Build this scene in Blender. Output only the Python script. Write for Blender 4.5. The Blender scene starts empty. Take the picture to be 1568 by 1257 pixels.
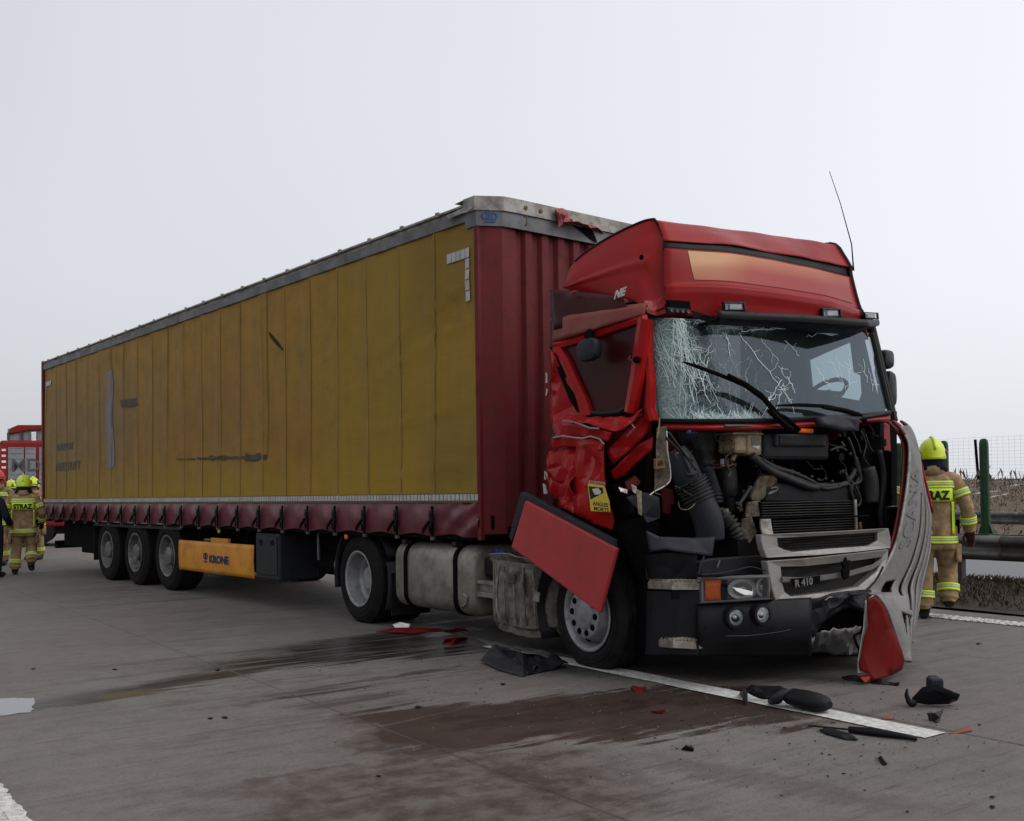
import bpy, bmesh, math, random
from mathutils import Vector, Matrix, noise
random.seed(7)
sc = bpy.context.scene
# ---------------------------------------------------------------- camera
FPX, CH, PITCH, ROLL, CY = 1578.75, 1.3632, .02626, .01462, 710.8   # focal length in px of a 1568 px wide picture, eye height
_cp, _sp, _cr, _sr = math.cos(PITCH), math.sin(PITCH), math.cos(ROLL), math.sin(ROLL)
_r, _f, _u = Vector((1, 0, 0)), Vector((0, _cp, _sp)), Vector((0, -_sp, _cp))
RIGHT, UP, FWD = _cr*_r - _sr*_u, _sr*_r + _cr*_u, _f
EYE = Vector((0, 0, CH))
cd = bpy.data.cameras.new('camera'); cam = bpy.data.objects.new('camera', cd); sc.collection.objects.link(cam)
cd.sensor_width = 36; cd.lens = FPX/1568*36; cd.shift_y = (CY-628.5)/1568; cd.clip_end = 3000; cd.clip_start = .05
m3 = Matrix((RIGHT, UP, -FWD)).transposed()
cam.matrix_world = Matrix.Translation(EYE) @ m3.to_4x4()
sc.camera = cam
# ---------------------------------------------------------------- overcast sky, soft sun, exposure
SUN_EL, SUN_AZ = math.radians(48), math.radians(110)      # azimuth clockwise from +Y
wd = bpy.data.worlds.new('World'); sc.world = wd; wd.use_nodes = True
nt = wd.node_tree; nt.nodes.clear()
out = nt.nodes.new('ShaderNodeOutputWorld'); add = nt.nodes.new('ShaderNodeAddShader')
b1 = nt.nodes.new('ShaderNodeBackground'); b2 = nt.nodes.new('ShaderNodeBackground')
sky = nt.nodes.new('ShaderNodeTexSky'); sky.sky_type = 'NISHITA'; sky.sun_disc = False
sky.sun_elevation = SUN_EL; sky.sun_rotation = SUN_AZ; sky.dust_density = 6; sky.air_density = 1
hs = nt.nodes.new('ShaderNodeHueSaturation'); hs.inputs['Saturation'].default_value = .25
nt.links.new(sky.outputs[0], hs.inputs['Color']); nt.links.new(hs.outputs[0], b1.inputs[0]); b1.inputs[1].default_value = .05
tc = nt.nodes.new('ShaderNodeTexCoord'); nz = nt.nodes.new('ShaderNodeTexNoise'); nz.inputs['Scale'].default_value = 1.1; nz.inputs['Detail'].default_value = 3
cr = nt.nodes.new('ShaderNodeValToRGB')
cr.color_ramp.elements[0].color = (.655, .672, .715, 1); cr.color_ramp.elements[1].color = (.725, .742, .785, 1)
cr.color_ramp.elements[0].position = .35; cr.color_ramp.elements[1].position = .65
nt.links.new(tc.outputs['Generated'], nz.inputs['Vector']); nt.links.new(nz.outputs[0], cr.inputs[0])
# thin cloud is brighter towards the hidden sun
vd = nt.nodes.new('ShaderNodeVectorMath'); vd.operation = 'DOT_PRODUCT'; nt.links.new(tc.outputs['Generated'], vd.inputs[0]); vd.inputs[1].default_value = (math.sin(SUN_AZ-.25), math.cos(SUN_AZ-.25), .12)
mr = nt.nodes.new('ShaderNodeMapRange'); mr.inputs[1].default_value = -1; mr.inputs[2].default_value = 1; mr.inputs[3].default_value = .64; mr.inputs[4].default_value = 1.20; nt.links.new(vd.outputs['Value'], mr.inputs[0])
nt.links.new(cr.outputs[0], b2.inputs[0]); nt.links.new(mr.outputs[0], b2.inputs[1])
nt.links.new(b1.outputs[0], add.inputs[0]); nt.links.new(b2.outputs[0], add.inputs[1]); nt.links.new(add.outputs[0], out.inputs[0])
sl = bpy.data.lights.new('sun', 'SUN'); sl.energy = .5; sl.angle = math.radians(50); sl.color = (1, .97, .93)
so = bpy.data.objects.new('sun', sl); sc.collection.objects.link(so)
sdir = Vector((math.sin(SUN_AZ)*math.cos(SUN_EL), math.cos(SUN_AZ)*math.cos(SUN_EL), math.sin(SUN_EL)))
so.rotation_euler = sdir.to_track_quat('Z', 'Y').to_euler(); so.location = (0, 0, 30)
vs = sc.view_settings; vs.view_transform = 'Standard'; vs.look = 'None'; vs.exposure = 0; vs.gamma = 1; vs.use_curve_mapping = False

# ---------------------------------------------------------------- picture point -> place on a real plane
def ray(x, y): return RIGHT*((x-784)/FPX) - UP*((y-CY)/FPX) + FWD
def onplane(x, y, n, c):
    w = ray(x, y); return EYE + w*((c - n.dot(EYE))/n.dot(w))
def G(x, y, z=0.0): return onplane(x, y, Vector((0, 0, 1)), z)
def V(*a): return Vector(a)
# trailer frame: s backwards along the side, w across from the near side, z up
TA = .689; TO = V(-.2625, 9.1477, 0); TD = V(-math.sin(TA), math.cos(TA), 0); TL = V(math.cos(TA), math.sin(TA), 0)
def TP(s, w, z): return TO + TD*s + TL*w + V(0, 0, z)
def ts(x, y, w=0.0): return onplane(x, y, TL, TL.dot(TO)+w)
def tloc(p): q = p-TO; return V(q.dot(TD), q.dot(TL), p.z)
# tractor frame: u forwards from the bumper front, w across from the near side, z up
CA = .6272; CO = V(-1.636, 10.9405, 0); CH_ = V(math.sin(CA), -math.cos(CA), 0); CL = V(math.cos(CA), math.sin(CA), 0); FR = 5.21
def CP(u, w, z): return CO + CH_*(FR+u) + CL*w + V(0, 0, z)
def cloc(p): q = p-CO; return V(q.dot(CH_)-FR, q.dot(CL), p.z)
def cf(x, y, u): return onplane(x, y, CH_, CH_.dot(CO)+FR+u)
def cs(x, y, w): return onplane(x, y, CL, CL.dot(CO)+w)
def gbow(w): return -.32*abs((w-1.25)/1.25)**3
def cb(x, y, off=0.0):           # on the bowed cab front
    u = off
    for _ in range(12):
        p = cf(x, y, u); u = .5*u + .5*(gbow(max(-.05, min(2.55, cloc(p).y)))+off)
    return cf(x, y, u)
# road frame: r across, t along (towards the viewer)
RA = math.radians(35.3); RR = V(math.cos(RA), math.sin(RA), 0); RT = V(math.sin(RA), -math.cos(RA), 0)
def RP(r, t, z=0.0): return RR*r + RT*t + V(0, 0, z)
def rloc(p): return V(p.dot(RR), p.dot(RT), p.z)

# ---------------------------------------------------------------- scene helpers
WL = {}
def link(o, parent=None, wloc=None):
    sc.collection.objects.link(o)
    base = WL[parent.name] if parent else Vector((0, 0, 0))
    if wloc is None: wloc = base.copy()
    if parent: o.parent = parent
    o.location = wloc - base; WL[o.name] = wloc.copy()
    return o
def thing(name, loc, label, cat, group=None):
    o = bpy.data.objects.new(name, None); o.empty_display_size = .2; link(o, None, Vector(loc)); return tag(o, label, cat, group)
def tag(o, label=None, cat=None, group=None, kind=None):
    if label: o['label'] = label
    if cat: o['category'] = cat
    if group: o['group'] = group
    if kind: o['kind'] = kind
    return o
def copy_tree(src, loc, parent=None):
    c = src.copy(); sc.collection.objects.link(c); c.parent = parent
    c.location = Vector(loc) - (WL[parent.name] if parent else Vector((0, 0, 0))); WL[c.name] = Vector(loc)
    for ch in src.children:
        off = WL[ch.name]-WL[src.name]
        copy_tree(ch, Vector(loc)+off, c)
    return c
class MB:
    def __init__(s): s.v = []; s.f = []; s.m = []
    def add(s, vs, fs, mi=0):
        n = len(s.v); s.v += [Vector(v) for v in vs]; s.f += [tuple(i+n for i in f) for f in fs]; s.m += [mi]*len(fs); return s
    def box(s, c, a, b, d, mi=0):          # centre and three half-axis vectors
        c = Vector(c); vs = []
        for i in (-1, 1):
            for j in (-1, 1):
                for k in (-1, 1): vs.append(c+a*i+b*j+d*k)
        fs = [(0, 1, 3, 2), (4, 6, 7, 5), (0, 4, 5, 1), (2, 3, 7, 6), (0, 2, 6, 4), (1, 5, 7, 3)]
        if a.cross(b).dot(d) < 0: fs = [f[::-1] for f in fs]
        return s.add(vs, fs, mi)
    def fbox(s, F, x0, x1, y0, y1, z0, z1, mi=0):   # box in a frame function
        c = F((x0+x1)/2, (y0+y1)/2, (z0+z1)/2); o = F(0, 0, 0)
        return s.box(c, (F(1, 0, 0)-o)*(x1-x0)/2, (F(0, 1, 0)-o)*(y1-y0)/2, V(0, 0, (z1-z0)/2), mi)
    def bar(s, p, q, w, h, up=V(0, 0, 1), mi=0):
        p, q = Vector(p), Vector(q); a = (q-p)/2; n = a.normalized(); b = up.cross(n)
        if b.length < 1e-4: b = V(1, 0, 0).cross(n)
        b.normalize(); d = n.cross(b)
        return s.box((p+q)/2, a, b*w/2, d*h/2, mi)
    def loft(s, rings, cap=True, closed=True, mi=0):
        n = len(rings[0]); vs = [p for r in rings for p in r]; fs = []
        for i in range(len(rings)-1):
            for j in range(n if closed else n-1):
                k = (j+1) % n; fs.append((i*n+j, i*n+k, (i+1)*n+k, (i+1)*n+j))
        if cap and closed: fs.append(tuple(range(n))[::-1]); fs.append(tuple((len(rings)-1)*n+j for j in range(n)))
        return s.add(vs, fs, mi)
    def tube(s, pts, r, n=8, cap=True, mi=0, squash=None):
        pts = [Vector(p) for p in pts]; R = r if isinstance(r, (list, tuple)) else [r]*len(pts)
        rings = []; prev = None
        for i, p in enumerate(pts):
            t = (pts[min(i+1, len(pts)-1)]-pts[max(i-1, 0)])
            t = t.normalized() if t.length > 1e-9 else V(0, 0, 1)
            if prev is None:
                a = t.orthogonal().normalized()
            else:
                a = prev - t*prev.dot(t); a = a.normalized() if a.length > 1e-6 else t.orthogonal().normalized()
            prev = a; b = t.cross(a)
            rings.append([p + (a*math.cos(2*math.pi*k/n) + b*math.sin(2*math.pi*k/n))*R[i] for k in range(n)])
        return s.loft(rings, cap, True, mi)
    def lathe(s, o, ax, prof, n=40, mi=0, closed=False):    # prof: (radius, offset along the axis)
        ax = ax.normalized(); a = (V(0, 0, 1) - ax*ax.z).normalized() if abs(ax.z) < .99 else V(1, 0, 0); b = ax.cross(a)
        rings = [[o+ax*h+(a*math.cos(2*math.pi*k/n)+b*math.sin(2*math.pi*k/n))*r for k in range(n)] for r, h in prof]
        if closed: rings = rings+[rings[0]]
        return s.loft(rings, False, True, mi)
    def prism(s, pts, dv, mi=0):
        pts = [Vector(p) for p in pts]; n = len(pts); vs = pts+[p+dv for p in pts]
        nr = V(0, 0, 0)
        for i in range(n): nr += pts[i].cross(pts[(i+1) % n])
        fs = [tuple(range(n)), tuple(range(2*n-1, n-1, -1))]+[((i+1) % n, i, n+i, n+(i+1) % n) for i in range(n)]
        if nr.dot(dv) > 0: fs = [f[::-1] for f in fs]
        return s.add(vs, fs, mi)
    def ringprism(s, o, i, dv, mi=0):                        # a frame between two outlines of equal length
        n = len(o); vs = [Vector(p) for p in o]+[Vector(p) for p in i]; vs = vs+[p+dv for p in vs]; fs = []
        for k in range(n):
            j = (k+1) % n
            fs += [(k, j, n+j, n+k), (2*n+j, 2*n+k, 3*n+k, 3*n+j), (j, k, 2*n+k, 2*n+j), (n+k, n+j, 3*n+j, 3*n+k)]
        return s.add(vs, fs, mi)
    def grid(s, fn, nu, nv, skip=None, mi=0):
        vs = [fn(i/nu, j/nv) for i in range(nu+1) for j in range(nv+1)]; fs = []
        for i in range(nu):
            for j in range(nv):
                if skip and skip((i+.5)/nu, (j+.5)/nv): continue
                a = i*(nv+1)+j; fs.append((a, a+nv+1, a+nv+2, a+1))
        return s.add(vs, fs, mi)
    def ell(s, c, a, b, d, n=16, m=10, mi=0):
        c = Vector(c); vs = [c+d]; fs = []
        for i in range(1, m):
            th = math.pi*i/m
            for k in range(n): ph = 2*math.pi*k/n; vs.append(c+d*math.cos(th)+(a*math.cos(ph)+b*math.sin(ph))*math.sin(th))
        vs.append(c-d); L = len(vs)-1
        for k in range(n): fs.append((0, 1+k, 1+(k+1) % n)); fs.append((L, L-n+(k+1) % n, L-n+k))
        for i in range(m-2):
            for k in range(n): p = 1+i*n+k; q = 1+i*n+(k+1) % n; fs.append((p, p+n, q+n, q))
        return s.add(vs, fs, mi)
    def mesh(s, name, mats, base, smooth=False, fix=True):
        me = bpy.data.meshes.new(name); me.from_pydata([v-base for v in s.v], [], s.f)
        for m in (mats if isinstance(mats, (list, tuple)) else [mats]): me.materials.append(m)
        me.polygons.foreach_set('material_index', s.m)
        if smooth: me.polygons.foreach_set('use_smooth', [True]*len(me.polygons))
        if fix:
            bm = bmesh.new(); bm.from_mesh(me); bmesh.ops.recalc_face_normals(bm, faces=bm.faces); bm.to_mesh(me); bm.free()
        me.update(); return me
    def build(s, name, mats, parent=None, smooth=False, bevel=0, solid=0, loc=None, sub=0, auto=False, fix=True):
        base = Vector(loc) if loc is not None else (WL[parent.name] if parent else Vector((0, 0, 0)))
        me = s.mesh(name, mats, base, smooth or auto, fix)
        o = bpy.data.objects.new(name, me); link(o, parent, base)
        if solid: md = o.modifiers.new('solid', 'SOLIDIFY'); md.thickness = solid; md.offset = 0
        if bevel: md = o.modifiers.new('bevel', 'BEVEL'); md.width = bevel; md.segments = 2; md.limit_method = 'ANGLE'; md.angle_limit = math.radians(35)
        if sub: md = o.modifiers.new('sub', 'SUBSURF'); md.levels = sub; md.render_levels = sub
        if auto:
            for e in me.edges: pass
            me.set_sharp_from_angle(angle=math.radians(38))
        return o
def nz3(p, s=1.0, seed=0): return noise.noise(Vector(p)*s+V(seed*13.7, seed*7.1, seed*3.3))
def crumple(name, pts, mat, parent, amp=.03, cuts=4, thick=.004, seed=0, fscale=4.0, smooth=False, dirv=None, loc=None):
    bm = bmesh.new(); vs = [bm.verts.new(p) for p in pts]; f = bm.faces.new(vs); bm.normal_update(); n = f.normal.copy()
    if dirv is not None: n = dirv
    bmesh.ops.triangulate(bm, faces=[f], quad_method='BEAUTY', ngon_method='BEAUTY')
    if cuts: bmesh.ops.subdivide_edges(bm, edges=bm.edges[:], cuts=cuts, use_grid_fill=True)
    rr0 = random.Random(seed*7+1); folds = []
    for _ in range(4):
        dd = V(rr0.gauss(0, 1), rr0.gauss(0, 1), rr0.gauss(0, 1)).normalized(); folds.append((dd, fscale*rr0.uniform(.5, 1.6), rr0.random()))
    for v in bm.verts:
        d = .5*nz3(v.co, fscale*2.3, seed+5)
        for dd, fq, ph in folds:
            x_ = v.co.dot(dd)*fq+ph+.35*nz3(v.co, fscale*.8, seed+3); d += (abs((x_ % 1.0)-.5)*2-.5)*.42
        t = V(nz3(v.co, fscale, seed+9), nz3(v.co, fscale, seed+11), nz3(v.co, fscale, seed+12))
        v.co += n*d*amp*2 + t*amp*.35
    base = Vector(loc) if loc is not None else (WL[parent.name] if parent else Vector((0, 0, 0)))
    bmesh.ops.translate(bm, verts=bm.verts[:], vec=-base)
    me = bpy.data.meshes.new(name); bm.to_mesh(me); bm.free(); me.materials.append(mat)
    if smooth: me.polygons.foreach_set('use_smooth', [True]*len(me.polygons)); me.set_sharp_from_angle(angle=math.radians(14))
    o = bpy.data.objects.new(name, me); link(o, parent, base)
    md = o.modifiers.new('solid', 'SOLIDIFY'); md.thickness = thick; md.offset = 0
    return o
def text(name, body, fn, size, mat, parent, extrude=.003, bold=0.0, align='LEFT'):
    cu = bpy.data.curves.new(name, 'FONT'); cu.body = body; cu.size = size; cu.extrude = extrude; cu.offset = bold; cu.align_x = align; cu.resolution_u = 4
    o = bpy.data.objects.new(name, cu); sc.collection.objects.link(o)
    dg = bpy.context.evaluated_depsgraph_get(); dg.update()
    me = bpy.data.meshes.new_from_object(o.evaluated_get(dg)); bpy.data.objects.remove(o); bpy.data.curves.remove(cu)
    bm = bmesh.new(); bm.from_mesh(me); bmesh.ops.triangulate(bm, faces=bm.faces[:]); bm.to_mesh(me); bm.free()
    base = WL[parent.name]
    for v in me.vertices: v.co = fn(v.co.x, v.co.y, v.co.z) - base
    me.materials.clear(); me.materials.append(mat)
    q = bpy.data.objects.new(name, me); return link(q, parent, base)

# ---------------------------------------------------------------- materials
def N(t, k, **kw):
    n = t.nodes.new(k)
    for a, b in kw.items():
        if a in n.inputs: n.inputs[a].default_value = b
        else: setattr(n, a, b)
    return n
def mth(t, op, a, b=None, clamp=False):
    n = t.nodes.new('ShaderNodeMath'); n.operation = op; n.use_clamp = clamp
    for i, x in enumerate((a, b)):
        if x is None: continue
        if isinstance(x, (int, float)): n.inputs[i].default_value = x
        else: t.links.new(x, n.inputs[i])
    return n.outputs[0]
def mixc(t, f, a, b):
    n = t.nodes.new('ShaderNodeMix'); n.data_type = 'RGBA'
    for k, x in ((0, f), (6, a), (7, b)):
        if isinstance(x, (int, float)): n.inputs[k].default_value = x
        elif isinstance(x, tuple): n.inputs[k].default_value = (*x, 1) if len(x) == 3 else x
        else: t.links.new(x, n.inputs[k])
    return n.outputs[2]
def ramp(t, x, lo, hi):
    n = t.nodes.new('ShaderNodeMapRange'); n.inputs[1].default_value = lo; n.inputs[2].default_value = hi; n.clamp = True
    t.links.new(x, n.inputs[0]); return n.outputs[0]
def noi(t, vec, scale, detail=4, rough=.55, dist=0):
    n = t.nodes.new('ShaderNodeTexNoise'); n.inputs['Scale'].default_value = scale; n.inputs['Detail'].default_value = detail
    n.inputs['Roughness'].default_value = rough; n.inputs['Distortion'].default_value = dist
    if vec is not None: t.links.new(vec, n.inputs['Vector'])
    return n.outputs[0]
def base(name):
    m = bpy.data.materials.new(name); m.use_nodes = True; t = m.node_tree; p = t.nodes['Principled BSDF']
    g = t.nodes.new('ShaderNodeNewGeometry'); return m, t, p, g.outputs['Position']
def mat(name, col, rough=.5, metal=0, var=.18, vs=6, dirt=None, dscale=5, damt=.5, bump=.0, bs=60, coat=0, emit=0, spec=.22, k=.74):
    col = tuple(x*k for x in col); dirt = tuple(x*k*.9 for x in dirt) if dirt else None
    m, t, p, pos = base(name)
    n1 = noi(t, pos, vs, 5); f = ramp(t, n1, .3, .7)
    c = mixc(t, f, tuple(x*(1-var) for x in col), tuple(min(1, x*(1+var)) for x in col))
    r = rough
    if dirt:
        d = mth(t, 'MULTIPLY', ramp(t, noi(t, pos, dscale, 7, .65), .42, .68), damt)
        c = mixc(t, d, c, dirt); rr = mth(t, 'ADD', mth(t, 'MULTIPLY', d, .35), rough, True); t.links.new(rr, p.inputs['Roughness'])
    else:
        rr = mth(t, 'ADD', mth(t, 'MULTIPLY', mth(t, 'SUBTRACT', n1, .5), .25), rough, True); t.links.new(rr, p.inputs['Roughness'])
    t.links.new(c, p.inputs['Base Color']); p.inputs['Metallic'].default_value = metal
    if coat: p.inputs['Coat Weight'].default_value = coat; p.inputs['Coat Roughness'].default_value = .12
    if spec is not None: p.inputs['Specular IOR Level'].default_value = spec
    if bump:
        b = t.nodes.new('ShaderNodeBump'); b.inputs['Strength'].default_value = bump; b.inputs['Distance'].default_value = .01
        t.links.new(noi(t, pos, bs, 5), b.inputs['Height']); t.links.new(b.outputs[0], p.inputs['Normal'])
    if emit: t.links.new(c, p.inputs['Emission Color']); p.inputs['Emission Strength'].default_value = emit
    return m
DUST = (.10, .085, .07)
X = {}
X['red'] = mat('red paint', (.34, .008, .010), .32, var=.08, dirt=(.16, .03, .025), dscale=4, damt=.35, coat=.12)
def crashpaint():
    m, t, p, pos = base('scratched red paint')
    n1 = noi(t, pos, 3, 5); c = mixc(t, ramp(t, n1, .3, .7), (.28, .005, .006), (.36, .008, .009))
    c = mixc(t, mth(t, 'MULTIPLY', ramp(t, noi(t, pos, 7, 7, .7), .5, .75), .6), c, (.11, .010, .009))
    mp = t.nodes.new('ShaderNodeMapping'); mp.inputs['Scale'].default_value = (3, 3, 40); mp.inputs['Rotation'].default_value = (.5, .3, .2); t.links.new(pos, mp.inputs[0])
    s1 = ramp(t, noi(t, mp.outputs[0], 3.0, 4, .7), .72, .76); s2 = ramp(t, noi(t, pos, 26, 5, .75), .73, .76)
    k = mth(t, 'MAXIMUM', mth(t, 'MULTIPLY', s1, .55), s2); c = mixc(t, k, c, (.36, .22, .20)); t.links.new(c, p.inputs['Base Color'])
    t.links.new(mth(t, 'ADD', .28, mth(t, 'MULTIPLY', k, .4)), p.inputs['Roughness']); p.inputs['Specular IOR Level'].default_value = .13; return m
X['redx'] = crashpaint()
X['grimy'] = mat('grimy bracket', (.15, .12, .085), .6, metal=.2, dirt=(.03, .024, .018), dscale=18, damt=.8)
X['redroof'] = mat('red roof paint', (.33, .011, .012), .30, var=.14, vs=2.5, dirt=(.27, .028, .027), dscale=3, damt=.45, spec=.13)
X['reddeep'] = mat('shaded and dull red paint', (.16, .006, .006), .4, var=.12, dirt=(.10, .012, .01), damt=.4, spec=.1)  # shade of the flap corner put into the red; duller shards share it
X['redold'] = mat('faded red paint', (.17, .012, .014), .5, var=.15, dirt=(.05, .02, .018), dscale=6, damt=.6, bump=.05)
X['maroon'] = mat('dark red glass', (.055, .006, .006), .3, var=.3, vs=1.5, spec=.12)
X['flapred'] = mat('red locker door paint', (.52, .055, .058), .42, var=.06, dirt=(.25, .06, .05), damt=.3)
X['ltred'] = mat('bare worn metal', (.45, .38, .37), .35, metal=.6)
X['black'] = mat('black plastic', (.009, .009, .012), .45, var=.25, dirt=(.02, .019, .018), dscale=7, damt=.5, spec=.16)
X['blackm'] = mat('dull black', (.004, .004, .004), .85, var=.3, spec=.05)
X['slate'] = mat('dark grey plastic', (.024, .026, .033), .5, var=.2, dirt=(.05, .046, .042), dscale=9, damt=.4, spec=.18)
X['seal'] = mat('rubber seal', (.006, .006, .007), .6)
X['rubber'] = mat('tyre rubber', (.012, .0115, .0115), .75, spec=.12, var=.25, dirt=(.045, .039, .034), dscale=9, damt=.5, bump=.08, bs=120)
X['steel'] = mat('painted wheel steel', (.40, .40, .41), .42, metal=.35, var=.15, dirt=(.10, .085, .07), dscale=12, damt=.6)
X['steeld'] = mat('dirty wheel steel', (.26, .25, .24), .5, metal=.4, dirt=(.06, .05, .04), dscale=10, damt=.7)
X['alu'] = mat('dirty aluminium', (.36, .335, .29), .45, metal=.55, var=.12, dirt=(.12, .10, .075), dscale=5, damt=.65, bump=.05, bs=90)
X['crush'] = mat('crumpled heat shield', (.27, .245, .22), .45, metal=.5, var=.25, vs=14, dirt=(.07, .055, .045), dscale=9, damt=.75, bump=.25, bs=30)
X['chrome'] = mat('reflector chrome', (.85, .85, .83), .12, metal=1, var=.05)
X['silver'] = mat('silver grille paint', (.36, .345, .325), .38, metal=.35, var=.1, dirt=(.16, .14, .12), dscale=6, damt=.55)
X['silver2'] = mat('pale grille paint', (.235, .225, .215), .42, metal=.25, var=.14, dirt=(.10, .09, .08), dscale=6, damt=.6)
X['mesh'] = mat('grille mesh', (.02, .018, .018), .6, bump=.6, bs=220)
X['chassis'] = mat('chassis grime', (.006, .0055, .0055), .8, var=.3, dirt=(.018, .015, .013), dscale=5, damt=.6, spec=.06)
X['ochre'] = mat('beige worn plastic', (.33, .25, .16), .5, var=.15, dirt=(.09, .06, .035), dscale=22, damt=.7)
X['brass'] = mat('brown bracket metal', (.21, .135, .065), .5, metal=.3, dirt=(.05, .03, .02), dscale=22, damt=.7)
X['blue'] = mat('blue cap', (.02, .06, .30), .4)
X['orange'] = mat('orange lens', (.85, .17, .012), .25, var=.12, vs=40, k=1.0)
X['amberboard'] = mat('orange side board paint', (.84, .34, .028), .45, var=.08, dirt=(.25, .12, .03), dscale=4, damt=.35)
X['navy'] = mat('navy print', (.02, .03, .12), .5)
X['crownblue'] = mat('blue print', (.03, .12, .36), .5)
X['greyrail'] = mat('grey rail', (.20, .20, .21), .5, metal=.3, var=.12, dirt=(.09, .085, .08), dscale=5, damt=.5)
X['oldalu'] = mat('weathered aluminium', (.42, .40, .37), .55, metal=.25, var=.15, dirt=(.16, .14, .11), dscale=7, damt=.75, bump=.08)
X['roofcloth'] = mat('roof tarpaulin', (.33, .33, .34), .7, var=.1)
X['skirt'] = mat('burgundy tarpaulin', (.165, .026, .042), .38, var=.15, vs=3, dirt=(.075, .025, .03), dscale=6, damt=.5, spec=.38)
X['tape'] = mat('reflective tape', (.55, .56, .56), .35, var=.12, vs=25, dirt=(.3, .27, .2), damt=.5)
X['white'] = mat('white plastic', (.8, .79, .77), .5, k=.95, var=.08, dirt=(.35, .33, .3), dscale=9, damt=.4)
X['torn'] = mat('torn white edge', (.6, .58, .54), .7)
X['stick'] = mat('yellow sticker', (.72, .55, .06), .45, var=.05)
X['ink'] = mat('black print', (.012, .012, .012), .5)
X['grate'] = mat('step tread metal', (.36, .33, .28), .6, metal=.3, dirt=(.12, .1, .08), dscale=16, damt=.7)
X['galv'] = mat('galvanised steel', (.15, .145, .14), .5, metal=.5, var=.15, dirt=(.06, .055, .05), dscale=4, damt=.6)
X['green'] = mat('green post plastic', (.017, .068, .028), .42, var=.2, vs=9, dirt=(.05, .08, .045), dscale=9, damt=.4)
X['khaki'] = mat('khaki turnout fabric', (.42, .285, .15), .85, var=.28, vs=9, dirt=(.17, .115, .06), dscale=10, damt=.65, bump=.7, bs=22)
X['fluo'] = mat('fluorescent yellow', (.62, .85, .04), .5, var=.06, k=.85)
X['fluoh'] = mat('fluorescent helmet', (.72, .90, .03), .3, var=.05, coat=.4)
X['sil'] = mat('reflective silver', (.52, .55, .42), .4)
X['skin'] = mat('skin', (.42, .24, .17), .6, var=.06)
X['boot'] = mat('boot leather', (.012, .011, .011), .5, dirt=(.05, .04, .03), damt=.5)
X['cloth'] = mat('navy cloth', (.012, .013, .02), .85, bump=.3, bs=30)
X['glove'] = mat('work glove', (.055, .018, .02), .8)
X['ored'] = mat('orange red helmet', (.65, .08, .03), .35)
X['fire'] = mat('fire engine red', (.24, .014, .012), .4, var=.1)
X['shutter'] = mat('aluminium shutter', (.30, .31, .33), .45, metal=.3)
X['lamp'] = mat('blue lamp', (.03, .03, .8), .3, emit=1.0)
X['hose'] = mat('hose rubber', (.009, .0095, .011), .5, var=.3, dirt=(.055, .050, .044), dscale=16, damt=.7, spec=.3)
X['rad'] = mat('radiator fins', (.05, .048, .045), .5, metal=.4, dirt=(.02, .018, .016), damt=.7)
X['glassy'] = mat('dark mirror housing', (.02, .023, .026), .3, var=.15, dirt=(.05, .05, .05), damt=.3)
X['wire'] = mat('fence wire', (.45, .46, .47), .6)
X['dry'] = mat('dry grass', (.115, .080, .047), .9, var=.45, vs=1.2)
X['weed'] = mat('dark weed', (.15, .125, .10), .9, var=.3)
X['snow'] = mat('old snow', (.62, .63, .66), .8, var=.06)
def glass(name, tint, amt=.16):
    m, t, p, pos = base(name); t.nodes.remove(p)
    o = t.nodes['Material Output']; tr = N(t, 'ShaderNodeBsdfTransparent'); tr.inputs[0].default_value = (*tint, 1)
    gl = N(t, 'ShaderNodeBsdfGlossy'); gl.inputs['Roughness'].default_value = .04; gl.inputs[0].default_value = (.74, .86, 1, 1)
    fr = N(t, 'ShaderNodeFresnel'); fr.inputs[0].default_value = 1.5
    mx = N(t, 'ShaderNodeMixShader'); t.links.new(fr.outputs[0], mx.inputs[0]); t.links.new(tr.outputs[0], mx.inputs[1]); t.links.new(gl.outputs[0], mx.inputs[2])
    t.links.new(mx.outputs[0], o.inputs[0]); return m, t, mx, o, pos
X['lens'] = glass('clear lens', (.92, .93, .92))[0]
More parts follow.
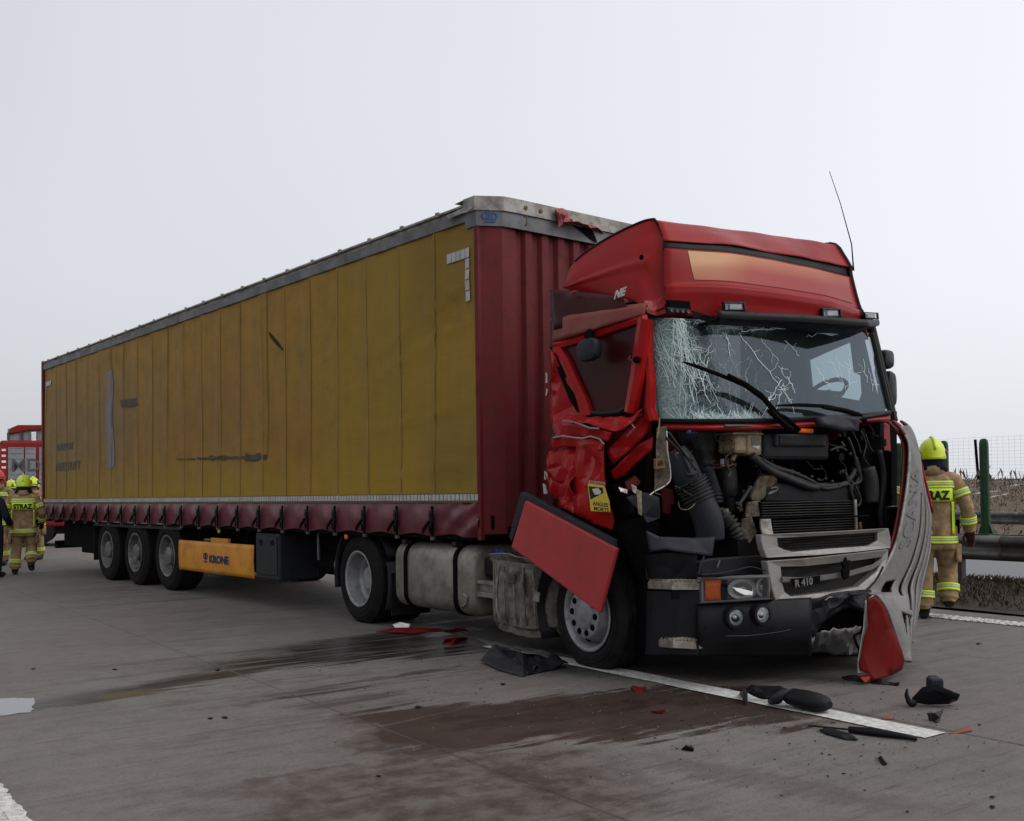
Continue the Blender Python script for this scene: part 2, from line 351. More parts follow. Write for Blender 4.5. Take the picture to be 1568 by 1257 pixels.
# ================================================================ THE SETTING
def road_material():
    m, t, p, pos = base('worn concrete')
    def dot(v):
        n = t.nodes.new('ShaderNodeVectorMath'); n.operation = 'DOT_PRODUCT'; t.links.new(pos, n.inputs[0]); n.inputs[1].default_value = v; return n.outputs['Value']
    cmb = t.nodes.new('ShaderNodeCombineXYZ'); cmb.inputs[2].default_value = 0
    t.links.new(dot(RR), cmb.inputs[0]); t.links.new(dot(RT), cmb.inputs[1]); rt = cmb.outputs[0]
    big = noi(t, rt, .9, 6, .6); mid = noi(t, rt, 5, 6, .65); fine = noi(t, rt, 90, 3, .7); grain = noi(t, rt, 320, 2, .6)
    st = t.nodes.new('ShaderNodeMapping'); st.inputs['Scale'].default_value = (.55, 7, 1); st.inputs['Rotation'].default_value = (0, 0, -.10); t.links.new(rt, st.inputs[0])
    streak = noi(t, st.outputs[0], 1.6, 6, .65)
    c = mixc(t, ramp(t, big, .3, .7), (.140, .126, .115), (.192, .176, .163))
    c = mixc(t, mth(t, 'MULTIPLY', ramp(t, mid, .45, .72), .6), c, (.095, .083, .075))
    c = mixc(t, mth(t, 'MULTIPLY', ramp(t, streak, .50, .72), .55), c, (.075, .062, .055))
    c = mixc(t, mth(t, 'MULTIPLY', ramp(t, noi(t, rt, .45, 4, .5), .48, .66), .45), c, (.140, .115, .107))
    damp = ramp(t, mth(t, 'ADD', noi(t, st.outputs[0], .5, 6, .65), mth(t, 'MULTIPLY', mid, .25)), .66, .76)
    c = mixc(t, mth(t, 'MULTIPLY', damp, .55), c, (.060, .050, .044))
    c = mixc(t, mth(t, 'MULTIPLY', ramp(t, fine, .52, .68), .75), c, (.235, .218, .20))
    c = mixc(t, mth(t, 'MULTIPLY', ramp(t, noi(t, rt, 34, 5, .7), .52, .68), .55), c, (.075, .066, .060))
    c = mixc(t, mth(t, 'MULTIPLY', ramp(t, grain, .52, .66), .6), c, (.045, .041, .038))
    dn1 = mth(t, 'SUBTRACT', noi(t, rt, 2.2, 7, .65), .5); dn2 = mth(t, 'SUBTRACT', streak, .5)
    def seg(p0, p1, w, soft, a1=.5, a2=.9, ends=.35):
        d = (p1-p0); L = d.length; e = d/L; n = V(-e.y, e.x, 0)
        al = mth(t, 'SUBTRACT', dot(e), p0.dot(e)); ac = mth(t, 'SUBTRACT', dot(n), p0.dot(n))
        ac = mth(t, 'ABSOLUTE', mth(t, 'ADD', ac, mth(t, 'ADD', mth(t, 'MULTIPLY', dn1, a1), mth(t, 'MULTIPLY', dn2, a2))))
        k = mth(t, 'SUBTRACT', 1.0, ramp(t, ac, w*(1-soft), w*(1+soft)))
        al2 = mth(t, 'ADD', al, mth(t, 'MULTIPLY', dn1, 1.2))
        k = mth(t, 'MULTIPLY', k, ramp(t, al2, -ends, ends)); return mth(t, 'MULTIPLY', k, mth(t, 'SUBTRACT', 1.0, ramp(t, al2, L-ends, L+ends)))
    wet = None
    def acc(k, s):
        nonlocal wet
        k = mth(t, 'MULTIPLY', k, s); wet = k if wet is None else mth(t, 'MAXIMUM', wet, k)
    acc(seg(G(60, 1083), G(720, 962), .19, .2, .25, .7, .2), .95)
    acc(seg(G(330, 1022), G(760, 985), .36, .2, .3, 1.1), 1.0)
    acc(seg(G(420, 1003), G(690, 966), .45, .2, .3, 1.2), 1.0)
    shade_stain = seg(G(850, 1003), G(1330, 1016), .9, .2, .35, .5)  # shade under the cab painted into the colour, over leaked coolant
    acc(seg(G(640, 1105), G(1130, 1062), .22, .4, .5, .9, .2), .8)
    acc(seg(G(380, 1075), G(700, 1020), .10, .3, .4, .9, .1), .7)
    acc(seg(G(450, 1085), G(610, 1062), .12, .3, .2, .5, .1), .6)
    brown = seg(G(560, 1118), G(1190, 1072), .60, .10, .8, 1.1, .15)
    brown2 = mth(t, 'MAXIMUM', seg(G(330, 1245), G(960, 1195), .60, .2, .9, .9, .3), mth(t, 'MULTIPLY', seg(G(560, 1135), G(760, 1175), .3, .3, .6, .6, .2), .9))
    track = mth(t, 'MULTIPLY', seg(G(1010, 1165), G(1400, 1240), .13, .4, .25, .6, .2), ramp(t, fine, .35, .6))
    olive = seg(G(165, 1068), G(248, 1052), .11, .3, .3, .3, .1)
    c = mixc(t, mth(t, 'MULTIPLY', wet, ramp(t, streak, .30, .52)), c, (.018, .015, .013))
    c = mixc(t, mth(t, 'MULTIPLY', shade_stain, .85), c, (.022, .018, .016))
    c = mixc(t, mth(t, 'MULTIPLY', brown, .85), c, mixc(t, ramp(t, mid, .35, .65), (.022, .0125, .0095), (.052, .032, .025)))
    c = mixc(t, mth(t, 'MULTIPLY', brown2, mth(t, 'ADD', .35, mth(t, 'MULTIPLY', ramp(t, mid, .4, .6), .5))), c, (.046, .029, .022))
    c = mixc(t, mth(t, 'MULTIPLY', track, .55), c, (.055, .035, .03))
    c = mixc(t, mth(t, 'MULTIPLY', olive, .7), c, (.10, .078, .032))
    glass_ = ramp(t, noi(t, rt, 210, 1, .5), .79, .82)
    c = mixc(t, mth(t, 'MULTIPLY', glass_, .55), c, (.5, .5, .48))
    spots = ramp(t, noi(t, st.outputs[0], 3.2, 3, .5), .66, .72)
    c = mixc(t, mth(t, 'MULTIPLY', spots, .5), c, (.05, .042, .037))
    t.links.new(c, p.inputs['Base Color'])
    w2 = mth(t, 'MAXIMUM', mth(t, 'MULTIPLY', wet, ramp(t, streak, .3, .52)), mth(t, 'MAXIMUM', mth(t, 'MULTIPLY', brown, .95), mth(t, 'MULTIPLY', brown2, .65)))
    w2 = mth(t, 'MAXIMUM', mth(t, 'MAXIMUM', w2, olive), mth(t, 'MULTIPLY', damp, .5))
    rr = mth(t, 'SUBTRACT', mth(t, 'ADD', .68, mth(t, 'MULTIPLY', fine, .2)), mth(t, 'MULTIPLY', w2, .50), True)
    t.links.new(rr, p.inputs['Roughness']); p.inputs['Specular IOR Level'].default_value = .22
    b = t.nodes.new('ShaderNodeBump'); b.inputs['Distance'].default_value = .006
    t.links.new(mth(t, 'SUBTRACT', .75, mth(t, 'MULTIPLY', w2, .5)), b.inputs['Strength'])
    t.links.new(mth(t, 'ADD', fine, mth(t, 'MULTIPLY', grain, .6)), b.inputs['Height']); t.links.new(b.outputs[0], p.inputs['Normal'])
    return m
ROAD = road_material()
X['joint'] = mat('joint filler', (.085, .075, .068), .85, var=.5, vs=2)
X['asph'] = mat('far asphalt', (.21, .21, .215), .7, var=.12, vs=2)
X['verge'] = mat('bare verge soil', (.055, .043, .034), .95, var=.35, vs=5, bump=.5, bs=20)
def terrain_mat():
    m, t, p, pos = base('dry slope with old snow')
    n = noi(t, pos, 1.2, 7, .65); c = mixc(t, ramp(t, n, .3, .7), (.060, .040, .026), (.112, .078, .048))
    c = mixc(t, mth(t, 'MULTIPLY', ramp(t, noi(t, pos, 9, 5, .7), .4, .7), .6), c, (.145, .108, .074))
    sp = t.nodes.new('ShaderNodeSeparateXYZ'); t.links.new(pos, sp.inputs[0])
    hgt = ramp(t, sp.outputs[2], .6, 1.5); mp = t.nodes.new('ShaderNodeMapping'); mp.inputs['Rotation'].default_value = (0, 0, RA+math.pi/2); mp.inputs['Scale'].default_value = (.5, 2.2, 1); t.links.new(pos, mp.inputs[0])
    s = mth(t, 'ADD', noi(t, mp.outputs[0], 1.1, 5, .6), mth(t, 'MULTIPLY', hgt, .17)); s = ramp(t, s, .745, .775)
    c = mixc(t, s, c, (.62, .62, .64)); t.links.new(c, p.inputs['Base Color']); p.inputs['Roughness'].default_value = .95; return m
X['slope'] = terrain_mat()
X['field'] = mat('misty winter field', (.42, .41, .41), .95, var=.2, vs=.05)
def paintmat():
    m, t, p, pos = base('worn road paint')
    n = noi(t, pos, 26, 6, .7); c = mixc(t, ramp(t, n, .35, .6), (.34, .33, .31), (.60, .59, .565))
    t.links.new(c, p.inputs['Base Color']); p.inputs['Roughness'].default_value = .7
    b = t.nodes.new('ShaderNodeBump'); b.inputs['Strength'].default_value = .6; b.inputs['Distance'].default_value = .005; t.links.new(n, b.inputs['Height']); t.links.new(b.outputs[0], p.inputs['Normal'])
    return m
X['paint'] = paintmat()
# the ground as one sheet to the horizon
MB().add([V(-1800, -900, -.45), V(1800, -900, -.45), V(1800, 2400, -.45), V(-1800, 2400, -.45)], [(0, 1, 2, 3)]).build('ground', X['field'])
tag(bpy.data.objects['ground'], kind='structure')
# carriageway: joint bed, slabs as pieces
road = MB().fbox(lambda a, b, c: RP(a, b, c), -6.3, 10.45, -150, 14, -.30, -.03).build('road', X['joint']); tag(road, kind='structure')
cols = [(-6.2, -3.6), (-3.6, -1.3), (-1.3, .72), (.72, 2.85), (2.85, 5.29), (5.29, 7.7), (7.7, 10.4)]
T0, SK, SLN = -4.98, -.171, 5.0
for (r0, r1) in cols:
    me = None
    for k in range(-13, 4):
        g = .0055; t0 = T0+SLN*k; rm = (r0+r1)/2
        lc = RP(rm, t0+SK*(rm-.3)+SLN/2, 0)
        if me is None:
            q = MB(); c4 = [(r0+g, g), (r1-g, g), (r1-g, SLN-g), (r0+g, SLN-g)]
            top = [RP(r, t0+SK*(r-.3)+dt) for r, dt in c4]
            q.prism([a-V(0, 0, .25) for a in top], V(0, 0, .25)); me = q.mesh('slab', ROAD, lc)
        o = bpy.data.objects.new('slab', me); link(o, road, lc)
        o.location.z += random.uniform(-.0015, .0015)
        md = o.modifiers.new('bevel', 'BEVEL'); md.width = .006; md.segments = 1
# painted lines, 4 mm above the slabs
def strip(r0, r1, t0, t1, n, seed, jag=.012):
    q = MB(); ls = []; rs = []
    for i in range(n+1):
        t_ = t0+(t1-t0)*i/n
        ls.append(RP(r0+random.uniform(-jag, jag), t_, .0055)); rs.append(RP(r1+random.uniform(-jag, jag), t_, .0055))
    for i in range(n): q.add([ls[i], rs[i], rs[i+1], ls[i+1]], [(0, 1, 2, 3)])
    return q
e0 = rloc(G(742, 990)).y; e1 = rloc(G(1425, 1129)).y
for k in (0, 2, 3, 4):
    o = strip(5.02, 5.22, e0-18.0*k, e1-18.0*k, 24, k, .006).build('lane_dash', X['paint'], road)
def ladder(r0, r1, t0, t1, step, name):      # profiled line: rows of proud agglomerate dots over a thin base
    q = strip(r0, r1, t0, t1, 60, 1)
    n = int((t1-t0)/step)
    for i in range(n):
        tt = t0+step*i
        for j in range(4):
            a = r0+(r1-r0)*(j+.12+random.uniform(-.06, .06))/4; b = a+(r1-r0)/4*.8; h = random.uniform(.004, .009)
            sk = random.uniform(-.02, .02)
            q.prism([RP(a, tt+sk, .0056), RP(b, tt+sk+.02, .0056), RP(b, tt+step*.55+sk, .0056), RP(a, tt+step*.5+sk, .0056)], V(0, 0, h))
    return q.build(name, X['paint'], road)
ladder(9.66, 9.93, -16, -2.5, .075, 'edge_line')
ladder(.52, .86, -6.4, -3.2, .055, 'edge_line')
strip(9.66, 9.93, -90, -16, 20, 3).build('edge_line', X['paint'], road)
strip(.56, .86, -90, -6.4, 20, 3).build('edge_line', X['paint'], road)
# puddle mirroring the sky at the left edge
def waterm():
    m, t, p, pos = base('shallow water'); p.inputs['Base Color'].default_value = (.05, .048, .05, 1); p.inputs['Roughness'].default_value = .03; p.inputs['Specular IOR Level'].default_value = .9
    b = t.nodes.new('ShaderNodeBump'); b.inputs['Strength'].default_value = .08; b.inputs['Distance'].default_value = .004; t.links.new(noi(t, pos, 9, 3), b.inputs['Height']); t.links.new(b.outputs[0], p.inputs['Normal'])
    return m
X['water'] = waterm()
def puddle(pts, seed):
    q = []
    for i in range(len(pts)):
        a, b = Vector((*pts[i], 0)), Vector((*pts[(i+1) % len(pts)], 0))
        for k in range(5):
            p = a.lerp(b, k/5); q.append(G(p.x+7*nz3(p, .33, seed), p.y+2.6*nz3(p, .33, seed+3), .004))
    o = MB().add(q, [tuple(range(len(q)))]).build('puddle', X['water']); return tag(o, kind='structure')
puddle([(-40, 1072), (20, 1069), (52, 1068), (55, 1080), (48, 1090), (-40, 1102)], 1)
# median verge, opposite carriageway, slope
def verge_z(r): return .03+.10*math.sin(max(0, min(1, (r-10.45)/3.4))*math.pi)
vg = MB().grid(lambda a, b: RP(10.40+3.54*a, -120+128*b, verge_z(10.44+3.5*a)+.03*nz3(V(a*6, b*120, 0), 1.3)-.01), 10, 260).build('median_verge', X['verge'], smooth=True); tag(vg, kind='structure')
asph = MB().fbox(lambda a, b, c: RP(a, b, c), 13.9, 24.6, -150, 10, -.3, .012).build('opposite_carriageway', X['asph']); tag(asph, kind='structure')
oe = strip(14.05, 14.25, -90, 0, 30, 5); oe.v = [v+V(0, 0, .012) for v in oe.v]; oe.build('edge_line', X['paint'], asph)
def slope_z(r):
    pr = [(24.5, -.05), (26, .02), (28, .35), (31.5, 1.12), (34, 1.42), (37, 1.55), (60, 1.5), (400, 1.2)]
    for (a, za), (b, zb) in zip(pr, pr[1:]):
        if r <= b: return za+(zb-za)*(r-a)/(b-a)
    return 1.2
rs_ = [24.5, 25.5, 26.5, 27.5, 28.5, 29.5, 30.5, 31.5, 32.5, 33.5, 34.5, 36, 40, 60, 400]
slp = MB().grid(lambda a, b: RP(rs_[round(a*14)], -150+190*b, slope_z(rs_[round(a*14)])+.10*nz3(V(rs_[round(a*14)]*.5, b*60, 1), 1.0)), 14, 190).build('slope', X['slope'], smooth=True); tag(slp, kind='structure')
near_verge = MB().grid(lambda a, b: RP(-60+53.72*a, -150+165*b, -.06-.25*(1-a)+.03*nz3(V(a*30, b*90, 4), 1.0)), 30, 90).build('roadside', X['verge'], smooth=True); tag(near_verge, kind='structure')
# dry grass of the verge and the slope
def blades(name, n, rr, tr, zf, hmin, hmax, w, m, label, seed):
    rnd = random.Random(seed); q = MB(); vs = []; fs = []
    for i in range(n):
        r = rnd.uniform(*rr); t_ = rnd.uniform(*tr); z = zf(r)-.02; h = rnd.uniform(hmin, hmax); a = rnd.uniform(0, 6.28)
        p = RP(r, t_, z); d = V(math.cos(a), math.sin(a), 0); ln = V(rnd.uniform(-.6, .6), rnd.uniform(-.6, .6), 1).normalized()*h
        k = len(vs); vs += [p-d*w, p+d*w, p+ln*.55+d*w*.5, p+ln+V(rnd.uniform(-.3, .3)*h, rnd.uniform(-.3, .3)*h, -h*.12)]; fs += [(k, k+1, k+2), (k, k+2, k+3)]
    q.v = vs; q.f = fs; q.m = [0]*len(fs)
    return tag(q.build(name, m, fix=False), label, 'grass', None, 'stuff')
X['dryv'] = mat('verge dry grass', (.075, .055, .038), .95, var=.4, vs=6)
blades('verge_grass', 15000, (10.5, 13.8), (-15, -3), verge_z, .03, .13, .006, X['dryv'], 'short brown winter grass on the median under the guard rail', 1)
blades('slope_grass', 14000, (25, 37), (-34, -8), slope_z, .06, .20, .012, X['dry'], 'dry brown grass covering the far slope', 2)
blades('slope_weeds', 240, (33.5, 38), (-34, -8), slope_z, .25, .8, .0035, X['weed'], 'thin dry weed stalks along the top of the slope', 3)
blades('slope_shrubs', 3200, (34.5, 37.5), (-27.0, -23.2), slope_z, .12, .45, .006, X['weed'], 'low dark leafless brush on the slope beside the guard rail post', 4)
# guard rails
def w_beam(q, r, z, t0, t1, face):
    prof = [(-.0, .0), (.03, .012), (.075, .05), (.075, .09), (.02, .125), (.02, .185), (.075, .22), (.075, .26), (.03, .298), (.0, .31)]
    n = 40
    for k in range(n):
        ta, tb = t0+(t1-t0)*k/n, t0+(t1-t0)*(k+1)/n
        ra = [RP(r+face*a, ta, z+b) for a, b in prof]; rb = [RP(r+face*a, tb, z+b) for a, b in prof]
        q.loft([ra, rb], False, False)
    return q
def guard_rail(r, zb, t0, t1, posts, label, double=True):
    g = thing('guard_rail', RP(r, (t0+t1)/2, zb), label, 'guard rail')
    b = w_beam(MB(), r-.11, zb+.42, t0, t1, -1).build('beam', X['galv'], g, solid=.004, auto=True)
    if double: w_beam(MB(), r+.11, zb+.42, t0, t1, 1).build('beam', X['galv'], g, solid=.004, auto=True)
    for t_ in posts:
        MB().fbox(lambda a, b, c: RP(a, b, c), r-.05, r+.05, t_-.035, t_+.035, zb-.3, zb+.70).build('post', X['galv'], g, bevel=.008)
        MB().fbox(lambda a, b, c: RP(a, b, c), r-.105, r+.105, t_-.055, t_+.055, zb+.50, zb+.64).build('spacer', X['galv'], g)
    return g
tp = rloc(G(1473, 905)).y
guard_rail(12.36, .0, -80, 6, [tp-4*k for k in range(-2, 10)], 'near galvanised guard rail on the grass median behind the firefighter')
guard_rail(24.9, -.05, -90, 0, [-4*k-1.3 for k in range(0, 20)], 'far galvanised guard rail at the foot of the brown slope', False)
# green anti-glare posts on the near guard rail
def anti_glare(tpos, label):
    g = thing('anti_glare_post', RP(12.36, tpos, .72), label, 'green post', 'green anti-glare posts')
    q = MB(); pr = []
    for k in range(24):
        a = 2*math.pi*k/24; rad = .085+.006*math.cos(a*6); pr.append((math.cos(a)*rad*.5, math.sin(a)*rad*.66))
    hs_ = [(0, 1.0), (1.10, 1.0), (1.15, .95), (1.185, .78), (1.20, .4)]
    d1 = RR; d2 = RT
    q.loft([[RP(12.36, tpos, .74+h)+d1*a*s_+d2*b*s_ for a, b in pr] for h, s_ in hs_])
    q.build('blade', X['green'], g, auto=True)
    q = MB(); q.fbox(lambda a, b, c: RP(a, b, c), 12.25, 12.47, tpos-.10, tpos+.10, .724, .745)
    for s_ in (-1, 1): q.prism([RP(12.345, tpos+s_*.02, .745), RP(12.345, tpos+s_*.10, .745), RP(12.345, tpos+s_*.035, .93)], RR*.03)
    q.build('foot', X['green'], g, bevel=.004)
    return g
t_gp = rloc(onplane(1510, 820, RR, 12.36)).y; t_g2 = rloc(onplane(1447, 760, RR, 12.36)).y; t_g3 = rloc(onplane(1379, 790, RR, 12.36)).y
anti_glare(t_gp, 'green anti-glare post standing clear of the firefighter, furthest right')
anti_glare(t_g2, 'green anti-glare post half hidden by the right firefighter\'s shoulder')
anti_glare(t_g3, 'green anti-glare post glimpsed between the cab and the torn grille panel')
# wire fence on the slope
fn = thing('wire_fence', RP(36.5, -20, 1.5), 'thin wire mesh fence along the top of the brown slope', 'fence')
q = MB(); zb = 1.5
for k in range(0, 13): q.tube([RP(36.5, -40+.5*i*2.5, zb+.05+.13*k+(.02*math.sin(i))) for i in range(28)], .0035, 3, False)
q.build('horizontal_wires', X['wire'], fn)
q = MB()
for k in range(0, 160): q.tube([RP(36.5, -40+.22*k, zb), RP(36.5, -40+.22*k+.01, zb+1.62)], .003, 3, False)
tag(q.build('vertical_wires', X['wire'], fn), kind='stuff')
tpole = rloc(onplane(1499, 715, RR, 36.5)).y
for k in range(-3, 3): MB().tube([RP(36.5, tpole+5.5*k, .9), RP(36.5, tpole+5.5*k-.12, zb+1.55)], .055, 8).build('pole', X['blackm'], fn)
# ================================================================ WHEELS
def wheel(parent, c, ax, R, W, kind, drop=0.0, rimR=.30):
    """c: centre of the outer face, ax: outward axle direction"""
    w = bpy.data.objects.new('wheel', None); link(w, parent, Vector(c)); ax = ax.normalized()
    tw = MB(); q = R-.0
    prof = [(rimR-.01, -.005), (rimR+.02, .006), (R-.09, .012), (R-.04, .004), (R-.012, -.025)]
    gr = 4; wd = W-.06
    for k in range(gr+1):
        a = -.03-wd*k/(gr+1); b = -.03-wd*(k+1)/(gr+1)
        prof += [(R, a-.002), (R, b+.012)]
        if k < gr: prof += [(R-.014, b+.011), (R-.014, b+.001)]
    prof += [(R-.012, -W+.025), (R-.04, -W-.0), (rimR+.02, -W), (rimR-.01, -W+.01)]
    tw.lathe(Vector(c), ax, prof, 56)
    for v in tw.v:                                         # flat at the contact patch
        if v.z < .0: v.z = .0
    ty = tw.build('tyre', X['rubber'], w, auto=True)
    rings = MB().lathe(Vector(c), ax, [(R-.07, .0135), (R-.075, .0165), (R-.08, .0135)], 56)
    rings.lathe(Vector(c), ax, [(rimR+.055, .0125), (rimR+.05, .0155), (rimR+.045, .012)], 56)
    rings.build('bead_ring', X['rubber'], ty, smooth=True)
    st = X['steel'] if kind in ('drive', 'front') else X['steeld']
    if kind == 'front':
        pr = [(rimR-.015, -.01), (rimR, .012), (rimR-.012, .016), (rimR-.03, .004), (rimR-.05, -.05), (rimR-.06, -.085), (.225, -.07), (.20, -.01), (.185, .035), (.17, .042), (.118, .042), (.112, .05), (.10, .055), (.0, .06)]
    elif kind == 'drive':
        pr = [(rimR-.015, -.01), (rimR, .012), (rimR-.012, .016), (rimR-.03, .004), (rimR-.04, -.05), (rimR-.055, -.13), (rimR-.085, -.155), (rimR-.095, -.20), (.17, -.215), (.15, -.205), (.13, -.20), (.125, -.12), (.11, -.105), (.0, -.10)]
    else:
        pr = [(rimR-.015, -.01), (rimR, .012), (rimR-.012, .016), (rimR-.03, .004), (rimR-.04, -.04), (rimR-.06, -.10), (.20, -.12), (.15, -.115), (.135, -.11), (.13, -.01), (.115, .005), (.0, .01)]
    rim = MB().lathe(Vector(c), ax, pr, 56).build('rim', st, w, auto=True)
    a0 = (V(0, 0, 1)-ax*ax.z).normalized(); b0 = ax.cross(a0)
    hubq = MB()
    nn = 10
    for k in range(nn):
        an = 2*math.pi*(k+.4)/nn; dr = a0*math.cos(an)+b0*math.sin(an)
        if kind == 'front':
            MB().lathe(Vector(c)+dr*.145+ax*.036, ax, [(.0, .014), (.021, .014), (.026, .008), (.026, -.01)], 12).build('bolt_hole', X['blackm'], rim)
            if k % 2 == 0: MB().lathe(Vector(c)+dr*.222-ax*.075, ax, [(.0, .02), (.026, .02), (.028, -.02)], 12).build('vent_hole', X['blackm'], rim)
        elif kind == 'drive':
            hubq.lathe(Vector(c)+dr*.148-ax*.205, ax, [(.0, .03), (.013, .03), (.015, -.01)], 6)
            if k % 2 == 0: MB().lathe(Vector(c)+dr*.19-ax*.206, ax, [(.0, .004), (.022, .004), (.022, -.02)], 12).build('vent_hole', X['blackm'], rim)
        else:
            hubq.lathe(Vector(c)+dr*.165-ax*.115, ax, [(.0, .035), (.014, .035), (.016, -.01)], 6)
            if k % 2 == 0: MB().lathe(Vector(c)+dr*.215-ax*.112, ax, [(.0, .012), (.026, .012), (.026, -.02)], 10).build('vent_hole', X['blackm'], rim)
    if hubq.v: hubq.build('wheel_nuts', X['steeld'], rim)
    return w
# ================================================================ SEMI-TRAILER
LEN, HT = 13.62, 4.0
tr = thing('semi_trailer', TP(6.8, 1.275, 0), 'long curtain-side semi-trailer with dirty yellow tarpaulin and burgundy skirt', 'trailer')
def curtain_material():
    m, t, p, pos = base('dirty yellow tarpaulin')
    def dot(v, o):
        n = t.nodes.new('ShaderNodeVectorMath'); n.operation = 'DOT_PRODUCT'; t.links.new(pos, n.inputs[0]); n.inputs[1].default_value = v
        return mth(t, 'SUBTRACT', n.outputs['Value'], o)
    s = dot(TD, TO.dot(TD)); z = dot(V(0, 0, 1), 0)
    cm = t.nodes.new('ShaderNodeCombineXYZ'); t.links.new(s, cm.inputs[0]); t.links.new(z, cm.inputs[1]); sz = cm.outputs[0]
    def mapped(sx, sy):
        q = t.nodes.new('ShaderNodeMapping'); q.inputs['Scale'].default_value = (sx, sy, 1); t.links.new(sz, q.inputs[0]); return q.outputs[0]
    big = noi(t, mapped(.35, .6), 1.0, 4, .5); ver = noi(t, mapped(4.5, .35), 1.6, 5, .6); mot = noi(t, sz, 3.5, 7, .65); finev = noi(t, mapped(30, 1.2), 1.5, 4, .6)
    c = mixc(t, ramp(t, big, .35, .65), (.300, .170, .026), (.312, .160, .022))
    c = mixc(t, mth(t, 'MULTIPLY', ramp(t, ver, .4, .7), .35), c, (.16, .10, .024))
    c = mixc(t, mth(t, 'MULTIPLY', ramp(t, mot, .42, .68), .55), c, (.16, .108, .034))
    c = mixc(t, mth(t, 'MULTIPLY', ramp(t, finev, .5, .75), .22), c, (.31, .20, .04))
    c = mixc(t, mth(t, 'MULTIPLY', mth(t, 'SUBTRACT', 1.0, ramp(t, mth(t, 'ADD', s, mth(t, 'MULTIPLY', mot, 1.5)), 2.6, 4.6)), .55), c, (.255, .170, .024))
    c = mixc(t, mth(t, 'MULTIPLY', mth(t, 'SUBTRACT', 1.0, ramp(t, mth(t, 'ADD', z, mth(t, 'MULTIPLY', ver, .5)), 1.7, 2.2)), .6), c, (.31, .20, .022))
    def blob(s0, s1, z0, z1, soft, n=.0):
        zz = mth(t, 'ADD', z, mth(t, 'MULTIPLY', mth(t, 'SUBTRACT', mot, .5), n)); ss = mth(t, 'ADD', s, mth(t, 'MULTIPLY', mth(t, 'SUBTRACT', mot, .5), n))
        k = mth(t, 'MULTIPLY', ramp(t, ss, s0-soft, s0+soft), mth(t, 'SUBTRACT', 1.0, ramp(t, ss, s1-soft, s1+soft)))
        return mth(t, 'MULTIPLY', k, mth(t, 'MULTIPLY', ramp(t, zz, z0-soft, z0+soft), mth(t, 'SUBTRACT', 1.0, ramp(t, zz, z1-soft, z1+soft))))
    c = mixc(t, mth(t, 'MULTIPLY', blob(8.9, 13.4, 1.75, 3.3, .5, .6), .42), c, (.135, .115, .085))      # greyed rear section
    c = mixc(t, mth(t, 'MULTIPLY', blob(4.5, 9.5, 1.9, 2.9, .5, .6), .35), c, (.18, .095, .045))
    c = mixc(t, mth(t, 'MULTIPLY', blob(3.0, 4.3, 1.6, 2.4, .4, .5), .35), c, (.23, .10, .026))
    c = mixc(t, mth(t, 'MULTIPLY', blob(-.2, .9, 1.3, 2.0, .25, .7), .35), c, (.085, .062, .038))
    c = mixc(t, mth(t, 'MULTIPLY', blob(-.2, 1.1, 3.0, 3.9, .15, .7), .35), c, (.14, .078, .022))
    t.links.new(c, p.inputs['Base Color'])
    r = mth(t, 'ADD', .42, mth(t, 'MULTIPLY', mot, .25)); t.links.new(r, p.inputs['Roughness']); p.inputs['Specular IOR Level'].default_value = .10
    b = t.nodes.new('ShaderNodeBump'); b.inputs['Strength'].default_value = .55; b.inputs['Distance'].default_value = .010
    t.links.new(mth(t, 'ADD', noi(t, mapped(1.2, 4.0), 2.2, 6, .65), mth(t, 'MULTIPLY', noi(t, sz, 45, 3), .12)), b.inputs['Height']); t.links.new(b.outputs[0], p.inputs['Normal'])
    return m
X['curtain'] = curtain_material()
SEAMS = [.67+.605*k for k in range(22)]
def curt_off(s, z):
    o = .0
    for k in SEAMS:
        d = s-k
        if abs(d) < .3: o += .009*math.exp(-(d/.022)**2) - .006*math.exp(-((d-.05)/.03)**2)
    o += .012*math.sin(s*10.38+1.2)*(.4+.6*max(0, (2.4-z)/1.4)) + .012*nz3(V(s*1.1, z*.7, 0), 1.0) + .004*nz3(V(s*6, z*2, 3), 1.0)
    k = max(0, 1-s/1.5)*min(1, max(0, s-.02)/.35)*.55
    o += k*(.016*math.sin((z+.22*s)*8.0)+.014*nz3(V(s*3, (z+.3*s)*7, 5), 1.0))
    for zc, sl, am in ((2.18, .10, .016), (2.95, .22, .02), (1.62, .05, .014), (3.30, .30, .016)):
        o += am*math.exp(-((z-zc+sl*s+.03*nz3(V(s*2, zc, 0), 1))/.025)**2)*max(0, 1-s/2.6)*min(1, max(0, s-.02)/.35)
    return o
NU = 520
cur = MB().grid(lambda a, b: (lambda s, z: TP(s, -.012-curt_off(s, z), z))(.02+(LEN-.06)*a, 1.335+(3.80-1.335)*b), NU, 44).build('curtain', X['curtain'], tr, smooth=True)
# welded seams: a light weld strip and a dark strip painted as its shadow side
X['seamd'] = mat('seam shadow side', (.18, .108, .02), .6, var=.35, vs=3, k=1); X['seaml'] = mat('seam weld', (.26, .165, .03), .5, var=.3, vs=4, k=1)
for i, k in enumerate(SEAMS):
    for nm, a, b, m_ in (('seam', -.012, .006, 'seaml'), ('seam', .008, .022, 'seamd')):  # the second, dark strip is only the painted shadow side of the weld
        ph = i*1.7; MB().grid(lambda u, v: (lambda s, z: TP(s+.012*math.sin(z*1.3+ph), -.0155-curt_off(s, z), z))(k+a*(.6+.6*((i*37) % 7)/7)+(b-a)*u, 1.36+2.43*v), 1, 30).build(nm, X[m_], cur)
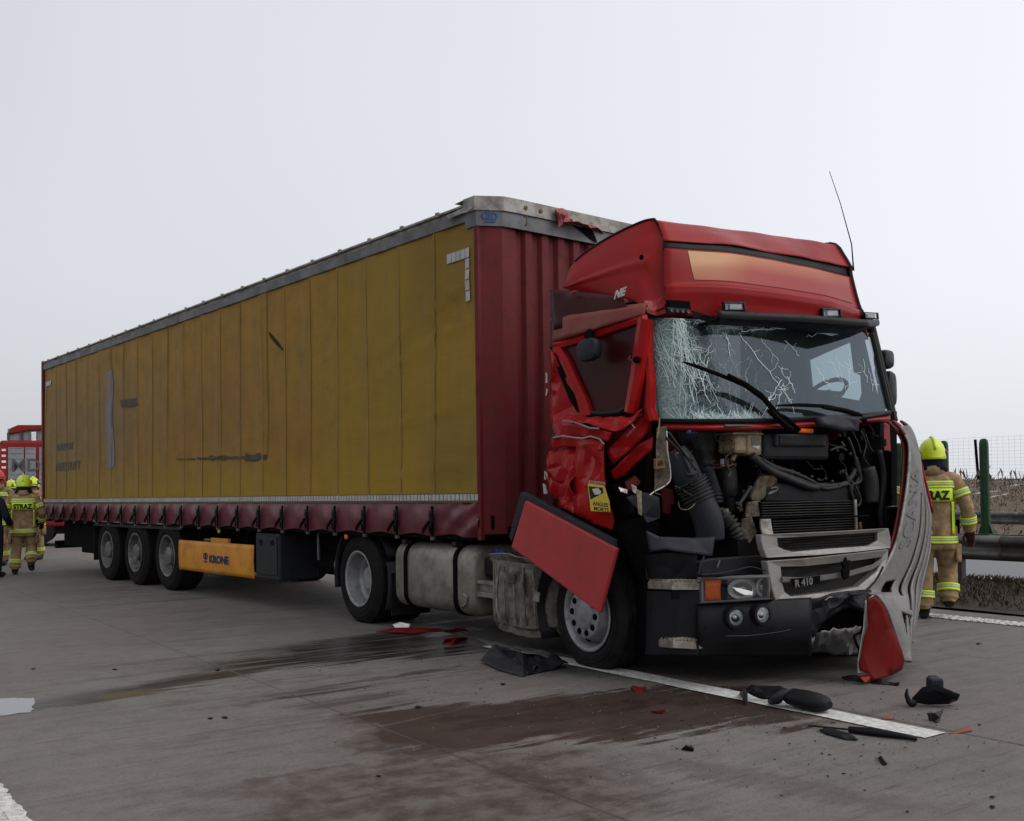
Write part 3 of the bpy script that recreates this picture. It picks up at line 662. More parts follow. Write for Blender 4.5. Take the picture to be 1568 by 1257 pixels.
# faded print, scars and a painted light streak on the curtain
def on_curtain(s, z, o=.003): return TP(s, -.012-curt_off(s, z)-o, z)
X['faint'] = mat('faded grey print', (.155, .145, .115), .6, var=.2, vs=20)
X['smear'] = mat('dark scuff', (.075, .06, .040), .6, var=.4, vs=12)
lerp0 = lambda a, b, t: a+(b-a)*t
X['lilac'] = mat('lilac light strip and papers', (.205, .178, .20), .5, var=.12, vs=3)
X['tear2'] = mat('dark seam stain', (.11, .075, .025), .7, k=1); X['tear'] = mat('tear in tarpaulin', (.045, .022, .008), .8)
def ctext(body, xl, y, sz, mname, flip=1):
    p = tloc(ts(xl, y))
    return text('faded_lettering', body, lambda a, b, c: on_curtain(p.x-a, p.z+b, .009+c), sz, X[mname], cur, .001, .004)
ctext('NERECHUTTY', 88, 721, .22, 'faint'); ctext('TRANSPORT', 88, 690, .17, 'faint')
def cstrip(name, pts, m, o=.010):
    q = MB(); q.add([on_curtain(*tloc(ts(x, y)).xz, o) for x, y in pts], [tuple(range(len(pts)))]); return q.build(name, m, cur)
MB().grid(lambda a, b: (lambda p: on_curtain(p.x, p.z, .008))(tloc(ts(lerp0(lerp0(165, 163.5, b), lerp0(174, 176.5, b), a)+1.2*math.sin(b*9), lerp0(563, 712, b)+6*math.sin(a*3)))), 4, 24).build('blue_light_strip', X['lilac'], cur)  # blue emergency light on the curtain, put into the colour of a lilac strip
cstrip('scuff', [(186, 613), (212, 609), (214, 621), (188, 624)], X['smear'])
rnd = random.Random(4)
for xa, xb, h in ((272, 300, 1.5), (303, 322, 2.5), (322, 348, 4.5), (346, 378, 3.0), (378, 411, 7)):
    n = 7; up = [(xa+(xb-xa)*i/n, 703-(xa-272)*.03-h*rnd.uniform(.4, 1)) for i in range(n+1)]; dn = [(xa+(xb-xa)*i/n, 703-(xa-272)*.03+h*rnd.uniform(.3, .9)) for i in range(n, -1, -1)]
    cstrip('scuff', up+dn, X['smear'])
cstrip('tear', [(413.5, 507), (421, 515), (431, 527), (438, 538), (434, 536), (424, 527), (416, 517)], X['tear'], .006)
cstrip('seam_line', [(411, 440), (411.8, 440), (412.6, 560), (413.8, 640), (412.2, 698), (411.6, 698), (413, 640), (411.8, 560)], X['tear2'])
# reflective corner mark and the segmented line above the skirt
def seg9(s0, dirs):
    q = []
    for k in range(5): q.append((s0+dirs*k*.072, 3.52))
    for k in range(1, 5): q.append((s0, 3.52-k*.098))
    for (s, z) in q:
        o = MB().add([on_curtain(s-.033, z-.044, .014), on_curtain(s+.033, z-.044, .014), on_curtain(s+.033, z+.044, .014), on_curtain(s-.033, z+.044, .014)], [(0, 1, 2, 3)]).build('reflective_square', X['tape'], cur)
seg9(.145, 1); seg9(13.42, -1)
q = MB(); s = .03; rnd = random.Random(2)
while s < LEN-.08:
    w = rnd.choice((.045, .05, .055)); zc = 1.315
    q.add([TP(s, -.033, zc-.028), TP(s+w, -.033, zc-.028), TP(s+w, -.033, zc+.028), TP(s, -.033, zc+.028)], [(0, 1, 2, 3)]); s += w+.010
tag(q.build('reflective_line', X['tape'], tr), kind='stuff')
q = MB(); q.fbox(TP, .02, LEN-.04, -.03, -.008, 1.268, 1.352); q.build('hem_band', mat('olive hem', (.16, .115, .04), .6), tr)
# skirt
def sk_off(s, z):
    f = max(0, min(1, (1.262-z)/.3)); o = .042*math.sin(math.pi*f)*(.6+.4*math.sin(s*10.38-.9))+.012*f*nz3(V(s*2.5, z*3, 0), 1.3)
    k = max(0, 1-s/.75); o += k*.024*math.sin((z*1.0+s*.55)*30)+k*.024*nz3(V(s*9, z*9, 2), 1)
    return o
MB().grid(lambda a, b: (lambda s, z: TP(s, -.016-sk_off(s, z), z-.012*math.sin(s*10.38)*(1-b)))(.02+(LEN-.05)*a, .965+(1.268-.965)*b), 480, 12).build('skirt', X['skirt'], tr, smooth=True)
# ratchet buckles
bk = bpy.data.objects.new('buckle', None); s0 = .70
b0 = TP(s0, -.06, 1.10); link(bk, tr, b0)
q = MB(); q.fbox(TP, s0-.019, s0+.019, -.062, -.055, .93, 1.235); q.build('strap', X['blackm'], bk)
q = MB(); q.fbox(TP, s0-.027, s0+.027, -.082, -.064, 1.075, 1.20); q.fbox(TP, s0-.018, s0+.018, -.092, -.083, 1.09, 1.17)
q.build('ratchet', X['black'], bk, bevel=.004)
q = MB(); q.bar(TP(s0+.012, -.085, 1.09), TP(s0+.085, -.10, 1.015), .014, .03); q.bar(TP(s0+.085, -.10, 1.015), TP(s0+.10, -.10, .985), .012, .026); q.bar(TP(s0+.01, -.085, 1.05), TP(s0-.012, -.09, .985), .012, .022)
q.build('lever', X['blackm'], bk)
q = MB(); q.fbox(TP, s0-.022, s0+.022, -.07, -.045, .918, .95); q.build('hook', X['galv'], bk)
for k in range(1, 22):
    copy_tree(bk, TP(s0+.605*k, -.06, 1.10), tr)
# rails, roof, rear frame
q = MB(); q.fbox(TP, .12, LEN, -.035, .03, 3.80, 3.90); q.build('curtain_rail', X['greyrail'], tr, bevel=.006)
q = MB(); q.fbox(TP, .0, LEN, -.022, .06, 3.903, 3.955); q.fbox(TP, .0, LEN, -.05, -.023, 3.935, 3.958); q.build('roof_rail', X['oldalu'], tr, bevel=.005)
q = MB()
def rf(a, b):
    s, w = LEN*a, -.03+2.61*b; return TP(s, w, 3.958+.035*min(1, 12*min(b, 1-b))+.01*math.sin(s*9.5)*(.3+min(1, 5*min(b, 1-b))))
q.grid(rf, 160, 14); q.build('roof_tarpaulin', X['roofcloth'], tr, smooth=True)
q = MB()
for k in range(22): q.fbox(TP, .55+.6*k, .60+.6*k, -.056, -.036, 3.93, 3.972)
tag(q.build('roof_clips', X['oldalu'], tr), kind='stuff')
q = MB(); q.fbox(TP, LEN-.06, LEN+.03, -.045, .06, 1.0, 3.98); q.build('rear_post', X['redold'], tr, bevel=.008)
q = MB(); q.fbox(TP, LEN-.03, LEN+.03, .06, 2.49, 1.0, 3.97); q.build('rear_doors', X['redold'], tr)
q = MB(); q.fbox(TP, LEN-.06, LEN+.03, 2.492, 2.595, 1.0, 3.98); q.build('rear_post', X['redold'], tr, bevel=.008)
q = MB(); q.fbox(TP, 0, LEN-.04, 2.555, 2.575, .97, 3.93); q.build('far_curtain', X['curtain'], tr)
# front wall with ribs
prof = [(.0, .0), (-.10, .18), (-.10, .34)]
w = .34
while w < 2.2:
    prof += [(-.055, w+.03), (-.055, w+.095), (-.095, w+.12), (-.095, w+.20)]; w += .20
prof += [(-.10, 2.37), (.0, 2.55)]
q = MB(); q.loft([[TP(a, b, z) for a, b in prof] for z in (.985, 2.0, 3.0, 3.83)], False, False); q.build('front_wall', X['redold'], tr)
q = MB(); q.fbox(TP, -.004, .05, -.03, .02, .93, 3.80); q.build('front_post', X['redold'], tr, bevel=.01)
q = MB()
def hoop(z0, z1, e):   # band around the front corners
    pr = [(.16, -.03-e), (.0, -.03-e), (-.115-e, .175), (-.125-e, .30), (-.125-e, 2.25), (-.115-e, 2.375), (.0, 2.58+e)]
    MBq.loft([[TP(a, b, z) for a, b in pr] for z in (z0, z1)], False, False)
MBq = MB(); hoop(3.735, 3.878, 0); MBq.build('front_band', X['greyrail'], tr, solid=.012)
MBq = MB(); hoop(3.872, 4.0, .018); MBq.build('front_cap', X['oldalu'], tr, solid=.014)
q = MB(); q.add([TP(.16, -.05, 3.998), TP(0, -.05, 3.999), TP(-.135, .17, 3.999), TP(-.145, 2.38, 3.999), TP(0, 2.6, 3.998), TP(.3, 2.6, 3.99), TP(.3, -.05, 3.99)], [tuple(range(7))]); q.build('front_cap_top', X['oldalu'], tr)
crumple('lifted_edge_strip', [TP(.02, -.058, 3.935), TP(.40, -.062, 3.905), TP(.36, -.075, 3.86), TP(.02, -.064, 3.885)], X['oldalu'], tr, .01, 3, .006, 3)
for wv in (.42, .60, .80):
    MB().lathe(TP(-.145, wv, 3.935), -TD, [(.022, .0), (.022, .012), (.012, .016), (.0, .016)], 8).build('bolt', X['brass'], tr)
MB().tube([TP(-.15, .40, 3.85), TP(-.19, .40, 3.83), TP(-.19, .40, 3.78), TP(-.16, .40, 3.76)], .006, 6).build('hook', X['brass'], tr)
# crown emblem on the band
def crown(fn, parent, m, sc_=1.0):
    q = MB()
    q.prism([fn(-.05, -.035), fn(.05, -.035), fn(.05, -.022), fn(-.05, -.022)], fn.n*.004)
    for sx in (-1, 1):
        arc = [(sx*(.028+.034*math.sin(a)), -.012+.055*(1-math.cos(a))*.5+.0) for a in [math.pi*k/8 for k in range(9)]]
        for (a, b), (c, d) in zip(arc, arc[1:]): q.prism([fn(a-.007, b), fn(a+.007, b), fn(c+.007, d), fn(c-.007, d)], fn.n*.004)
        arc = [(sx*(.012+.012*math.sin(a)), -.012+.055*(1-math.cos(a))*.5) for a in [math.pi*k/8 for k in range(9)]]
        for (a, b), (c, d) in zip(arc, arc[1:]): q.prism([fn(a-.005, b), fn(a+.005, b), fn(c+.005, d), fn(c-.005, d)], fn.n*.004)
    q.prism([fn(-.006, -.012), fn(.006, -.012), fn(.006, .045), fn(-.006, .045)], fn.n*.004)
    return q.build('crown_emblem', m, parent)
cdir = (TP(-.115, .175, 0)-TP(0, -.03, 0)).normalized(); cnr = V(cdir.y, -cdir.x, 0)
if cnr.dot(TL) > 0: cnr = -cnr
cc = (TP(-.115, .175, 3.806)+TP(0, -.03, 3.806))/2+cnr*.008
def cfn(a, b): return cc+cdir*a*1.05+V(0, 0, b*1.1)
cfn.n = cnr
crown(cfn, tr, X['crownblue'])
# torn red sheet hanging over the front cap
def tf(x, y, s=-.16): return onplane(x, y, TD, TD.dot(TO)+s)
crumple('torn_red_sheet', [tf(848, 322, -.17), tf(862, 324, -.10), tf(905, 338, .0), tf(945, 350, .1), tf(930, 362, -.10), tf(905, 348, -.22), tf(878, 340, -.25), tf(860, 336, -.22)], X['red'], tr, .03, 3, .006, 21)
crumple('torn_red_sheet', [tf(850, 324, -.18), tf(866, 330, -.22), tf(862, 342, -.22), tf(853, 350, -.2), tf(855, 338, -.2)], X['redold'], tr, .02, 3, .006, 25)
crumple('bent_band_end', [tf(868, 336, -.15), tf(915, 372, -.15), tf(905, 350, -.12), tf(880, 338, -.12)], X['blackm'], tr, .015, 3, .006, 26)
# marks on the front wall foot
q = MB(); q.fbox(TP, -.125, -.10, .20, .34, 1.005, 1.05); lp = q.build('marker_lamp', X['blackm'], tr, bevel=.004)
for k in (0, 1): MB().fbox(TP, -.13, -.1255, .225+.05*k, .255+.05*k, 1.015, 1.042).build('lamp_lens', X['white'], lp)
# chassis
ch = MB()
for wv in (.70, 1.72): ch.fbox(TP, .25, 13.4, wv, wv+.12, .72, 1.05)
for k in range(18): ch.fbox(TP, .3+.76*k, .38+.76*k, .1, 2.45, .90, 1.02)
ch.fbox(TP, -.05, 13.55, .06, 2.5, 1.03, 1.15)
frame = ch.build('chassis', X['chassis'], tr)
q = MB(); q.fbox(TP, .0, 13.55, .012, .055, .93, 1.06); q.build('side_rail', X['chassis'], tr)
q = MB()
for wv in (.62, 1.8):
    q.fbox(TP, 2.75, 2.90, wv, wv+.13, .32, .95); q.fbox(TP, 2.70, 2.95, wv-.03, wv+.16, .06, .10); q.fbox(TP, 2.78, 2.87, wv+.02, wv+.11, .1, .34)
q.build('landing_leg', X['chassis'], tr)
for s_ in (10.17, 8.86, 7.55):
    wheel(tr, TP(s_, .05, .50), -TL, .505, .385, 'trailer', rimR=.305); wheel(tr, TP(s_, 2.50, .50), TL, .505, .385, 'trailer', rimR=.305)
    q = MB(); q.tube([TP(s_, .4, .5), TP(s_, 2.15, .5)], .08, 12); q.build('axle', X['chassis'], tr)
q = MB()
q.fbox(TP, 6.95, 10.85, .02, .50, 1.02, 1.035)
for a, b in ((10.0, 10.75), (8.6, 9.85), (7.3, 8.5)): q.fbox(TP, a, b, -.005, .018, .955, .985, 1)
q.fbox(TP, 7.0, 10.8, .03, .06, .885, .945); q.build('mudguard', [X['slate'], X['silver']], tr)
q = MB(); q.fbox(TP, 10.85, 10.88, .05, .45, .30, 1.0); q.build('mud_flap', X['rubber'], tr)
q = MB(); q.fbox(TP, 11.2, 12.9, .15, 1.0, .48, .95); q.fbox(TP, 11.0, 11.7, .1, .6, .40, .90); q.build('pallet_box', X['chassis'], tr, bevel=.01)
q = MB(); q.fbox(TP, 13.2, 13.32, .10, 2.45, .42, .56); q.fbox(TP, 13.22, 13.3, .7, .8, .5, .95); q.fbox(TP, 13.22, 13.3, 1.75, 1.85, .5, .95); q.build('rear_bumper', X['chassis'], tr)
# orange side board
q = MB(); q.grid(lambda a, b: (lambda s, z: TP(s, .055-.018*math.cos((b-.5)*2.2)+.006*nz3(V(s*1.5, z*2, 0), 1), z))(4.69+2.40*a, .33+.415*b-.0*a), 30, 8)
sb = q.build('side_board', X['amberboard'], tr, smooth=True, solid=.012)
q = MB(); q.fbox(TP, 5.5, 6.05, .068, .10, .738, .80); q.build('board_bracket', X['amberboard'], sb)
text('board_lettering', 'KRONE', lambda a, b, c: TP(6.02-a*1.35, .028-c, .475+b), .135, X['navy'], sb, .002, .006)
def bfn(a, b): return TP(6.14-a*1.0, .029, .525+b*1.6)
bfn.n = -TL
crown(bfn, sb, X['navy'])
for s_ in (6.6, 5.1): MB().tube([TP(s_, .15, .9), TP(s_, .15, .55)], .03, 6).build('board_hanger', X['chassis'], tr)
MB().lathe(TP(5.62, .0, .90), -TL, [(.03, 0), (.026, .015), (0, .02)], 10).build('side_lamp', X['stick'], tr)
MB().lathe(TP(2.42, .03, .905), -TL, [(.03, 0), (.026, .015), (0, .02)], 10).build('side_lamp', X['orange'], tr)
# grey locker
q = MB(); q.fbox(TP, 3.98, 4.62, .03, .55, .34, .90); lk = q.build('locker', X['slate'], tr, bevel=.02)
q = MB(); q.fbox(TP, 4.03, 4.57, .018, .03, .40, .86); q.build('lid', X['slate'], lk, bevel=.01)
for a in (4.15, 4.45): MB().lathe(TP(a, .018, .79), -TL, [(.035, 0), (.035, .012), (.02, .012), (.02, .002), (0, .002)], 14).build('lock', X['black'], lk)
q = MB(); q.fbox(TP, 3.0, 3.9, .5, .9, .45, .95); q.tube([TP(2.6, .5, .55), TP(3.7, .5, .55)], .14, 14); q.build('air_tank', X['chassis'], tr)
q = MB(); q.tube([TP(3.2, .12, .62), TP(3.2, .12, .92)], .018, 6); q.build('valve', X['galv'], tr)
# ================================================================ TRACTOR UNIT
tu = thing('tractor_unit', CP(-2.5, 1.25, 0), 'wrecked red lorry tractor with smashed windscreen and exposed engine bay', 'lorry')
def crect(u0, u1, w0, w1, z0, z1): return MB().fbox(CP, u0, u1, w0, w1, z0, z1)
# chassis and running gear
q = MB()
for wv in (.80, 1.60): q.fbox(CP, -6.2, -.5, wv, wv+.1, .62, .90)
q.fbox(CP, -6.1, -5.9, .8, 1.7, .62, .9); q.fbox(CP, -3.0, -2.8, .8, 1.7, .62, .9); q.fbox(CP, -1.9, -.35, .45, 2.05, .40, 1.0); q.fbox(CP, -4.9, -4.0, .75, 1.75, .90, 1.0)
q.build('chassis', X['chassis'], tu)
wheel(tu, CP(-5.21, .0, .462), -CL, .475, .29, 'drive', rimR=.298); wheel(tu, CP(-5.21, .34, .462), -CL, .475, .29, 'trailer', rimR=.298)
wheel(tu, CP(-5.21, 2.5, .462), CL, .475, .29, 'drive', rimR=.298)
q = MB(); q.tube([CP(-5.21, .5, .46), CP(-5.21, 2.0, .46)], .12, 14); q.ell(CP(-5.21, 1.25, .46), CH_*.22, CL*.2, V(0, 0, .22)); q.build('axle', X['chassis'], tu)
stn = (-CL*math.cos(.05)+CH_*math.sin(-.05)).normalized()
wheel(tu, CP(-1.50, .03, .415), stn, .445, .32, 'front', rimR=.292); wheel(tu, CP(-1.50, 2.47, .43), CL, .445, .32, 'front', rimR=.292)
q = MB(); q.tube([CP(-1.5, .3, .42), CP(-1.5, 2.2, .42)], .07, 10); q.build('axle', X['chassis'], tu)
def arc_guard(uc, zc, R, a0, a1, w0, w1, name, m, n=14):
    q = MB(); q.loft([[CP(uc+R*math.cos(a), w0, zc+R*math.sin(a)), CP(uc+R*math.cos(a), w1, zc+R*math.sin(a))] for a in [math.radians(a0+(a1-a0)*k/n) for k in range(n+1)]], False, False)
    return q.build(name, m, tu, smooth=True, solid=.012)
arc_guard(-1.5, .42, .60, 95, 205, .0, .45, 'front_mudguard', X['black'])
arc_guard(-5.21, .46, .60, 20, -28, .02, .62, 'drive_mudguard', X['slate'])
arc_guard(-5.21, .46, .62, 130, 192, .02, .10, 'drive_mudguard', X['slate'])
arc_guard(-5.21, .46, .585, 25, 155, .05, .62, 'drive_mudguard', X['black'])
q = MB(); q.fbox(CP, -4.62, -4.60, .05, .5, .12, .55); q.build('mud_flap', X['rubber'], tu)
MB().lathe(CP(-5.98, .25, .55), -CL, [(.09, .0), (.10, .06), (.085, .12), (.03, .14), (0, .14)], 18).build('brake_chamber', X['oldalu'], tu, auto=True)
q = MB(); q.fbox(CP, -6.05, -5.9, .2, .3, .66, .70); q.build('lamp_bracket', X['oldalu'], tu)
crect(-2.8, -.62, .72, 1.78, .26, .62).build('sump_blocker', X['blackm'], tu, bevel=.03)  # sump and unseen far-side boxes, added to block light under the truck
crect(-2.0, -.35, 2.22, 2.46, .24, 1.2).build('far_steps_blocker', X['black'], tu, bevel=.03)
crect(-4.5, -2.1, 1.95, 2.45, .26, .9).build('far_tank_blocker', X['alu'], tu, bevel=.08)
# fuel tank
def rrect(u, w0, w1, z0, z1, r, n=5):
    P = []
    for cx, cz, a0 in ((w1-r, z1-r, 0), (w0+r, z1-r, 90), (w0+r, z0+r, 180), (w1-r, z0+r, 270)):
        for k in range(n+1): a = math.radians(a0+90*k/n); P.append(CP(u, cx+r*math.cos(a), cz+r*math.sin(a)))
    return P
q = MB(); us = [(-4.46, -.05), (-4.45, -.02), (-4.42, 0), (-3.13, 0), (-3.09, -.02), (-3.07, -.06)]
q.loft([rrect(u, .0-e, .62+e, .24-e, .88+e, .15) for u, e in us]); tank = q.build('fuel_tank', X['alu'], tu, auto=True)
for u in (-4.22, -3.32):
    q = MB(); o_ = rrect(u-.03, -.012, .632, .228, .892, .155); i_ = rrect(u-.03, .0, .62, .24, .88, .15)
    q.ringprism(o_, i_, CH_*.06); q.build('tank_strap', X['blackm'], tank)
    MB().fbox(CP, u-.035, u+.035, -.02, .03, .86, .91).build('strap_clamp', X['black'], tank, bevel=.006)
MB().lathe(CP(-3.95, .25, .86), V(0, 0, 1), [(.07, 0), (.07, .05), (.06, .06), (0, .06)], 18).build('fuel_cap', X['black'], tank)
q = MB(); q.tube([CP(-3.22, -.012, .33), CP(-3.14, -.012, .36), CP(-3.12, -.012, .42), CP(-3.17, -.012, .45)], .012, 6); q.build('tank_handle', X['alu'], tank)
# additive tank with blue cap, rail
q = crect(-3.05, -2.80, .12, .5, .60, .78); ad = q.build('additive_tank', X['black'], tu, bevel=.03)
MB().lathe(CP(-2.93, .2, .80), (V(0, 0, 1)-CL*.55-CH_*.1).normalized(), [(.048, -.03), (.052, .0), (.05, .035), (.04, .04), (.036, .03), (0, .03)], 18).build('filler_cap', X['blue'], ad)
q = crect(-3.06, -2.78, .05, .14, .43, .475); q.fbox(CP, -3.06, -2.78, .08, .1, .475, .545); q.fbox(CP, -3.06, -2.78, .05, .14, .545, .575); q.build('step_rail', X['alu'], tu, bevel=.004)
# crushed silencer box
sil = bpy.data.objects.new('silencer', None); link(sil, tu, CP(-2.4, .2, .2))
def silr(a, b):
    # around: back-left corner -> front -> right corner ; b height
    path = [(-2.80, .42), (-2.79, .06), (-2.70, .0), (-2.40, -.02), (-2.14, .02), (-2.04, .14), (-2.02, .45)]
    x = a*(len(path)-1); i = min(int(x), len(path)-2); f = x-i
    u = path[i][0]*(1-f)+path[i+1][0]*f; w = path[i][1]*(1-f)+path[i+1][1]*f
    z = .16+.64*b; k = .9
    d = .030*abs(nz3(V(u*7, w*4, z*1.3), 1.0, 2))+.018*nz3(V(u*20, w*9, z*3.5), 1.0, 3)+.012*math.sin(a*62)
    if b < .12: k = .86
    tz = .04*nz3(V(a*4, 0, b*2), 1, 7)-(.06*a if b > .9 else 0)
    return CP(u+d*.4, w+d*(1 if w < .3 else 0)+(.05 if b < .08 else 0), z+tz)
q = MB().grid(silr, 70, 26); q.build('heat_shield', X['crush'], sil, smooth=False, solid=.006)
q = crect(-2.74, -2.1, .08, .6, .2, .76); q.build('core', X['blackm'], sil)
crumple('torn_shield_lid', [cs(748, 850, .0), cs(765, 846, -.02), cs(790, 848, -.03), cs(815, 858, .0), cs(812, 868, .12), cs(780, 866, .1), cs(752, 858, .08)], X['oldalu'], sil, .02, 4, .006, 31)
for xa, ya, xb, yb in ((770, 876, 788, 890), (796, 878, 803, 912), (812, 885, 822, 898), (818, 905, 827, 922), (776, 888, 786, 893)):
    crumple('bent_tab', [cs(xa, ya, -.035), cs(xb, ya+3, -.05), cs(xb, yb, -.04), cs(xa, yb-2, -.03)], X['crush'], sil, .012, 2, .008, xa)
q = MB()
for i in range(5):
    x = 756+i*15; q.tube([cs(x, 868, -.02), cs(x+1, 905, -.035), cs(x+3, 940, -.03), cs(x+6, 958, .0)], .008, 6)
q.build('shield_rib', X['crush'], sil)
MB().tube([cs(764, 866, -.015), cs(760, 900, -.03), cs(761, 935, -.03), cs(770, 955, 0.0)], .011, 6).build('shield_clamp', X['oldalu'], sil)
# ---------------------------------------------------------------- cab shell
def lerp(a, b, t): return a+(b-a)*t
ROWS = [  # z, uL, uC, uR, wL, wR
 (2.625, -.78, -.54, -.68, .185, 2.36),
 (2.735, -.76, -.52, -.66, .185, 2.36), (2.80, -.75, -.50, -.64, .185, 2.36), (2.845, -.75, -.50, -.64, .19, 2.36), (2.862, -.77, -.545, -.66, .19, 2.36),
 (3.00, -.79, -.60, -.69, .21, 2.34), (3.155, -.815, -.68, -.73, .245, 2.335), (3.195, -.825, -.70, -.74, .25, 2.335), (3.30, -.88, -.81, -.80, .285, 2.33),
 (3.37, -.94, -.92, -.85, .315, 2.34), (3.40, -1.0, -1.04, -.92, .33, 2.33)]
rear = [cloc(cs(x, y, w)) for x, y, w in ((975, 343.5, .30), (940, 360, .24), (900, 385, .15), (875, 408, .09), (862, 440, .06))]
def roof_row(i, a):
    if i < len(ROWS):
        z, uL, uC, uR, wL, wR = ROWS[i]
        t = 2*a-1; e = abs(t)**2.6; ue = lerp(uL, uR, a); u = lerp(uC, ue, e); zz = z-.012*e
        if i >= 9: zz = z+.015*(1-e)
        zz += .06*a*max(0, min(1, (i-6)/3))
    else:
        p = rear[i-len(ROWS)]; u = p.x; wL = p.y; wR = 2.5-p.y+.05; t = 2*a-1; zz = p.z+.03*(1-abs(t)**3)+.06*a
    return u, lerp(wL, wR, a), zz
def dent(u, w, z): return .010*nz3(V(u, w*2.2, z*2), 1.3, 4)+(.02*nz3(V(w*4, z*3, u), 1.0, 8) if z > 3.2 else 0)
def roofpt(rowf, a):
    i = min(int(rowf), len(ROWS)+len(rear)-2); f = rowf-i; p = roof_row(i, a); r = roof_row(i+1, a)
    u, w, z = (lerp(p[k], r[k], f) for k in range(3)); d = dent(u, w, z)
    return CP(u+d, w, z+d*.4)
roof = bpy.data.objects.new('roof', None); link(roof, tu, CP(-1.3, 1.25, 2.7))
nR = len(ROWS)
MB().grid(lambda a, b: roofpt(5.9*b if b < .999 else 5.9, a), 36, 34).build('roof_front', X['redroof'], roof, smooth=True, solid=.006)
MB().grid(lambda a, b: roofpt(lerp(7.05, nR+len(rear)-1.001, b), a), 36, 40).build('roof_top', X['redroof'], roof, smooth=True, solid=.006)
q = MB().grid(lambda a, b: roofpt(lerp(5.85, 7.1, b), a)-CH_*.012, 36, 3); q.build('roof_strip', X['seal'], roof, smooth=True, solid=.004)
# airbrushed panel on the roof front
def panelmat():
    m, t, p, pos = base('airbrushed roof sign')
    n = t.nodes.new('ShaderNodeVectorMath'); n.operation = 'DOT_PRODUCT'; t.links.new(pos, n.inputs[0]); n.inputs[1].default_value = CL
    w = mth(t, 'SUBTRACT', n.outputs['Value'], CO.dot(CL)); sp = t.nodes.new('ShaderNodeSeparateXYZ'); t.links.new(pos, sp.inputs[0]); z = sp.outputs[2]
    g = mth(t, 'ADD', mth(t, 'SUBTRACT', 1.0, ramp(t, w, .35, .95)), mth(t, 'MULTIPLY', ramp(t, z, 2.99, 3.15), mth(t, 'SUBTRACT', 1.25, ramp(t, w, .3, 2.9))), True)
    g = mth(t, 'MULTIPLY', g, ramp(t, z, 2.84, 3.06))
    g = mth(t, 'ADD', mth(t, 'MULTIPLY', mth(t, 'SUBTRACT', noi(t, pos, 3, 4), .5), .3), g, True)
    c = mixc(t, ramp(t, w, .4, 1.4), mixc(t, g, (.29, .028, .014), (.46, .25, .10)), mixc(t, g, (.26, .014, .011), (.44, .16, .06)))
    t.links.new(c, p.inputs['Base Color']); p.inputs['Roughness'].default_value = .35; p.inputs['Specular IOR Level'].default_value = .25; return m
MB().grid(lambda a, b: roofpt(lerp(4.25, 5.82, b), lerp(.085+.02*(b-1)+.0, .975-.03*(1-b), a)+.03*(1-b)*(1-a))+CH_*.007+V(0, 0, .002), 34, 10).build('sign_panel', panelmat(), roof, smooth=True)
# side fairing from the front edge to the rear silhouette
fr_e = [cf(1003, 336, -1.0), cf(1013, 352, -.94), cf(1021, 375, -.84), cf(1025, 410, -.80), cf(1028, 440, -.78), cf(1029, 456, -.76), cf(1020, 468, -.74)]
bot = [cf(1020, 468, -.74), cs(1000, 478, .12), cs(985, 470, .10), cs(965, 459, .09), cs(935, 452, .08), cs(900, 448, .07), cs(862, 441, .06)]
top = [cf(1003, 336, -1.0), cs(990, 338, .315), cs(975, 343.5, .29), cs(940, 360, .235), cs(900, 385, .145), cs(875, 408, .085), cs(862, 440, .055)]
def poly(P, t):
    x = max(0, min(1, t))*(len(P)-1); i = min(int(x), len(P)-2); f = x-i
    p0, p1, p2, p3 = P[max(i-1, 0)], P[i], P[i+1], P[min(i+2, len(P)-1)]
    return .5*((2*p1)+(p2-p0)*f+(2*p0-5*p1+4*p2-p3)*f*f+(3*p1-p0-3*p2+p3)*f**3)
def fair(a, b):     # a: front to rear, b: top to bottom
    T_, B_ = poly(top, a), poly(bot, a); p = T_.lerp(B_, b)
    if a < .999: p = p + (poly(fr_e, b)-top[0].lerp(bot[0], b))*max(0, 1-a*3.0)**1.5
    bul = math.sin(math.pi*b)*min(1, (1-a)*6)*.035*min(1, a*8)
    # a long crease running back and a dent at the front corner
    cre = .016*math.exp(-((b-.42-.25*a)/.045)**2)*min(1, (1-a)*4)*(a > .15)
    d = .03*nz3(p, 5, 3)*math.exp(-((a-.1)/.12)**2)*(b > .4)
    return p-CL*(bul+cre+d)
MB().grid(fair, 44, 34).build('side_fairing', X['redroof'], roof, smooth=True, solid=.006)
MB().tube([p-CL*.006 for p in [poly(fr_e, k/16) for k in range(17)]], .011, 6).build('fairing_seal', X['seal'], roof)
MB().tube([poly(top, k/14)-CL*.004+V(0, 0, .004) for k in range(12)], .009, 6).build('fairing_edge', X['seal'], roof)
q = MB().tube([roofpt(lerp(1, 12, k/20), .998)+CL*.006 for k in range(21)], .02, 6); q.build('roof_edge', X['seal'], roof)
MB().grid(lambda a, b: roofpt(lerp(0, nR+len(rear)-1.001, a), .999).lerp(CP(roof_row(min(int(a*15), 15), .999)[0], 2.44, 2.6), b), 30, 4).build('far_fairing', X['redroof'], roof, smooth=True, solid=.006)
MB().lathe(cs(983, 394, .12), -CL, [(.02, 0), (.018, .012), (0, .014)], 10).build('fairing_bolt', X['blackm'], roof)
E_p = cs(947, 459, .05); ex = (cs(962, 453, .05)-E_p).normalized(); ey = (cs(950, 443, .05)-cs(946, 459, .05)).normalized()
text('fairing_lettering', 'NE', lambda a, b, c: E_p+ex*a+ey*b-CL*(c+.045), .088, X['torn'], roof, .003, .004)
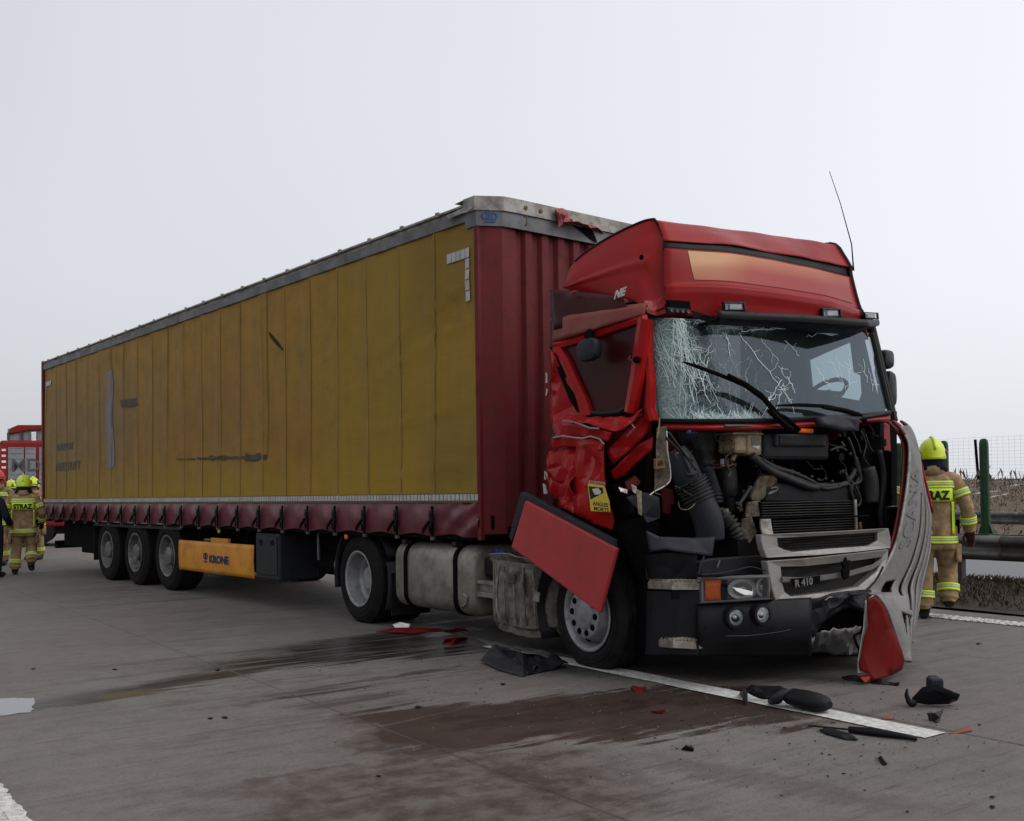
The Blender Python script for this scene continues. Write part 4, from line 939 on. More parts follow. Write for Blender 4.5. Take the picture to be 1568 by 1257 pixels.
# lamps in the roof front
def roof_lamp(px0, py0, px1, py1, off):
    c4 = [(px0, py0), (px1, py0+1), (px1+1, py1+1), (px0+1, py1)]
    def fp(x, y, o):
        a = (x-1020)/(1335-1020); e = abs(2*a-1)**2.6; u = lerp(-.50, lerp(-.75, -.64, a), e); return cf(x, y, u+o+.012)
    q = MB(); O_ = [fp(x, y, .004) for x, y in c4]; cx, cy_ = sum(x for x, _ in c4)/4, sum(y for _, y in c4)/4
    I_ = [fp(cx+(x-cx)*.84, cy_+(y-cy_)*.74, .016) for x, y in c4]
    q.ringprism(O_, I_, CH_*.014); lm = q.build('roof_lamp', X['black'], roof)
    MB().add([p-CH_*.012 for p in I_], [(0, 1, 2, 3)]).build('reflector', X['chrome'], lm)
    mid = [fp(cx+(x-cx)*k, cy_+(y-cy_)*.5, .014) for x, y, k in ((px0, py0, .3), (px1, py0, .75), (px1, py1, .75), (px0, py1, .3))]
    MB().add(mid, [(0, 1, 2, 3)]).build('bulb_shield', X['white'], lm)
    MB().add([p+CH_*.003 for p in I_], [(0, 1, 2, 3)]).build('lens', X['lens'], lm)
roof_lamp(1105, 462, 1140, 476, 0); roof_lamp(1256, 472, 1287, 486, 0); roof_lamp(1321, 478, 1343, 488, 0)
# broken lamp hole on the near corner
q = MB().prism([cf(x, y, -.655) for x, y in ((1024, 459), (1056, 461), (1058, 474), (1026, 472))], -CH_*.03); hole = q.build('lamp_hole', X['blackm'], roof)
q = MB().prism([cf(x, y, -.64) for x, y in ((1022, 470), (1056, 473), (1057, 480), (1024, 479))], -CH_*.03); lb = q.build('lamp_holder', X['black'], roof, bevel=.004)
for k in range(4): MB().lathe(cf(1028+8.5*k, 475+.8*k, -.636), CH_, [(.014, 0), (.013, .006), (.007, .006), (0, .003)], 10).build('small_lamp', X['galv'], lb)
# sun visor
vis_t = [(1098, 476), (1150, 479), (1200, 481), (1250, 484), (1300, 488), (1330, 490), (1344, 489)]
def vis_u(a): return lerp(-.40, -.30, min(1, a*1.6)) - max(0, a-.8)*1.1
def visor(a, b):
    P = [Vector((x, y, 0)) for x, y in vis_t]; p = poly(P, a); u = vis_u(a)
    prof = [(0, 0, 0), (.25, .012, -.022), (.5, .008, -.045), (.75, -.09, -.060), (1.0, -.24, -.070)]
    for (b0, u0, z0), (b1, u1, z1) in zip(prof, prof[1:]):
        if b <= b1+1e-6: f = (b-b0)/(b1-b0); du, dz = lerp(u0, u1, f), lerp(z0, z1, f); break
    base_ = cf(p.x, p.y, u); return base_+CH_*du+V(0, 0, dz*1.05)
MB().grid(visor, 30, 12).build('sun_visor', X['black'], roof, auto=True, solid=.012)
q = MB().grid(lambda a, b: cf(lerp(1024, 1336, a), lerp(lerp(478, 486, a), lerp(492, 516, a), b), lerp(-.84, -.70, a)+.22*(1-abs(2*a-1)**2.5)-.05), 20, 4); q.build('header_panel', X['blackm'], tu, solid=.02)
crumple('torn_header_strip', [cf(1058, 476, -.56), cf(1080, 482, -.48), cf(1103, 487, -.42), cf(1100, 497, -.44), cf(1062, 488, -.55)], X['black'], roof, .012, 3, .006, 41)
crumple('crushed_corner', [cs(985, 462, .08), cf(1014, 452, -.76), cf(1030, 462, -.70), cf(1024, 476, -.72), cs(1003, 482, .06), cs(990, 478, .05)], X['red'], roof, .03, 4, .005, 43)
# antenna
MB().tube([cf(1307, 414, -.82), cf(1306, 400, -.83), cf(1304, 374, -.85), cf(1287, 312, -.85), cf(1270, 262, -.85)], [.008, .006, .005, .0035, .0025], 6).build('antenna', X['blackm'], roof)
# ---------------------------------------------------------------- windscreen
def wsp(a, b, off=0.0):    # a: near to far side, b: bottom to top
    xb, yb = lerp(1008, 1363, a), lerp(644, 632, a)+5*math.sin(math.pi*a); xt, yt = lerp(992, 1334, a), lerp(486, 510, a)-4*math.sin(math.pi*a)
    e = abs(2*a-1)**2.4
    u = lerp(lerp(-.36, lerp(-.80, -.46, a), e), lerp(-.52, lerp(-.90, -.66, a), e), b)
    return cf(lerp(xb, xt, b), lerp(yb, yt, b), u+off)
def wsmat():
    m, t, mx, o, pos = glass('cracked windscreen', (.34, .40, .44))
    # uv carries a,b
    uv = N(t, 'ShaderNodeUVMap'); sp = t.nodes.new('ShaderNodeSeparateXYZ'); t.links.new(uv.outputs[0], sp.inputs[0]); a, b = sp.outputs[0], sp.outputs[1]
    cm = t.nodes.new('ShaderNodeMapping'); cm.inputs['Scale'].default_value = (2.3, 1.0, 1); t.links.new(uv.outputs[0], cm.inputs[0])
    wn = t.nodes.new('ShaderNodeTexNoise'); wn.inputs['Scale'].default_value = 4; wn.inputs['Detail'].default_value = 4; t.links.new(cm.outputs[0], wn.inputs['Vector'])
    vm = t.nodes.new('ShaderNodeVectorMath'); vm.operation = 'MULTIPLY_ADD'; t.links.new(wn.outputs['Color'], vm.inputs[0]); vm.inputs[1].default_value = (.25, .25, 0); t.links.new(cm.outputs[0], vm.inputs[2])
    def vor(s, wd, st=(1, 1, 1)):
        mp = t.nodes.new('ShaderNodeMapping'); mp.inputs['Scale'].default_value = st; t.links.new(vm.outputs[0], mp.inputs[0])
        v = t.nodes.new('ShaderNodeTexVoronoi'); v.feature = 'DISTANCE_TO_EDGE'; v.inputs['Scale'].default_value = s; t.links.new(mp.outputs[0], v.inputs['Vector'])
        return mth(t, 'SUBTRACT', 1.0, ramp(t, v.outputs['Distance'], wd*.4, wd))
    nn = mth(t, 'MULTIPLY', mth(t, 'SUBTRACT', noi(t, cm.outputs[0], 5, 5, .6), .5), .34)
    left = mth(t, 'SUBTRACT', 1.0, ramp(t, mth(t, 'ADD', a, nn), .04, .22))
    botm = mth(t, 'MULTIPLY', mth(t, 'SUBTRACT', 1.0, ramp(t, mth(t, 'ADD', b, nn), .02, .12)), mth(t, 'SUBTRACT', 1.0, ramp(t, a, .42, .54)))
    tl = mth(t, 'MULTIPLY', ramp(t, mth(t, 'ADD', b, nn), .84, .98), mth(t, 'MULTIPLY', ramp(t, a, .24, .30), mth(t, 'SUBTRACT', 1.0, ramp(t, a, .36, .62))))
    dens = mth(t, 'MAXIMUM', left, mth(t, 'MAXIMUM', botm, tl))
    cr1 = mth(t, 'MULTIPLY', mth(t, 'MAXIMUM', vor(26, .08), mth(t, 'MULTIPLY', vor(55, .13), .8)), ramp(t, dens, .12, .7))
    wide = mth(t, 'SUBTRACT', 1.0, ramp(t, mth(t, 'ADD', a, mth(t, 'MULTIPLY', nn, 1.5)), .15, .62))
    cr2 = mth(t, 'MULTIPLY', mth(t, 'MAXIMUM', vor(9, .012, (1.0, .35, 1)), mth(t, 'MULTIPLY', vor(21, .02, (1.0, .5, 1)), ramp(t, wide, .5, 1.0))), mth(t, 'MULTIPLY', wide, .7))
    haze = mth(t, 'MULTIPLY', ramp(t, dens, .3, 1.0), .42)
    haze = mth(t, 'MAXIMUM', haze, mth(t, 'MULTIPLY', ramp(t, botm, .3, .9), .62))
    k = mth(t, 'MAXIMUM', mth(t, 'MAXIMUM', mth(t, 'MULTIPLY', cr1, .8), cr2), haze)
    k = mth(t, 'ADD', k, .036, True)
    df = N(t, 'ShaderNodeBsdfDiffuse'); df.inputs[0].default_value = (.50, .66, .64, 1); tl_ = N(t, 'ShaderNodeBsdfTranslucent'); tl_.inputs[0].default_value = (.5, .66, .64, 1)
    ms = N(t, 'ShaderNodeMixShader'); ms.inputs[0].default_value = .3; t.links.new(df.outputs[0], ms.inputs[1]); t.links.new(tl_.outputs[0], ms.inputs[2])
    m2 = N(t, 'ShaderNodeMixShader'); t.links.new(k, m2.inputs[0]); t.links.new(mx.outputs[0], m2.inputs[1]); t.links.new(ms.outputs[0], m2.inputs[2]); t.links.new(m2.outputs[0], o.inputs[0])
    return m
q = MB().grid(lambda a, b: wsp(a, b, .012*nz3(V(a*6, b*4, 0), 1, 3)*max(0, 1-a*3)), 60, 30)
ws = q.build('windscreen', wsmat(), tu, smooth=True, fix=False)
uvl = ws.data.uv_layers.new(name='UVMap'); ab = [(i/60, j/30) for i in range(61) for j in range(31)]
for lp in ws.data.loops: uvl.data[lp.index].uv = ab[lp.vertex_index]
# long cracks as real slivers on the pane
rnd = random.Random(11); X['crack'] = mat('crack edge', (.72, .84, .82), .4, k=1)
def crackline(q, pts, w):
    for (a, b), (c, d) in zip(pts, pts[1:]):
        p, r = wsp(a, b, .006), wsp(c, d, .006); t_ = (r-p).normalized(); n = t_.cross(CH_).normalized()*w
        q.add([p-n, p+n, r+n*.8, r-n*.8], [(0, 1, 2, 3)])
q = MB()
def ab_px(x, y): # picture point to pane coordinates
    b = 1-(y-498)/(638-498); b = max(0, min(1, b)); xl, xr = lerp(1008, 992, b), lerp(1363, 1334, b); return ((x-xl)/(xr-xl), b)
def wander(x0, y0, x1, y1, n=6, amp=2.0):
    P = []
    for k in range(n+1):
        f = k/n; P.append(ab_px(lerp(x0, x1, f)+rnd.uniform(-amp, amp)*(0 < k < n), lerp(y0, y1, f)+rnd.uniform(-amp, amp)*(0 < k < n)))
    return P
def branch(P, n, w):
    for _ in range(n):
        i = rnd.randrange(1, len(P)-1); a, b = P[i]; L = rnd.uniform(.02, .07); an = rnd.uniform(0, 6.28)
        Q = [(a, b)]
        for _k in range(4): an += rnd.gauss(0, .5); Q.append((min(.99, max(.004, Q[-1][0]+L/4*math.cos(an))), min(.99, max(.004, Q[-1][1]+L/2*math.sin(an)))))
        crackline(q, Q, w)
for k in range(30):
    x0 = rnd.uniform(1030, 1046); an = rnd.gauss(72, 13); L = rnd.uniform(40, 150)
    y0 = rnd.uniform(486, 510); x1 = x0+L*math.cos(math.radians(an))*.8-8; y1 = min(638, y0+L*math.sin(math.radians(an))); P_ = wander(x0, y0, x1, y1, 9, 3.2); crackline(q, P_, rnd.uniform(.0011, .0026)); branch(P_, 3, .0012)
for k in range(40):
    x0 = rnd.uniform(1000, 1010); y0 = rnd.uniform(500, 630); crackline(q, wander(x0, y0, x0+rnd.uniform(8, 40), y0+rnd.uniform(-30, 60) if y0 < 560 else y0-rnd.uniform(-5, 40), 5, 1.8), rnd.uniform(.0009, .002))
for x0, y0, x1, y1 in ((1132, 514, 1192, 585), (1192, 585, 1212, 615), (1166, 520, 1192, 552), (1110, 512, 1118, 548), (1107, 515, 1125, 545), (1135, 512, 1195, 504), (1150, 511, 1220, 500), (1235, 514, 1262, 504), (1202, 522, 1224, 544), (1192, 560, 1215, 590), (1198, 580, 1175, 612), (1200, 585, 1188, 625), (1200, 588, 1216, 630), (1205, 575, 1218, 600), (1180, 600, 1172, 625), (1195, 600, 1170, 615), (1330, 560, 1336, 600), (1322, 545, 1328, 585), (1075, 540, 1060, 580), (1085, 550, 1076, 590), (1090, 530, 1078, 560), (1072, 560, 1100, 612), (1082, 575, 1096, 600), (1250, 560, 1270, 590), (1268, 545, 1290, 585), (1280, 540, 1296, 600), (1300, 530, 1302, 590)):
    P_ = wander(x0, y0, x1, y1, 8, 2.0); crackline(q, P_, rnd.uniform(.0010, .0022)); branch(P_, 2, .0010)
for k in range(60):
    x0 = rnd.uniform(1030, 1165); y0 = 638-rnd.uniform(0, 4); an = rnd.uniform(20, 160); L = rnd.uniform(8, 26)
    crackline(q, wander(x0, y0, x0+L*math.cos(math.radians(an)), y0-L*math.sin(math.radians(an)), 4, 1.2), rnd.uniform(.0008, .0018))
for k in range(34):
    x0 = rnd.uniform(1085, 1130); y0 = rnd.uniform(494, 510); an = rnd.uniform(-20, 200); L = rnd.uniform(8, 28)
    crackline(q, wander(x0, y0, x0+L*math.cos(math.radians(an)), y0+L*.5*math.sin(math.radians(an)), 4, 1.2), rnd.uniform(.0008, .0016))
tag(q.build('long_cracks', X['crack'], ws, fix=False), kind='stuff')
MB().tube([wsp(k/20, 0, .01) for k in range(21)], .016, 6).build('windscreen_seal', X['seal'], ws)
MB().tube([wsp(.999, k/8, .006)+CL*.01 for k in range(9)], .022, 6).build('windscreen_seal', X['seal'], ws)
MB().tube([wsp(.001, k/8, .006) for k in range(9)], .013, 6).build('windscreen_seal', X['galv'], ws)
# wipers
def wiper(arm, blade, n):
    w_ = bpy.data.objects.new('wiper', None); link(w_, ws, cf(*arm[0], -.3))
    MB().tube([cf(x, y, u) for x, y, u in [(a[0], a[1], -.30+.0*i) for i, a in enumerate(arm)]], [.02]*(len(arm)-1)+[.012], 6).build('arm', X['blackm'], w_)
    MB().tube([cf(x, y, -.32) for x, y in blade], [.006]+[.014]*(len(blade)-2)+[.006], 6).build('blade', X['blackm'], w_)
wiper([(1215, 657), (1200, 645), (1185, 628), (1165, 605), (1140, 588), (1115, 574)], [(1046, 554), (1070, 562), (1105, 575), (1140, 590), (1170, 612), (1185, 628)], 0)
wiper([(1325, 645), (1315, 635), (1290, 628), (1260, 624)], [(1188, 621), (1225, 620), (1265, 622), (1300, 629), (1318, 637)], 0)
q = MB().tube([cf(1178, 628, -.30), cf(1195, 645, -.28), cf(1212, 658, -.28)], .022, 6); q.tube([cf(1188, 632, -.30), cf(1205, 640, -.28), cf(1225, 658, -.28)], .012, 6); q.build('wiper_link', X['blackm'], tu)
# interior
it = bpy.data.objects.new('cab_interior', None); link(it, tu, CP(-1.3, 1.25, 1.6))
X['trim'] = mat('cab trim', (.05, .052, .058), .8, var=.2)
X['trimd'] = mat('dark trim', (.02, .021, .024), .7)
q = crect(-2.02, -1.98, .12, 2.40, 1.3, 2.95); q.build('rear_wall', X['trim'], it)
q = crect(-1.97, -.86, .15, 2.34, 2.74, 2.77); q.build('ceiling', X['trim'], it)
q = crect(-1.97, -1.0, .12, 2.40, 1.28, 1.32); q.build('floor', X['trimd'], it)
q = MB().loft([[wsp(a, .02, -.08), wsp(a, .0, -.35)+V(0, 0, .03), wsp(a, .0, -.45)-V(0, 0, .05), wsp(a, .0, -.1)-V(0, 0, .05)] for a in [.02+.96*k/16 for k in range(17)]], True, True); q.build('dashboard', X['trimd'], it)
def far_wall():
    outer = [(-1.97, 1.3), (-.50, 1.3), (-.50, 1.90), (-.70, 2.76), (-1.97, 2.76)]
    op = [cloc(cs(x, y, 2.40)) for x, y in ((1243, 600), (1318, 614), (1322, 603), (1320, 575), (1310, 570), (1304, 522), (1262, 540), (1238, 551))]
    bm = bmesh.new(); o_ = [bm.verts.new(CP(u, 2.40, z)) for u, z in outer]; i_ = [bm.verts.new(CP(p.x, 2.40, p.z)) for p in op]
    es = [bm.edges.new((L_[k], L_[(k+1) % len(L_)])) for L_ in (o_, i_) for k in range(len(L_))]
    bmesh.ops.triangle_fill(bm, use_beauty=True, use_dissolve=False, edges=es)
    bmesh.ops.translate(bm, verts=bm.verts[:], vec=-WL[it.name]); me = bpy.data.meshes.new('far_door'); bm.to_mesh(me); bm.free(); me.materials.append(X['trimd'])
    o = bpy.data.objects.new('far_door', me); link(o, it, WL[it.name].copy()); md = o.modifiers.new('s', 'SOLIDIFY'); md.thickness = .05; md.offset = 0
    MB().add([CP(p.x, 2.40, p.z) for p in op], [tuple(range(len(op)))]).build('side_window', glass('side glass', (.86, .95, .92))[0], o)
far_wall()
sw = MB(); c0 = cf(1266, 601, -1.05); ax1 = CL*.21; ax2 = (CH_*.75+V(0, 0, .55)).normalized()*.17
sw.tube([c0+ax1*math.cos(a)+ax2*math.sin(a) for a in [2*math.pi*k/24 for k in range(25)]], .02, 6, False); sw.bar(c0-ax1, c0+ax1, .05, .03); sw.tube([c0, c0+CH_*.25-V(0, 0, .3)], .04, 8); sw.build('steering_wheel', X['blackm'], it)
for wv in (.55, 1.75):
    q = MB(); q.loft([rr_ for rr_ in [[CP(-1.78+.10*f+.03*math.cos(a), wv+(.26-.12*f**3)*math.cos(a)*.99, lerp(1.5, 2.35, f)) if False else CP(-1.80+.08*math.sin(a), wv+(.25-.10*f**3)*math.cos(a), lerp(1.45, 2.38, f)) for a in [2*math.pi*k/16 for k in range(16)]] for f in [i/8 for i in range(9)]]]); q.build('seat', X['trimd'], it, auto=True)
for x, y, c in ((1030, 612, 'lilac'), (1064, 617, 'crownblue'), (1318, 626, 'crownblue')):
    q = MB().prism([cf(x-5, y-7, -.86 if x < 1200 else -.52), cf(x+5, y-7, -.86 if x < 1200 else -.52), cf(x+5, y+7, -.86 if x < 1200 else -.52), cf(x-5, y+7, -.86 if x < 1200 else -.52)], -CH_*.02); q.build('dash_papers', X[c], it)
# far A pillar and far mirrors
MB().tube([wsp(.995, b, -.03)+CL*.05 for b in (-.1, .3, .7, 1.1)], .032, 8).build('far_pillar', X['black'], tu)
def mirror(px, py, hw, hh, u, name, m):
    c = cf(px, py, u); q = MB(); rr_ = []
    for f, k in ((-.05, .72), (-.035, .95), (.0, 1.0), (.05, .98), (.075, .85), (.085, .5)):
        rr_.append([c+CH_*f+CL*hw*k*math.copysign(abs(math.cos(a))**.6, math.cos(a))+V(0, 0, hh*k*math.copysign(abs(math.sin(a))**.6, math.sin(a))) for a in [2*math.pi*i/24 for i in range(24)]])
    q.loft(rr_); o = q.build(name, m, tu, auto=True); return o
mirror(1351, 551, .075, .085, -.75, 'mirror', X['glassy']); mirror(1356, 597, .065, .165, -.75, 'mirror', X['glassy'])
MB().tube([cf(1345, 545, -.85), cf(1343, 570, -.8), cf(1350, 600, -.78), cf(1352, 628, -.8)], .022, 6).build('mirror_arm', X['black'], tu)
# ---------------------------------------------------------------- near side: crushed door
dr = bpy.data.objects.new('door', None); link(dr, tu, CP(-1.4, .05, .9))
def side(name, P, m, amp=.02, cuts=4, th=.005, seed=1, par=None, fs=4.5, smooth=True):   # (x, y, w) corners
    return crumple(name, [cs(*p) for p in P], X[m], par or dr, amp, cuts, th, seed, fs, smooth)
# dark void behind so that the cab body is closed
MB().loft([[CP(-1.99, .16, z), CP(-.95, .16, z)] for z in (1.0, 1.9)], False, False).build('inner_panel', X['blackm'], dr)
MB().loft([[CP(-1.99, .17, z), CP(-1.99, 2.42, z)] for z in (.95, 2.95)], False, False).build('back_panel', X['redold'], dr, solid=.03)
X['scuff'] = mat('scuffed red', (.26, .045, .036), .4, var=.15, dirt=(.26, .13, .10), dscale=3, damt=.6)
# bent deflector above the door
side('bent_deflector', [(841, 443, -.02), (870, 445, .0), (905, 448, .02), (940, 452, .03), (953, 455, .03), (957, 464, .03), (966, 480, .03), (930, 490, .02), (848, 505, -.02), (843, 480, -.02)], 'maroon', .006, 3, .006, 51, None, 3)
side('torn_edge', [(880, 444, -.03), (884, 444, -.03), (878, 451, -.03), (872, 448, -.03)], 'red', .004, 1, .004, 52)
# rolled top of the door
side('door_top_skin', [(846, 490, .0), (870, 483, -.02), (905, 478, -.02), (935, 474, -.02), (965, 470, .0), (990, 466, .03), (988, 482, .0), (945, 494, -.03), (905, 506, -.04), (870, 517, -.03), (846, 523, -.01)], 'scuff', .006, 4, .006, 50, None, 3)
q = MB(); P0 = [(846, 490, 4), (870, 484, 4), (905, 479, 4), (935, 475, 4), (965, 471, 4), (990, 467, 3)]
q.tube([cs(x, y, .05) for x, y, r in P0], [r*.0055 for x, y, r in P0], 14); rb = q.build('door_top_roll', X['scuff'], dr, smooth=True)
def fbar(name, pts, wid, w, m='redx', th=.05, seed=3):
    # a folded bar of the window frame drawn along the door side
    q = MB(); ring = []
    for i, (x, y) in enumerate(pts):
        a = pts[max(i-1, 0)]; b = pts[min(i+1, len(pts)-1)]; d = Vector((b[0]-a[0], b[1]-a[1], 0)).normalized(); n = Vector((-d.y, d.x, 0)); wd = wid[i] if isinstance(wid, (list, tuple)) else wid
        p1, p2 = cs(x-n.x*wd/2, y-n.y*wd/2, w), cs(x+n.x*wd/2, y+n.y*wd/2, w); jit = CL*.006*nz3(p1, 6, seed)
        ring.append([p1+jit, p1.lerp(p2, .5)-CL*.012+jit, p2+jit, p2+CL*th, p1+CL*th])
    q.loft(ring); return q.build(name, X[m], dr, bevel=.004)
fbar('window_frame', [(848, 528), (870, 522), (905, 511), (945, 498), (985, 486)], [14, 14, 15, 14, 12], .0)
fbar('window_frame', [(850, 532), (862, 552), (876, 586), (888, 615), (894, 638)], [13, 15, 17, 20, 22], .0)
fbar('window_frame', [(984, 488), (978, 530), (972, 575), (966, 612), (962, 632)], [15, 16, 16, 15, 14], -.01)
fbar('window_frame', [(893, 632), (920, 634), (945, 632), (964, 622)], [8, 9, 9, 8], .01, 'black')
fbar('near_pillar', [(990, 490), (989, 540), (992, 585), (991, 625), (996, 645)], [7, 7, 9, 11, 12], .05)
MB().tube([cs(1000, 490, .1), cs(995, 540, .1), cs(1000, 600, .1), cs(1007, 645, .1)], .01, 6).build('pillar_trim', X['galv'], dr)
MB().add([cs(x, y, .035) for x, y in ((852, 532), (984, 488), (964, 632), (896, 634))], [(0, 1, 2, 3)]).build('window_pane', X['maroon'], dr)
MB().lathe(cs(977, 551, -.03), -CL, [(.024, 0), (.026, .02), (.018, .035), (0, .035)], 10).build('frame_clip', X['blackm'], dr)
MB().tube([cs(968, 552, -.03), cs(962, 549, -.05), cs(966, 545, -.04)], .006, 5).build('frame_hook', X['brass'], dr)
# hanging kerb mirror
c = cs(905, 536, -.09); q = MB(); rr_ = []
ex_ = (cs(925, 531, -.09)-cs(885, 541, -.09)).normalized(); ey_ = V(0, 0, 1)-ex_*ex_.z; ey_.normalize(); en = -CL
for f, k in ((-.03, .8), (.0, .98), (.03, 1.0), (.055, .9), (.065, .6)):
    rr_.append([c+en*f+ex_*.115*k*math.copysign(abs(math.cos(a))**.65, math.cos(a))+ey_*.085*k*math.copysign(abs(math.sin(a))**.65, math.sin(a)) for a in [2*math.pi*i/24 for i in range(24)]])
q.loft(rr_); km = q.build('kerb_mirror', X['slate'], tu, auto=True)
q = MB(); q.tube([cs(903, 509, -.03), cs(904, 518, -.06), cs(905, 526, -.09)], .035, 8); q.tube([cs(897, 514, -.05), cs(911, 520, -.05)], .02, 6); q.build('mirror_bracket', X['blackm'], km)
# torn skins of the door, from the rear pillar to the hinge
side('rear_pillar_skin', [(842, 528, .04), (850, 545, -.02), (862, 575, .02), (880, 618, .03), (888, 640, .0), (868, 660, -.03), (852, 668, -.02), (842, 640, .03), (842, 590, .06)], 'redx', .014, 4, .005, 61)
side('dark_gap', [(842, 530, .02), (852, 540, .0), (880, 600, .0), (886, 632, -.01), (872, 612, .0), (852, 560, .01)], 'blackm', .003, 2, .01, 62)
side('door_skin', [(890, 636, -.02), (930, 640, -.03), (965, 637, -.02), (985, 628, .02), (968, 650, -.02), (942, 660, -.08), (920, 655, -.11), (888, 648, -.09), (862, 645, -.05), (868, 636, -.02)], 'redx', .018, 5, .005, 63)
side('door_skin', [(858, 648, -.05), (888, 650, -.08), (920, 658, -.10), (938, 662, -.07), (930, 676, -.09), (905, 672, -.06), (880, 668, -.05), (848, 672, -.03)], 'redx', .012, 4, .005, 64)
side('door_skin', [(846, 668, -.03), (880, 669, -.05), (908, 673, -.07), (925, 680, -.10), (922, 690, -.10), (895, 686, -.03), (868, 684, -.02), (842, 690, .0)], 'redx', .014, 4, .005, 65)
side('door_lower_skin', [(882, 676, -.07), (905, 672, -.11), (922, 678, -.10), (926, 720, -.08), (932, 765, -.06), (939, 800, -.02), (938, 812, -.01), (905, 800, -.05), (880, 785, -.09), (876, 740, -.03)], 'redx', .012, 5, .005, 66)
side('door_rear_skin', [(842, 690, .02), (862, 684, .03), (884, 684, .0), (880, 715, -.04), (878, 745, -.06), (882, 786, -.08), (862, 778, -.02), (846, 758, .0), (834, 726, .04), (838, 710, .05)], 'redx', .030, 5, .005, 67)
side('door_rear_skin', [(838, 720, -.0), (860, 712, -.05), (880, 718, -.03), (880, 742, -.03), (850, 738, -.02)], 'redx', .012, 4, .005, 68)
side('hinge_skin', [(930, 690, -.02), (952, 668, .0), (972, 650, .05), (990, 630, .1), (998, 645, .12), (985, 668, .08), (958, 695, .02), (938, 712, .0)], 'redx', .020, 4, .006, 69)
side('hinge_skin', [(935, 722, .0), (955, 702, .03), (978, 680, .08), (1000, 668, .14), (998, 688, .14), (975, 708, .1), (955, 728, .05), (940, 736, .02)], 'redx', .018, 4, .006, 70)
side('hinge_skin', [(940, 640, .02), (962, 640, .02), (985, 632, .06), (968, 660, .04), (945, 690, .03), (930, 700, .05), (925, 680, .04)], 'redold', .02, 4, .006, 72)
side('crumpled_jamb', [(958, 738, .05), (970, 728, .07), (980, 738, .08), (972, 752, .07), (960, 752, .05)], 'redold', .02, 3, .006, 73)
for P in ([(862, 644), (875, 645), (890, 650), (903, 655), (917, 656)], [(848, 670), (862, 667), (880, 670), (892, 671), (905, 668), (918, 672), (925, 680)], [(944, 660), (952, 650), (965, 646), (972, 655), (960, 668)]):
    MB().tube([cs(x, y, -.115 if x < 930 else -.02) for x, y in P], .007, 5).build('bare_metal_edge', X['ltred'], dr)
for x, y, s_ in ((838, 578, 1), (839, 600, .7), (835, 728, .8), (836, 748, 1)):
    crumple('frayed_trim', [cs(x-3*s_, y-8*s_, .03), cs(x+3*s_, y-5*s_, .0), cs(x+2*s_, y+7*s_, .02), cs(x-2*s_, y+8*s_, .03)], X['torn'], dr, .02, 2, .004, int(x+y))
# blind-spot sticker
def stk(x, y): return cs(x, y, 0)
S0 = cs(900, 735, -.135); sx = (cs(932, 738, -.135)-cs(900, 735, -.135)); sy = (cs(902, 782, -.135)-cs(900, 735, -.135))
def sp_(a, b, o=0): return S0+sx*a+sy*b-CL*o
X['stickw'] = mat('sticker white', (.65, .63, .6), .5)
q = MB().prism([sp_(0, .1), sp_(.78, .12), sp_(1, .62), sp_(1.02, .95), sp_(.1, 1.0)], -CL*.003); st_ = q.build('warning_sticker', X['stick'], dr)
q = MB().prism([sp_(.03, -.02), sp_(.75, .02), sp_(.78, .11), sp_(0, .1)], -CL*.003); q.build('sticker_header', X['red'], st_)
text('sticker_text', 'ATTENTION', lambda a, b, c: sp_(.04+a*4.1, .085-b*3.1, .004+c), .035, X['stickw'], st_, .0005)
text('sticker_text', 'ANGLES', lambda a, b, c: sp_(.22+a*3.6, .80-b*3.1, .004+c), .055, X['ink'], st_, .0005, .001)
text('sticker_text', 'MORTS', lambda a, b, c: sp_(.25+a*4.0, .96-b*3.1, .004+c), .055, X['ink'], st_, .0005, .001)
q = MB().prism([sp_(.05, .2, .0035), sp_(.72, .2, .0035), sp_(.75, .36, .0035), sp_(.12, .62, .0035), sp_(.08, .45, .0035)], -CL*.001); q.build('sticker_picture', X['ink'], st_)
q = MB().prism([sp_(.22, .28, .005), sp_(.5, .22, .005), sp_(.66, .33, .005), sp_(.6, .42, .005), sp_(.34, .45, .005)], -CL*.001); q.build('sticker_picture', X['stickw'], st_)
# broken plastic between door and engine bay
side('torn_trim', [(935, 742, .06), (955, 742, .05), (972, 760, .1), (975, 790, .12), (955, 792, .1), (942, 775, .08)], 'black', .03, 3, .006, 75)
side('wheel_arch', [(940, 800, .02), (985, 792, .12), (1010, 800, .12), (1000, 850, .06), (990, 900, .03), (988, 1000, .05), (940, 1000, .5), (938, 860, .45)], 'blackm', .006, 2, .01, 76)
MB().fbox(CP, -1.95, -.75, .35, 2.1, .5, 1.25).build('engine_block', X['blackm'], tu)
crumple('torn_liner', [cf(960, 760, -.75), cf(985, 756, -.7), cf(1008, 762, -.62), cf(1012, 790, -.6), cf(990, 800, -.62), cf(985, 790, -.66)], X['slate'], tu, .03, 4, .006, 77, 4, True)
crumple('wing_liner', [cf(990, 812, -.55), cf(1010, 822, -.52), cf(1060, 824, -.42), cf(1094, 822, -.35), cf(1090, 852, -.33), cf(1060, 848, -.38), cf(1020, 842, -.48), cf(995, 845, -.55)], X['slate'], tu, .008, 4, .012, 78, 4, True)
for xa, ya, xb, yb, m, s in ((975, 748, 984, 790, 'ochre', 79), (968, 742, 976, 756, 'torn', 80), (948, 746, 962, 756, 'ltred', 81)):
    crumple('insulation_scrap', [cf(xa, ya, -.68), cf(xb, ya+4, -.66), cf(xb-2, yb, -.66), cf(xa+2, yb-3, -.68)], X[m], tu, .03, 3, .006, s)
